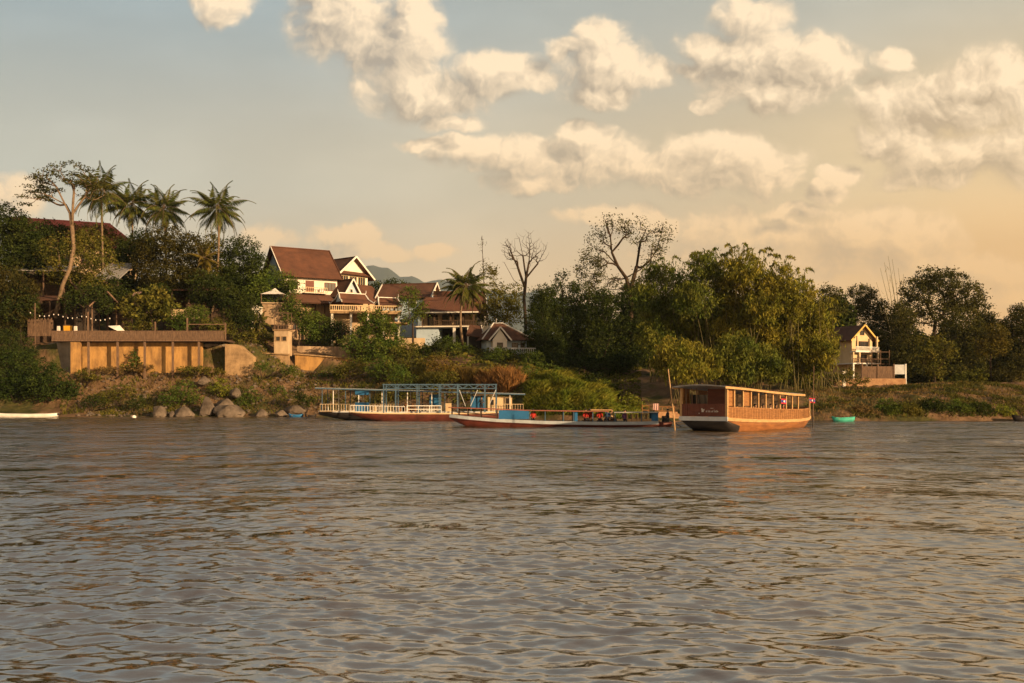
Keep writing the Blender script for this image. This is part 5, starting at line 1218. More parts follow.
wall_thing('ochre_wall', 'sunlit ochre retaining wall under the long wooden deck', 'wall', 77, 202, 141.4, 366, 342.5, 342.5, .6, OCHRE)
wall_thing('corner_pier', 'bright ochre end pier of the deck wall, left of the thin posts', 'wall', 70.5, 80, 140.0, 377, 341.5, 341.5, .5, OCHRE)
a = at(70.5, 140.0)
h = thing('return_wall', 'grey shaded return wall running back from the bright ochre pier', 'wall', (a.x, 140.0, zz(372, 140)), R(142))
obj('wall_body', box(0, 6.4, -.45, 0, -1.2, zz(341.5, 140) - zz(372, 140)), CONCRETE_GREY, h)
h = wall_thing('recess_wall', 'dark recessed wall below the right end of the deck', 'wall', 201, 227, 142.4, 366, 344, 344, .5, CONCRETE_GREY)
# sloping concrete block
a = at(225, 140.2); z0 = zz(367, 140.2); T = lambda px, py: (at(px, 140.2).x - a.x, zz(py, 140.2) - z0)
h = thing('sloping_wall', 'pale concrete wall with a sloping right shoulder at the deck end', 'wall', (a.x, 140.2, z0))
prof = [(0, -1.2), (T(253, 367)[0], -1.2), T(253, 357), T(240, 346), T(237, 344.5), (0, T(225, 344)[1])]
k = len(prof); obj('wall_body', MB().add([(x_, 0, z_) for x_, z_ in prof] + [(x_, 4.5, z_) for x_, z_ in prof], [tuple(range(k)), tuple(range(2 * k - 1, k - 1, -1))] + [(i + 1 if i + 1 < k else 0, i, i + k, i + k + 1 if i + 1 < k else k) for i in range(k)]), CONCRETE, h)
wall_thing('garden_wall', 'low ochre wall carrying the small guard hut', 'wall', 254, 289, 143, 366, 353.5, 355, .5, CONCRETE, CONCRETE)
wall_thing('retaining_wall', 'wide sunlit retaining wall with a ledge, above the moored ferry', 'wall', 295, 362, 146.5, 374, 354.5, 360, .7, OCHRE, CONCRETE)
wall_thing('planter_wall', 'stained low wall behind the ledge of the retaining wall', 'wall', 297, 350, 149, 358, 346, 347, .4, PLASTER_STAINED)
wall_thing('courtyard_wall', 'plain cream courtyard wall left of the pale blue house base', 'wall', 398, 425, 153, 350, 338, 338, .3, PLASTER)
d = 145; a = at(283, d); z0 = zz(353, d)
h = thing('guard_hut', 'small ochre guard hut with two square windows and a railed roof', 'hut', (a.x, d, z0), R(-4))
hw = 1.05; ht = zz(331, d) - z0
obj('wall', box(-hw, hw, -.9, .9, -.4, ht), PLASTER, h); obj('roof_slab', box(-hw - .15, hw + .15, -1.05, 1.05, ht, ht + .14), CONCRETE, h)
for x_ in (-.47, .47): window(h, x_, ht - 1.45, .55, .55, -.9, frame=CONCRETE, mull=0)
for x_ in (-1, 1):
    for y_ in (-.9, .9): obj('roof_post', box(x_ - .035, x_ + .035, y_ - .035, y_ + .035, ht + .14, zz(313, d) - z0), WOOD_GREY, h)
rail(h, (-1.05, -.95, ht + .14), (1.05, -.95, ht + .14), .6, .22, WOOD_GREY, .05)
obj('top_beam', MB().beam((-1.1, -.9, zz(313, d) - z0 + .05), (1.1, -.9, zz(313, d) - z0 + .05), .06).beam((-1.1, .9, zz(313, d) - z0 + .05), (1.1, .9, zz(313, d) - z0 + .05), .06), WOOD_GREY, h)
d = 152; a = at(275, d); z0 = zz(303, d)
h = thing('garden_gazebo', 'white tent gazebo with a peaked roof on a garden ledge before the big white house', 'gazebo', (a.x, d, z0))
hw = 1.75; zc = zz(295, d) - z0; zp = zz(288, d) - z0
mb = MB(); apex = (0, 0, zp)
for p_, q_ in (((-hw, -hw), (hw, -hw)), ((hw, -hw), (hw, hw)), ((hw, hw), (-hw, hw)), ((-hw, hw), (-hw, -hw))):
    mb.slab([(p_[0], p_[1], zc), (q_[0], q_[1], zc), (q_[0] * .3, q_[1] * .3, zc + (zp - zc) * .55), (p_[0] * .3, p_[1] * .3, zc + (zp - zc) * .55)], .03)
    mb.slab([(p_[0] * .3, p_[1] * .3, zc + (zp - zc) * .55), (q_[0] * .3, q_[1] * .3, zc + (zp - zc) * .55), apex], .03)
obj('canopy', mb, CLOTH_WHITE, h)
for x_ in (-1, 1):
    for y_ in (-1, 1): obj('post', box(x_ * (hw - .08) - .05, x_ * (hw - .08) + .05, y_ * (hw - .08) - .05, y_ * (hw - .08) + .05, -.3, zc), WOOD_GREY, h)
wall_thing('ledge_wall', 'short cream garden wall below the white gazebo', 'wall', 262, 300, 150.5, 318, 303.5, 304, .4, PLASTER_STAINED, PLASTER)
wall_thing('balustrade_wall', 'low white wall stub left of the short feathery palm', 'wall', 251, 262, 150, 322, 304, 307, .3, PLASTER_WHITE)
d = 150; a = at(170, d); z0 = zz(317, d)
h = thing('cream_balustrade', 'cream balustrade in the garden under the broad olive tree', 'balustrade', (a.x, d, z0))
L_ = at(200, d).x - a.x
mb = MB().box(0, L_, -.1, .1, .95, 1.15).box(0, L_, -.1, .1, -.3, .1)
for i in range(int(L_ / .24)): mb.box(.05 + i * .24, .17 + i * .24, -.06, .06, .1, .95)
obj('balusters', mb, CREAM_PAINT, h)
for px in (171, 189):
    x_ = at(px, d).x - a.x; obj('post', box(x_ - .12, x_ + .12, -.12, .12, -.3, 2.6), WOOD_GREY, h)
# small things on the deck
d = 143; z0 = zt_ - .1
h = thing('yellow_screen', 'bright yellow standing panel on the deck between two white curtains', 'panel', (at(68, d).x, d, z0))
obj('panel', box(-.62, .62, -.03, .03, .1, 2.15), YELLOW, h); obj('frame', MB().beam((-.68, 0, 0), (-.68, 0, 2.3), .09).beam((.68, 0, 0), (.68, 0, 2.3), .09).beam((-.68, 0, 2.25), (.68, 0, 2.25), .09), WOOD_DARK, h)
for px, lb in ((58.5, 'white curtain hanging left of the yellow panel on the deck'), (75.5, 'white curtain hanging right of the yellow panel on the deck')):
    n = 12; x_ = at(px, d).x; mb = MB()
    for i in range(n):
        a0, a1 = -.3 + .6 * i / n, -.3 + .6 * (i + 1) / n; w0, w1 = .05 * math.sin(i * 1.7), .05 * math.sin((i + 1) * 1.7)
        mb.slab([(a0, w0, .1), (a1, w1, .1), (a1 * .7, w1, 2.1), (a0 * .7, w0, 2.1)], .02)
    o = obj('curtain', mb, CLOTH_WHITE, None); o.location = (x_, d, z0); tag(o, lb, 'curtain', 'white curtains on the deck')
h = thing('white_parasol', 'white parasol tilted open over the deck tables', 'parasol', (at(119, 142.5).x, 142.5, z0))
obj('pole', MB().tube([(0, 0, 0), (0, 0, 1.9)], .035, 6), WOOD_GREY, h)
mb = MB(); tilt = Matrix.Translation((0, 0, 1.95)) @ Matrix.Rotation(R(24), 4, 'Y')
for i in range(8):
    a0, a1 = i * math.pi / 4, (i + 1) * math.pi / 4
    mb.slab([tilt @ Vector((1.45 * math.cos(a0), 1.45 * math.sin(a0), -.45)), tilt @ Vector((1.45 * math.cos(a1), 1.45 * math.sin(a1), -.45)), tilt @ Vector((0, 0, .25))], .02)
obj('canopy', mb, CLOTH_WHITE, h)
G = 'tables along the deck railing'
def table(px, d, lb):
    t = thing('deck_table', lb, 'table', (at(px, d).x, d, z0), 0, G)
    obj('tabletop', box(-.6, .6, -.4, .4, .7, .76), CLOTH_WHITE, t)
    for x_ in (-.5, .5):
        for y_ in (-.32, .32): obj('leg', box(x_ - .03, x_ + .03, y_ - .03, y_ + .03, 0, .7), WOOD_DARK, t)
table(92, 142, 'white-topped deck table left of the white parasol'); table(103, 142.2, 'white-topped deck table nearest the white parasol')
h = thing('string_lights', 'string of small white bulbs hung along the front of the dining hall', 'string lights', P(28, 311, 142))
e = P(112, 317, 142) - P(28, 311, 142); mb = MB(); pts = [Vector((e.x * f, 0, e.z * f - .5 * math.sin(math.pi * ((f * 3) % 1)))) for f in [i / 36 for i in range(37)]]
mb.tube(pts, .015, 3); obj('cable', mb, IRON, h)
for i in range(1, 36, 2):
    p_ = pts[i]; obj('bulb', MB().tube([p_, p_ + Vector((0, 0, -.08)), p_ + Vector((0, 0, -.17)), p_ + Vector((0, 0, -.21))], [.03, .07, .06, .01], 6), CLOTH_WHITE, h)
h = thing('string_light_post', 'thin grey post holding the left end of the string of bulbs', 'post', (at(35, 142).x, 142, 9.6))
obj('pole', MB().tube([(0, 0, 0), (0, 0, zz(303, 142) - 9.6)], .07, 6), WOOD_GREY, h)
h = thing('bamboo_fence', 'upright bamboo fence behind the left end of the deck railing', 'fence', (at(28, 144).x, 144, zz(332, 144)))
for k in range(22): obj('picket', MB().tube([(k * .17, 0, -.6), (k * .17, 0, 1.9 + .15 * math.sin(k * 2.3))], .06, 5), WOOD_GREY, h)
obj('rail', MB().beam((0, .06, .4), (3.6, .06, .4), .06).beam((0, .06, 1.4), (3.6, .06, 1.4), .06), WOOD_DARK, h)
h = thing('pale_awning', 'pinkish cloth awning hanging in the garden over the middle of the deck', 'awning', P(136, 296, 150))
obj('cloth', MB().slab([(-.75, -.6, -.75), (.6, -.6, -.6), (.75, .5, .75), (-.5, .5, .6)], .03), mat('pink_cloth', (.55, .34, .27), None, 1.0), h)
obj('pole', MB().tube([(.7, .5, -4), (.7, .5, .8)], .05, 5).tube([(-.5, .5, -4), (-.5, .5, .7)], .05, 5), WOOD_GREY, h)

# --- narrow white house on the right -------------------------------------------------
d = 160; g = 4.2; loc = at(855, d + 3.5); loc.z = g
h = thing('narrow_white_house', 'narrow three-storey white house with a sunlit gable and balconies, right of the bamboo', 'house', loc, R(24))
hw = 2.15; s1, s2, zev, zap = zz(364, d) - g, zz(352, d) - g, zz(336, d) - g, zz(324, d) - g
# ridge runs along y here: front gable faces -y
obj('wall', MB().box(-hw, hw, -.6, 5.5, 0, s1).box(-hw, hw, -1.6, 5.5, s1 + .18, zev), CREAM_PAINT, h)
obj('floor_slab', MB().box(-hw - 1.2, hw + .25, -3.2, 5.5, s1, s1 + .18).box(-hw - .4, hw + .3, -2.9, -1.62, s2 - .02, s2 + .16), WHITE_PAINT, h)
obj('gable', MB().add([(-hw, -1.6, zev), (hw, -1.6, zev), (0, -1.6, zap - .15), (-hw, -1.4, zev), (hw, -1.4, zev), (0, -1.4, zap - .15)], [(0, 1, 2), (5, 4, 3), (0, 3, 4, 1), (1, 4, 5, 2), (2, 5, 3, 0)]), CREAM_PAINT, h)
e = hw + .75; so_ = (zap - zev) / hw * .75
obj('roof', MB().slab([(-e, 6.2, zev - so_), (-e, -2.25, zev - so_), (0, -2.25, zap), (0, 6.2, zap)], .14).slab([(e, -2.25, zev - so_), (e, 6.2, zev - so_), (0, 6.2, zap), (0, -2.25, zap)], .14), ROOF_BROWN, h)
obj('bargeboard', MB().beam((-e, -2.29, zev - so_ - .05), (0, -2.29, zap - .02), .1, .24).beam((e, -2.29, zev - so_ - .05), (0, -2.29, zap - .02), .1, .24), mat('gold_trim', (.72, .47, .14), None, 1), h)
for x_ in (-hw + .1, hw - .1): obj('column', box(x_ - .12, x_ + .12, -2.85, -2.6, s2 + .16, zev), CREAM_PAINT, h)
for x_ in (-hw - 1.0, -hw + .3, hw - .1): obj('column', box(x_ - .12, x_ + .12, -3.1, -2.85, s1 + .18, s2 - .02), CREAM_PAINT, h)
for x_ in (-hw - 1.0, -.4, hw - .1): obj('column', box(x_ - .12, x_ + .12, -3.1, -2.85, -.6, s1), WHITE_PAINT, h)
rail(h, (-hw - .3, -2.85, s2 + .16), (hw + .2, -2.85, s2 + .16), .7, .16, WHITE_PAINT, .06); rail(h, (-hw - 1.1, -3.1, s1 + .18), (hw + .2, -3.1, s1 + .18), .7, .2, WOOD_GREY, .06)
window(h, 0, s2 + .65, 2.4, 1.1, -1.6, frame=WOOD_DARK, mull=2); window(h, 0, s1 + .3, 1.8, 1.2, -1.6, frame=WOOD_DARK, mull=1)
window(h, -1.0, .5, .9, 1.1, -.6, frame=WOOD_DARK); window(h, 1.0, .5, .9, 1.1, -.6, frame=WOOD_DARK)
window(h, 1.5, s2 + .6, .9, 1.1, -hw, 'left', WHITE_PAINT, 0); window(h, 0, zev + .35, .7, .6, -1.6, frame=WOOD_DARK, mull=0)
d = 150
h = wall_thing('terrace_wall', 'sunlit brick terrace wall in front of the narrow white house', 'wall', 828, 906, d, 392, 378.5, 378.5, .4, BRICK_BAND)
h2 = thing('garden_screen', 'grey board screen with a white end panel standing behind the brick terrace wall', 'screen', (at(862, d + 1.5).x, d + 1.5, zz(380, d)))
L_ = at(906, d).x - at(862, d).x
obj('board_panel', box(0, L_ * .72, -.06, .06, 0, zz(366, d) - zz(380, d)), WOOD_GREY, h2); obj('white_panel', box(L_ * .74, L_, -.08, .08, .9, zz(365, d) - zz(380, d) + .1), GREY_PAINT, h2)
for x_ in (0, L_ * .36, L_ * .73, L_): obj('post', box(x_ - .1, x_ + .1, -.14, .14, -.6, zz(364.5, d) - zz(380, d) + .15), WHITE_PAINT if x_ > L_ * .9 else WOOD_GREY, h2)
for px, lb in ((844, 'white gate pillar left of the leafy bush on the brick terrace wall'),):
    h3 = thing('gate_pillar', lb, 'pillar', (at(px, 149).x, 149, zz(388, 149))); obj('shaft', box(-.2, .2, -.2, .2, -.4, zz(372, 149) - zz(388, 149)), PLASTER_WHITE, h3); obj('cap', box(-.28, .28, -.28, .28, zz(372, 149) - zz(388, 149), zz(371, 149) - zz(388, 149)), PLASTER_WHITE, h3)
h = thing('bamboo_rack', 'low open rack of grey bamboo rails between the white house and the dark trees', 'rack', (at(872, 158).x, 158, 4.0))
for k, py in enumerate((352, 359, 364)): obj('rail', MB().beam((0, 0, zz(py, 158) - 4), (at(890, 158).x - at(872, 158).x, 0, zz(py, 158) - 4), .09), WOOD_GREY, h)
for x_ in (0, 1.4, 2.8): obj('post', MB().beam((x_, .1, -.3), (x_, .1, zz(350, 158) - 4), .1), WOOD_GREY, h)
h = thing('stone_landing', 'old stone block landing half buried in the right bank grass', 'landing', P(881, 404, 119), R(-6))
obj('block', MB().box(-1.1, .3, -.6, .8, -.5, .75).box(.34, 1.5, -.5, .7, -.5, .55), CONCRETE_GREY, h)
# fence of stakes on the mound and by the path
h = thing('stake_fence', 'row of thin bamboo stakes with a rail on top of the grassy mound', 'fence', (at(580, 124).x, 124, ground_z(at(580, 124).x, 124)))
e = Vector((at(612, 124).x - at(580, 124).x, 0, zz(388, 124) - zz(387, 124)))
for k in range(9):
    p_ = e * (k / 8); gz = ground_z(h.location.x + p_.x, 124) - h.location.z
    obj('stake', MB().tube([Vector((p_.x, 0, gz - .3)), Vector((p_.x + random.uniform(-.1, .1), 0, gz + 1.1 + random.uniform(-.2, .4)))], .04, 5), WOOD_GREY, h)
gz0 = ground_z(h.location.x, 124) - h.location.z; gz1 = ground_z(h.location.x + e.x, 124) - h.location.z
obj('rail', MB().tube([Vector((0, -.05, gz0 + .75)), Vector((e.x, -.05, gz1 + .75))], .04, 5), WOOD_TAN, h)
h = thing('landing_fence', 'rough wooden rail fence on the sandy landing left of the orange boat', 'fence', (at(642, 115).x, 115, ground_z(at(642, 115).x, 115)))
for k in range(6):
    x_ = k * .75; gz = ground_z(h.location.x + x_, 115) - h.location.z; obj('post', MB().tube([(x_, 0, gz - .3), (x_ + random.uniform(-.1, .1), 0, gz + 1.0)], .06, 5), WOOD_HONEY, h)
for zz_ in (.35, .85):
    obj('rail', MB().tube([(0, -.07, ground_z(h.location.x, 115) - h.location.z + zz_), (3.75, -.07, ground_z(h.location.x + 3.75, 115) - h.location.z + zz_)], .05, 5), WOOD_HONEY, h)
p_ = Vector((at(656, 114.6).x, 114.6, 0)); p_.z = ground_z(p_.x, p_.y)
mb = MB()
for i in range(8):
    a0, a1 = -.5 + i / 8, -.5 + (i + 1) / 8; w0, w1 = .06 * math.sin(i * 2), .06 * math.sin((i + 1) * 2)
    mb.slab([(a0 * .7, w0, .35), (a1 * .7, w1, .35), (a1 * .6, w1 * .4, 1.1), (a0 * .6, w0 * .4, 1.1)], .02)
o = obj('hung_cloth', mb, mat('pink_wash', (.50, .27, .25), (.42, .30, .28), 2.0), None); o.location = p_ + Vector((0, 0, .15)); tag(o, 'faded pink cloth hung on the rail fence at the landing', 'cloth')
mb = MB()
for k in range(4): mb.box(-1.6 + .1 * k, 1.6 - .1 * k, .55 * k, .55 * k + .56, -.5, .22 + .2 * k)
o = obj('landing_steps', mb, BRICK_BAND, None); o.location = (at(668, 112.6).x, 112.2, .1); tag(o, 'worn orange earth steps leading up from the water left of the orange boat', 'steps')
# ------------------------------------------------------------------ people
SKIN = mat('skin', (.32, .17, .10), (.28, .15, .09), 3, .6)
HAIR = mat('black_hair', (.018, .014, .012), None, 4, .5)
def person(label, loc, rz, shirt, trousers, pose='sit', group=None, arm='rest'):
    """one continuous skinned figure; z = 0 at the seat for a sitting figure, at the soles for a standing one"""
    t = thing('person', label, 'person', loc, rz, group)
    V, E, Rr = [], [], []
    def v(p, r, link_=None):
        V.append(p); Rr.append(r)
        if link_ is not None: E.append((link_, len(V) - 1))
        return len(V) - 1
    hz_ = .10 if pose == 'sit' else .90
    pel = v((0, 0, hz_), (.15, .12)); wa = v((0, -.01, hz_ + .2), (.135, .10), pel); ch = v((0, -.02, hz_ + .40), (.165, .115), wa)
    nk = v((0, -.01, hz_ + .56), (.062, .062), ch); hd0 = v((0, .0, hz_ + .63), (.068, .078), nk); hd1 = v((0, .015, hz_ + .73), (.082, .10), hd0); v((0, .005, hz_ + .82), (.055, .07), hd1)
    v((0, .10, hz_ + .71), (.018, .02), hd1)                      # nose
    for s in (-1, 1):
        v((s * .092, -.005, hz_ + .72), (.014, .022), hd1)         # ears
        sh = v((s * .17, -.02, hz_ + .47), (.06, .06), ch)
        if arm == 'raise' and s > 0:
            el_ = v((s * .32, .08, hz_ + .62), (.043, .043), sh); wr_ = v((s * .30, .16, hz_ + .86), (.032, .032), el_); v((s * .30, .18, hz_ + .95), (.034, .018), wr_)
        else:
            el_ = v((s * .24, .03, hz_ + .20), (.043, .043), sh); wr_ = v((s * .17, .25, hz_ + .12), (.03, .03), el_); hn_ = v((s * .14, .33, hz_ + .10), (.034, .02), wr_)
            for q in (-1, 0, 1): v((s * .14 + q * .022, .40, hz_ + .085), (.009, .009), hn_)
            v((s * .10, .35, hz_ + .12), (.01, .01), hn_)
        hp = v((s * .09, .02, hz_ - .02), (.095, .09), pel)
        if pose == 'sit':
            kn = v((s * .11, .42, hz_ + .0), (.062, .062), hp); an = v((s * .11, .44, -.36), (.042, .042), kn); v((s * .11, .56, -.41), (.04, .028), an)
        else:
            kn = v((s * .10, .03, .48), (.06, .06), hp); an = v((s * .10, .0, .08), (.042, .042), kn); v((s * .11, .13, .035), (.04, .028), an)
    me = bpy.data.meshes.new('skin_frame'); me.from_pydata(V, E, [])
    o = bpy.data.objects.new('skin_frame', me); COL.objects.link(o)
    o.modifiers.new('skin', 'SKIN'); sv = me.skin_vertices[0].data
    for i, r in enumerate(Rr): sv[i].radius = r
    sv[0].use_root = True
    sb_ = o.modifiers.new('smooth', 'SUBSURF'); sb_.levels = 1; sb_.render_levels = 1
    dg = bpy.context.evaluated_depsgraph_get(); bm_ = bpy.data.meshes.new_from_object(o.evaluated_get(dg))
    bpy.data.objects.remove(o); bpy.data.meshes.remove(me)
    bm_.name = 'body'; bm_.materials.clear()
    for m in (SKIN, shirt, trousers): bm_.materials.append(m)
    for p in bm_.polygons:
        c = p.center; z = c.z - hz_; p.use_smooth = True
        if z > .53: k = 0
        elif z > .04 and c.y < .17: k = 1
        elif c.y > .2 and z > .045 and abs(c.x) < .24: k = 0
        elif pose == 'sit' and c.z < -.3: k = 0
        elif pose != 'sit' and c.z < .1: k = 0
        else: k = 2
        if arm == 'raise' and c.x > .2 and z > .5: k = 0
        p.material_index = k
    b = link('body', bm_, t)
    hm = bmesh.new(); bmesh.ops.create_uvsphere(hm, u_segments=10, v_segments=7, radius=1)
    bmesh.ops.delete(hm, geom=[q for q in hm.verts if q.co.z < -.25 and q.co.y > -.2], context='VERTS')
    for q in hm.verts: q.co = Vector((q.co.x * .098, q.co.y * .118 - .012, q.co.z * .10 + hz_ + .775))
    hme = bpy.data.meshes.new('hair'); hm.to_mesh(hme); hm.free(); hme.materials.append(HAIR); link('hair', hme, t)
    return t
def dye(name, c): return mat(name, c, tuple(v * .8 for v in c), 2, .85)
SH_RED, SH_WHITE, SH_PURPLE, SH_NAVY, SH_TAN, SH_DARK = dye('shirt_red', (.50, .04, .03)), dye('shirt_white', (.72, .68, .64)), dye('shirt_purple', (.22, .10, .32)), dye('shirt_navy', (.03, .06, .16)), dye('shirt_tan', (.52, .36, .2)), dye('shirt_dark', (.04, .04, .045))
TR_DARK, TR_TAN = dye('trousers_dark', (.035, .035, .045)), dye('trousers_tan', (.25, .18, .11))

# ------------------------------------------------------------------ boat hulls
def hull(stations, n=9):
    """stations: (x, half width at rim, rim z, keel z, half width at bottom). open boat shell, thick"""
    mb = MB(); ring = []
    for (x, b, zr_, zk, bb) in stations:
        o = []
        for j in range(n):
            t = j / (n - 1) * 2 - 1; a = abs(t)
            if a < .45: y = t / .45 * bb; z = zk
            else:
                f = (a - .45) / .55; y = math.copysign(bb + (b - bb) * math.sin(f * math.pi / 2) ** .8, t); z = zk + (zr_ - zk) * f ** 1.15
            o.append((x, y, z))
        i_ = [(x, y * .93, max(z, zk + .12) if abs(y) < b * .97 else zr_) for (x, y, z) in o]
        ring.append((o, i_))
    m = len(stations); idx = lambda s, k, w_: (s * 2 + w_) * n + k
    V = []
    for o, i_ in ring: V += o + i_
    Fc = []
    for s in range(m - 1):
        for k in range(n - 1):
            Fc.append((idx(s, k, 0), idx(s, k + 1, 0), idx(s + 1, k + 1, 0), idx(s + 1, k, 0)))
            Fc.append((idx(s, k, 1), idx(s + 1, k, 1), idx(s + 1, k + 1, 1), idx(s, k + 1, 1)))
        for k, fl in ((0, 0), (n - 1, 1)):
            q = (idx(s, k, 0), idx(s + 1, k, 0), idx(s + 1, k, 1), idx(s, k, 1)); Fc.append(q if fl == 0 else q[::-1])
    for s in (0, m - 1):
        Fc.append(tuple(idx(s, k, 0) for k in range(n)) if s else tuple(idx(s, k, 0) for k in reversed(range(n))))
        Fc.append(tuple(idx(s, k, 1) for k in range(n)) if not s else tuple(idx(s, k, 1) for k in reversed(range(n))))
    return mb.add(V, Fc)
def rimband(st, z_off, h_, out, sides=(-1, 1)):
    mb = MB()
    for sg in sides:
        for a, b in zip(st[:-1], st[1:]):
            mb.slab([(a[0], sg * (a[1] + out), a[2] + z_off), (b[0], sg * (b[1] + out), b[2] + z_off), (b[0], sg * (b[1] - .03), b[2] + z_off), (a[0], sg * (a[1] - .03), a[2] + z_off)][::-sg], h_)
    return mb
def slats(a, b, z0a, z1a, z0b, z1b, step=.14, th=.04):
    """upright boards side by side from a to b (x, y), foot and top heights at either end"""
    mb = MB(); a, b = Vector((*a, 0)), Vector((*b, 0)); L_ = (b - a).length; n = max(2, int(L_ / step)); u = (b - a) / L_; nrm = Vector((u.y, -u.x, 0))
    for i in range(n):
        f0, f1 = i / n, (i + .88) / n; f = (f0 + f1) / 2; p, q = a.lerp(b, f0), a.lerp(b, f1)
        z0, z1 = z0a + (z0b - z0a) * f, z1a + (z1b - z1a) * f; k = .012 * (i % 3)
        o0, o1 = nrm * (th / 2 + k), nrm * (-th / 2)
        mb.add([p + o0 + Vector((0, 0, z0)), q + o0 + Vector((0, 0, z0)), q + o1 + Vector((0, 0, z0)), p + o1 + Vector((0, 0, z0)),
                p + o0 + Vector((0, 0, z1)), q + o0 + Vector((0, 0, z1)), q + o1 + Vector((0, 0, z1)), p + o1 + Vector((0, 0, z1))],
               [(3, 2, 1, 0), (4, 5, 6, 7), (0, 1, 5, 4), (1, 2, 6, 5), (2, 3, 7, 6), (3, 0, 4, 7)])
    mb.beam(a + nrm * .0 + Vector((0, 0, z1a + .03)), b + Vector((0, 0, z1b + .03)), .1, .08)
    return mb

# --- orange slow boat -----------------------------------------------------------
axis = R(50); ca, sa = math.cos(axis), math.sin(axis)
corner = at(727, 73.0); W2 = 1.95
o_ = corner + Vector((-sa, ca, 0)) * W2
sb = thing('slow_boat', 'large honey-wood river boat with a curved roof and an open dark cabin end', 'river boat', (o_.x, o_.y, 0), axis)
ST = [(0, 1.95, .98, .62, 1.35), (.9, 2.0, .92, .16, 1.45), (2.0, 2.0, .86, -.3, 1.5), (5, 2.0, .76, -.4, 1.5), (9, 1.95, .68, -.4, 1.45), (13, 1.75, .66, -.35, 1.2), (15.6, 1.4, .74, -.1, .9), (17.2, .9, .86, .3, .5), (18.2, .45, .98, .75, .25)]
obj('hull', hull(ST, 13), WOOD_ORANGE, sb, True)
obj('gunwale', rimband(ST, .10, .24, .07), WOOD_TAN, sb)
obj('stern_board', MB().box(-.09, -.01, -2.04, 2.04, .80, 1.12), GREY_PAINT, sb)
obj('tarred_bottom', hull([(x - .012, b * .985, zk + (zr_ - zk) * .62, zk - .012, bb * 1.005) for (x, b, zr_, zk, bb) in ST[:3]], 13), TAR, sb, True)
obj('deck', MB().add([(x, s * b * .92, z - .04) for (x, b, z, _, _) in ST for s in (-1, 1)], [(2 * i, 2 * i + 2, 2 * i + 3, 2 * i + 1) for i in range(len(ST) - 1)]), WOOD_DARK, sb)
zr_ = lambda x: float(np.interp(x, [q[0] for q in ST], [q[2] for q in ST]))
bw = lambda x: float(np.interp(x, [q[0] for q in ST], [q[1] for q in ST])) - .06
roofz = lambda x: float(np.interp(x, [-.6, 3, 7, 11, 15.0], [3.36, 3.22, 3.02, 2.86, 2.80]))
wallz = lambda x: float(np.interp(x, [0, 4, 9, 14, 16.5], [1.80, 1.70, 1.56, 1.50, 1.58]))
xs = [0.05, 3.2, 5.5, 8, 10.5, 12.8, 14.6, 16.4]
for sg in (-1, 1):
    mb = MB()
    for a, b in zip(xs[:-1], xs[1:]):
        q = slats((a, sg * bw(a)), (b, sg * bw(b)), zr_(a) + .08, wallz(a), zr_(b) + .08, wallz(b)); k = len(mb.v)
        mb.add(q.v, q.f)
    obj('side_planking', mb, WOOD_HONEY, sb)
    for x in (1.15, 2.55, 3.85, 5.1, 6.4, 7.7, 9.0, 10.3, 11.6, 12.9):
        y = sg * (bw(x) - .02); obj('roof_post', box(x - .07, x + .07, y - .06, y + .06, wallz(x) + .06, roofz(x) - .1), WOOD_TAN, sb)
    obj('corner_post', box(-.02, .16, sg * bw(.1) - .09, sg * bw(.1) + .09, 1.1, roofz(.1) - .08), WOOD_TAN, sb)
    ps = (.18, 3.8)
    obj('cabin_wall', MB().add([(ps[0], sg * (bw(1) - .1), 1.9), (1.1, sg * (bw(1) - .1), 1.9), (1.1, sg * (bw(1) - .1), roofz(1) - .1), (ps[0], sg * (bw(1) - .1), roofz(.2) - .1)] + [(ps[0], sg * (bw(1) - .16), 1.9), (1.1, sg * (bw(1) - .16), 1.9), (1.1, sg * (bw(1) - .16), roofz(1) - .1), (ps[0], sg * (bw(1) - .16), roofz(.2) - .1)],
                              [(0, 1, 2, 3), (7, 6, 5, 4), (0, 4, 5, 1), (1, 5, 6, 2), (2, 6, 7, 3), (3, 7, 4, 0)]), WOOD_HONEY, sb)
    obj('cabin_wall', box(2.6, 3.8, sg * (bw(3) - .13) - .03, sg * (bw(3) - .13) + .03, 1.88, roofz(3.8) - .12), WOOD_HONEY, sb)
# end panel with its faded painted lettering
ep = obj('end_panel', slats((.0, 1.82), (.0, -1.82), 1.14, 2.0, 1.14, 2.0, .16), WOOD_RED, sb)
mb = MB(); rs = random.Random(3)
def mark(y, z, w_, h_): mb.box(-.075, -.062, y - w_ / 2, y + w_ / 2, z - h_ / 2, z + h_ / 2)
mark(.02, 1.55, .17, .20); mark(.08, 1.68, .09, .09); mark(-.10, 1.62, .05, .12)
y = -.28
for w_, h_ in ((.11, .12), (.05, .17), (.10, .12), (.06, .10), (.11, .12), (.05, .19), (.09, .11)):
    mark(y, 1.50 + (h_ - .12) / 2, w_ * .45, h_); mark(y - w_ * .4, 1.5 + (.04 if w_ > .08 else -.02), w_ * .5, .035); y -= w_ + .045
mark(-1.16, 1.52, .05, .16); mark(-1.23, 1.5, .09, .04); mark(-.75, 1.74, .25, .03); mark(.32, 1.36, .06, .06)
obj('painted_lettering', mb, mat('faded_white_letters', (.62, .56, .5), None, 2), ep)
obj('bulkhead', MB().box(1.12, 1.2, -1.8, .25, 1.0, roofz(1) - .12), WOOD_RED, sb)
for y in (.62, 1.0, 1.5): obj('frame_pole', MB().tube([(.1, y, 2.0), (.25, y + .12, roofz(.2) - .1)], .045, 6), WOOD_GREY, sb)
obj('inner_window', MB().box(1.15, 1.2, .3, 1.75, 2.05, 2.75), GLASS, sb)
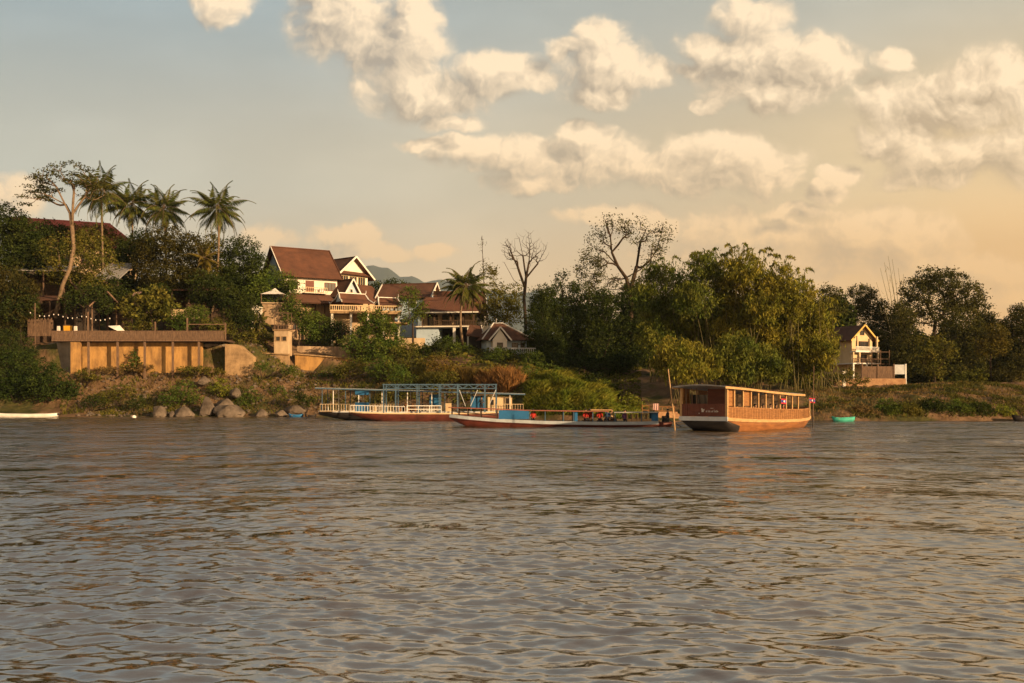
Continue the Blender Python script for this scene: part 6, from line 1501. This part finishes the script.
# roof: thin cambered shell
xr_s = [-.75, 1, 3, 5, 7, 9, 11, 12.5, 13.8]; n = 9
def roof_shell(dz, inset, th):
    V, Fc = [], []
    for lay in (0, -th):
        for x in xr_s:
            for k in range(n):
                t = k / (n - 1) * 2 - 1; V.append((x, t * (bw(max(x, 0)) + .32 - inset), roofz(x) + dz + .15 * (1 - t * t) + lay))
    m = len(xr_s); I = lambda l, i, k: (l * m + i) * n + k
    for i in range(m - 1):
        for k in range(n - 1):
            Fc.append((I(0, i, k), I(0, i + 1, k), I(0, i + 1, k + 1), I(0, i, k + 1))); Fc.append((I(1, i, k), I(1, i, k + 1), I(1, i + 1, k + 1), I(1, i + 1, k)))
        for k in (0, n - 1):
            q = (I(0, i, k), I(1, i, k), I(1, i + 1, k), I(0, i + 1, k)); Fc.append(q if k == 0 else q[::-1])
    for i in (0, m - 1):
        for k in range(n - 1):
            q = (I(0, i, k), I(0, i, k + 1), I(1, i, k + 1), I(1, i, k)); Fc.append(q if i == 0 else q[::-1])
    return MB().add(V, Fc)
obj('roof', roof_shell(0, 0, .07), TIN, sb, False)
for sg in (-1, 1):
    mb = MB()
    for a, b in zip(xr_s[:-1], xr_s[1:]):
        ya, yb = sg * (bw(max(a, 0)) + .33), sg * (bw(max(b, 0)) + .33)
        mb.beam((a, ya, roofz(a) - .08), (b, yb, roofz(b) - .08), .05, .16)
    obj('roof_fascia', mb, WOOD_TAN, sb)
obj('prow_plank', MB().box(16.2, 18.6, -.35, .35, .92, .99), WOOD_TAN, sb)
obj('prow_post', MB().box(16.38, 16.5, -1.2, -1.08, .8, 2.3), WOOD_TAN, sb)
obj('prow_screen', slats((16.45, -1.1), (16.45, 1.1), .85, 1.66, .85, 1.66, .16), WOOD_HONEY, sb)
for k, x in enumerate((4.6, 5.9, 7.2, 8.5, 9.8, 11.1)):
    for y in (-.95, .95):
        st_ = obj('bench', MB().box(x - .25, x + .25, y - .5, y + .5, .62, 1.08).box(x - .27, x - .2, y - .5, y + .5, 1.08, 1.6), WOOD_RED, sb)
for x in (2.0, 8.0): obj('tyre_fender', MB().tube([Vector((x + .24 * math.cos(a), -bw(x) - .14, .52 + .24 * math.sin(a))) for a in [i * math.pi / 6 for i in range(13)]], .06, 6), IRON, sb) if False else None
def boat_pt(x, y, z): return Vector((o_.x + ca * x - sa * y, o_.y + sa * x + ca * y, z))
def flag(label, loc, rz, s=.42):
    t = thing('flag', label, 'flag', loc, rz, 'small flags on the orange boat')
    obj('staff', MB().tube([(0, 0, -.75), (0, 0, s * 1.1)], .018, 5), WOOD_GREY, t)
    n = 8; parts_ = [(0, .25, RED_FLAG), (.25, .75, BLUE_FLAG), (.75, 1, RED_FLAG)]
    for z0, z1, m in parts_:
        mb = MB()
        for i in range(n):
            a0, a1 = i / n, (i + 1) / n; w0, w1 = .05 * math.sin(a0 * 7), .05 * math.sin(a1 * 7)
            mb.slab([(a0 * s * 1.5, w0, s * z0 - .12 * a0 * s), (a1 * s * 1.5, w1, s * z0 - .12 * a1 * s), (a1 * s * 1.5, w1, s * z1 - .12 * a1 * s), (a0 * s * 1.5, w0, s * z1 - .12 * a0 * s)], .008)
        obj('flag_stripe', mb, m, t)
    c = Vector((s * .75, .05 * math.sin(3.5), s * .44))
    for o2 in (-.03, .03): pass
    obj('flag_disc', MB().tube([c + Vector((0, -.03, 0)), c + Vector((0, .02, 0))], s * .2, 12), CLOTH_WHITE, t)
    return t
RED_FLAG, BLUE_FLAG = dye('flag_red', (.55, .03, .04)), dye('flag_blue', (.05, .06, .33))
flag('red and blue flag hung at the middle windows of the orange boat', boat_pt(8.9, -2.05, 2.05), axis - .3)
flag('red and blue flag flying over the open bow deck of the orange boat', boat_pt(16.44, -1.14, 2.1), axis - .5)
G = 'passengers on the orange boat'
person('passenger in a purple shirt at the first open window of the orange boat', boat_pt(5.9, -1.3, 1.08), axis - R(150), SH_PURPLE, TR_DARK, 'sit', G)
person('passenger in a white shirt leaning at the window left of the middle flag', boat_pt(7.2, -1.35, 1.08), axis - R(130), SH_WHITE, TR_DARK, 'sit', G)
person('passenger in white directly below the middle flag of the orange boat', boat_pt(8.5, -1.35, 1.08), axis - R(170), SH_WHITE, TR_TAN, 'sit', G)
person('passenger in dark clothes by the window right of the middle flag', boat_pt(9.8, -1.2, 1.08), axis - R(110), SH_DARK, TR_DARK, 'sit', G)
person('passenger in a red shirt at the last window before the bow deck', boat_pt(11.1, -1.2, 1.08), axis - R(140), SH_RED, TR_DARK, 'sit', G)
# mooring poles beside the boat
p_ = at(677, 75.5); mb = MB().tube([(0, 0, -1.5), (-.28, .1, 1.6), ((668.5 - 677) / F * 75.5, .2, zz(369, 75.5))], [.06, .055, .04], 6)
o = obj('mooring_pole', mb, WOOD_TAN, None); o.location = p_; tag(o, 'slanting bamboo mooring pole at the dark cabin end of the orange boat', 'pole', 'mooring poles')
p_ = boat_pt(14.5, -2.3, 0); mb = MB().tube([(0, 0, -1.5), (0, 0, .9)], [.055, .055], 6, 1).tube([(0, 0, .9), (.08, 0, zz(366, p_.y))], [.05, .03], 6, 0)
o = obj('mooring_pole', mb, [WOOD_GREY, IRON], None); o.location = p_; tag(o, 'upright thin pole with a dark foot beside the bow of the orange boat', 'pole', 'mooring poles')

# --- thin long-tail boat ---------------------------------------------------------
d = 86.0; k_ = F / d
tb = thing('thin_boat', 'long thin red and white passenger boat with a low red roof and blue side cloth', 'river boat', (at(450, d).x, d, 0), R(-1))
X_ = lambda px: (px - 450) / k_; ZB = lambda py: zz(py, d)
TS = [(0, .35, 1.08, .72, .2), (.7, .6, 1.0, .38, .35), (1.6, .8, .9, -.02, .5), (4, .95, .70, -.2, .65), (8, 1.0, .52, -.22, .7), (13, .95, .44, -.22, .65), (16.5, .8, .46, -.2, .5), (X_(657), .62, .5, -.16, .4), (X_(664), .45, .42, -.1, .3), (X_(671), .25, .46, .1, .15)]
obj('hull', hull(TS, 11), RED_PAINT, tb, True)
obj('gunwale', rimband(TS[:8], .03, .27, .05), mat('boat_stripe_paint', (.42, .47, .52), (.30, .33, .36), 1.0, .5), tb); obj('rub_rail', rimband(TS[:8], -.26, .05, .06), RED_PAINT, tb)
obj('deck', MB().add([(x, s * b * .9, z - .22) for (x, b, z, _, _) in TS[:9] for s in (-1, 1)], [(2 * i, 2 * i + 2, 2 * i + 3, 2 * i + 1) for i in range(8)]), WOOD_DARK, tb)
tz = lambda x: float(np.interp(x, [-.1, 3, 7, 12, 14], [1.72, 1.62, 1.47, 1.40, 1.40])); tb_r = lambda x: float(np.interp(x, [q[0] for q in TS], [q[2] for q in TS])); tb_w = lambda x: float(np.interp(x, [q[0] for q in TS], [q[1] for q in TS]))
def flat_roof(xs, zf, hw, th):
    mb = MB()
    for a, b in zip(xs[:-1], xs[1:]): mb.slab([(a, -hw(a), zf(a)), (b, -hw(b), zf(b)), (b, hw(b), zf(b)), (a, hw(a), zf(a))], th)
    return mb
RW = lambda x: float(np.interp(x, [0, 2, 8, 18], [.55, .95, 1.1, 1.0]))
obj('roof', flat_roof([-.1, 1.5, 3, 5, 7, 9.5, 12, X_(607)], tz, RW, .07), mat('roof_red_sheet', (.34, .11, .07), (.22, .08, .055), 1.0, .6), tb)
obj('stern_roof', flat_roof([X_(613), X_(635), X_(657)], lambda x: 1.30, RW, .07), TIN, tb)
obj('luggage_board', MB().box(X_(590), X_(611), -.8, .8, 1.44, 1.52), WOOD_TAN, tb)
for sg in (-1, 1):
    for px in (452, 459, 468, 481, 497, 530, 545, 563, 573, 592, 606, 614, 640, 656):
        x = X_(px); y = sg * (tb_w(x) - .05); top = tz(x) if px < 610 else 1.28
        obj('roof_post', box(x - .035, x + .035, y - .035, y + .035, tb_r(x) - .05, top - .05), WOOD_DARK if px < 500 else BLUE_FRAME, tb)
    obj('side_cloth', MB().box(X_(499), X_(529), sg * 1.0 - .02, sg * 1.0 + .02, .70, tz(6) - .06), BLUE_PAINT, tb)
    obj('stern_panel', MB().box(X_(650), X_(657) - .03, sg * .72 - .02, sg * .72 + .02, .56, 1.22), BLUE_PAINT, tb)
    obj('hand_rail', MB().tube([(X_(452), sg * .5, 1.36), (X_(470), sg * .8, 1.2), (X_(498), sg * .92, 1.0)], .03, 5), WOOD_DARK, tb)
obj('blue_partition', MB().box(X_(574), X_(577), -.85, .85, .5, 1.3), BLUE_PAINT, tb)
for px in (628, 633, 638, 643, 648): obj('passenger_seat', MB().box(X_(px) - .2, X_(px) + .2, -.7, .7, .4, .72).box(X_(px) - .2, X_(px) - .12, -.7, .7, .72, 1.12), WOOD_TAN, tb)
for px in (538, 552, 585, 590, 600, 610): obj('bench', MB().box(X_(px) - .2, X_(px) + .2, -.75, .75, .2, .62), WOOD_DARK, tb)
en = obj('engine', MB().box(X_(665) - .3, X_(665) + .3, -.22, .22, .45, .95).tube([(X_(665) + .1, 0, .9), (X_(665) + .25, 0, 1.35)], .05, 6).tube([(X_(665) + .2, 0, .7), (X_(671) + 1.2, 0, -.2)], .035, 5), IRON, tb)
def tpt(px, y, z): x = X_(px); return Vector((at(450, d).x + x, d + y - math.sin(R(1)) * x, z))
G = 'people on the thin boat'
person('person in a red shirt right beside the blue side cloth of the thin boat', tpt(533, -.45, .62), R(180), SH_RED, TR_DARK, 'sit', G)
person('person in red, left of the pair under the middle of the thin boat roof', tpt(585, -.4, .62), R(200), SH_RED, TR_DARK, 'sit', G)
person('person in red, right of the pair under the middle of the thin boat roof', tpt(590, .3, .62), R(160), SH_RED, TR_TAN, 'sit', G)
person('person in a bright red shirt below the luggage board of the thin boat', tpt(599, -.45, .62), R(180), SH_RED, TR_DARK, 'sit', G)
person('person in navy next to the bright red shirt on the thin boat', tpt(607, -.45, .62), R(150), SH_NAVY, TR_DARK, 'sit', G)
person('person in tan at the right end of the thin boat long roof', tpt(611, -.35, .62), R(220), SH_TAN, TR_DARK, 'sit', G)
person('person in a purple top in the gap between the two thin boat roofs', tpt(624, -.3, .55), R(180), SH_PURPLE, TR_DARK, 'sit', G)
person('boatman in dark clothes sitting beside the engine at the thin boat tail', tpt(667, 0, .62), R(110), SH_DARK, TR_DARK, 'sit', G)

# --- moored ferry with white roof ---------------------------------------------------
d = 115.0; k_ = F / d; x0 = at(321, d).x
fb = thing('moored_ferry', 'long moored ferry with a thin pale roof, white railings and blue panels', 'ferry', (x0, d, 0))
X_ = lambda px: (px - 321) / k_; ZF = lambda py: zz(py, d)
LF = X_(525)
FS = [(0, 1.4, 1.0, .55, .9), (2, 1.7, .95, .15, 1.2), (5, 1.8, .92, -.3, 1.4), (12, 1.85, .9, -.35, 1.4), (19, 1.8, .92, -.3, 1.3), (LF - .6, 1.5, 1.0, .0, .9)]
obj('hull', hull(FS, 11), TAR, fb, True); obj('gunwale', rimband(FS, .06, .14, .06), GREY_PAINT, fb)
obj('deck', MB().box(.1, LF - .8, -1.7, 1.7, .88, .95), WOOD_DARK, fb)
rz_ = lambda x: float(np.interp(x, [0, LF], [ZF(387.6), ZF(393.6)]))
obj('roof', flat_roof([0 - .3, 5, 10, 15, 20, LF], rz_, lambda x: 2.0, .1), mat('pale_roof_sheet', (.42, .46, .49), (.30, .31, .32), 1.2, .6, 0, (3, .3, 1)), fb)
obj('roof_edge', MB().beam((-.3, -2.03, rz_(0) - .1), (LF, -2.03, rz_(LF) - .1), .05, .14), BLUE_FRAME, fb)
for i, px in enumerate((325, 336, 348, 361, 372, 384, 397, 409, 421, 433, 446, 459, 472, 485, 497, 510)):
    for y in (-1.72, 1.72): obj('roof_post', box(X_(px) - .045, X_(px) + .045, y - .045, y + .045, .95, rz_(X_(px)) - .1), WHITE_PAINT if i % 2 else BLUE_FRAME, fb)
rail(fb, (X_(323), -1.76, .95), (X_(357), -1.76, .95), .85, .3, CREAM_PAINT, .035); rail(fb, (X_(372), -1.76, .95), (X_(398), -1.76, .95), .85, .3, CREAM_PAINT, .035)
rail(fb, (X_(497), -1.76, .95), (X_(523), -1.76, .95), .85, .3, CREAM_PAINT, .035)
rail(fb, (X_(323), 1.76, .95), (X_(470), 1.76, .95), .85, .3, WHITE_PAINT, .05)
obj('blue_panel', box(X_(357.5), X_(371), -1.79, -1.73, .96, ZF(402.5)), BLUE_PAINT, fb); obj('blue_panel', box(X_(357.5), X_(371), -1.79, -1.73, ZF(395), ZF(389.8)), BLUE_PAINT, fb)
obj('blue_panel', box(X_(430), X_(441), -.6, -.5, ZF(406), ZF(394.5)), BLUE_PAINT, fb); obj('blue_panel', box(X_(471), X_(485), -1.0, -.9, ZF(408), ZF(396)), BLUE_PAINT, fb)
cw = obj('cabin', MB().box(X_(488), X_(512), -1.2, 1.4, .95, ZF(396.5)), CREAM_PAINT, fb)
obj('door', box(X_(506), X_(509.5), -1.25, -1.21, .96, ZF(398)), INTERIOR, cw); obj('window', box(X_(491), X_(494), -1.24, -1.21, 1.7, 2.3), GLASS, cw)
obj('locker', box(X_(443), X_(452), -1.5, -.9, .95, 1.9), CREAM_PAINT, fb); obj('crate', box(X_(374), X_(378), -1.4, -.9, .95, 1.7), CREAM_PAINT, fb)
for px in (401, 408, 415): obj('bench', MB().box(X_(px) - .3, X_(px) + .3, -1.2, 1.2, .95, 1.4).box(X_(px) - .3, X_(px) - .22, -1.2, 1.2, 1.4, 1.85), WOOD_HONEY, fb)
# --- pontoon boat with blue frame -------------------------------------------------------
d = 110.0; k_ = F / d; x0 = at(350, d).x
pb = thing('frame_boat', 'red-hulled work boat carrying a tall open blue steel frame, moored before the ferry', 'work boat', (x0, d, 0))
X_ = lambda px: (px - 350) / k_; LP = X_(500)
PS = [(0, .7, .98, .7, .4), (1.5, 1.2, .9, .3, .8), (4, 1.4, .82, -.2, 1.0), (10, 1.45, .8, -.25, 1.0), (14, 1.4, .82, -.2, 1.0), (LP, 1.1, .95, .2, .7)]
obj('hull', hull(PS, 11), RED_PAINT, pb, True); obj('gunwale', rimband(PS, .05, .12, .05), CREAM_PAINT, pb); obj('deck', MB().box(.8, LP - .6, -1.05, 1.05, .74, .8), WOOD_DARK, pb)
zt1, zt2 = zz(384.6, d), zz(388.5, d)
for y in (-1.15, 1.15):
    mb = MB().beam((X_(384), y, zt1), (X_(497), y, zt1), .1).beam((X_(384), y, zt2), (X_(497), y, zt2), .07)
    for i, px in enumerate(range(386, 496, 11)): mb.beam((X_(px), y, zt2), (X_(px + 5.5), y, zt1), .05).beam((X_(px + 5.5), y, zt1), (X_(px + 11), y, zt2), .05)
    obj('truss', mb, BLUE_FRAME, pb)
    for px in (385, 397, 418, 440, 458, 485, 496): obj('frame_post', box(X_(px) - .055, X_(px) + .055, y - .055, y + .055, .8, zt1), BLUE_FRAME, pb)
for px in (385, 418, 458, 496): obj('cross_beam', MB().beam((X_(px), -1.15, zt1 + .02), (X_(px), 1.15, zt1 + .02), .09), BLUE_FRAME, pb)
for px0, px1 in ((466, 460), (471, 478), (489, 496)): obj('brace', MB().beam((X_(px0), -1.2, zz(406, d)), (X_(px1), -1.2, zz(390, d)), .06), GREY_PAINT, pb)
rail(pb, (X_(408), -1.2, .8), (X_(442), -1.2, .8), .85, 1.0, WHITE_PAINT, .06, rails=(1.0, .55)); rail(pb, (X_(352), -1.0, .95), (X_(406), -1.25, .82), .75, .3, WHITE_PAINT, .045)
person('crew member in dark clothes standing inside the moored ferry by the cream cabin', Vector((at(487, 115).x - .6, 115 - 1.0, .95)), R(190), SH_DARK, TR_DARK, 'stand')

# --- small boats and odds ---------------------------------------------------------------
def skiff(label, px0, px1, d, z_rim, m_out, deg=0, group='small open boats'):
    a, b = at(px0, d), at(px1, d); L_ = (b.x - a.x)
    t = thing('skiff', label, 'small boat', (a.x, d, 0), R(deg), group)
    S = [(0, .12, z_rim + .12, z_rim - .1, .06), (L_ * .12, .38, z_rim, -.05, .25), (L_ * .5, .5, z_rim - .05, -.1, .35), (L_ * .85, .42, z_rim, -.05, .3), (L_, .3, z_rim + .08, .12, .2)]
    obj('hull', hull(S, 9), m_out, t, True); obj('gunwale', rimband(S, .03, .06, .03), mat('skiff_rim_' + m_out.name, tuple(min(.8, c * 1.3) for c in m_out.node_tree.nodes['Color Ramp'].color_ramp.elements[1].color[:3]), None, 1), t)
    for f in (.3, .6): obj('thwart', box(L_ * f - .12, L_ * f + .12, -.42, .42, z_rim - .16, z_rim - .1), WOOD_TAN, t)
    return t
skiff('long white canoe drawn up at the far left waterline', -6, 58, 129.5, .45, WHITE_PAINT)
skiff('turquoise skiff moored right of the orange boat', 832, 854, 106, .42, mat('turquoise_paint', (.06, .42, .32), None, 1, .5))
skiff('blue skiff lying under the slanting rock slab', 289, 303, 129.5, .34, BLUE_PAINT)
skiff('dark skiff touching the ferry bow beside the blue skiff', 305, 316, 129, .32, TAR)
skiff('dark skiff at the right edge of the river bank', 1012, 1040, 107, .6, TAR)
p_ = at(134, 126); o = obj('buoy', MB().tube([(0, 0, -.2), (0, 0, -.02), (0, 0, .16), (0, 0, .3), (0, 0, .34)], [.12, .26, .27, .14, .04], 10), CLOTH_WHITE, None, True); o.location = p_; tag(o, 'white float bobbing near the left bank', 'buoy')
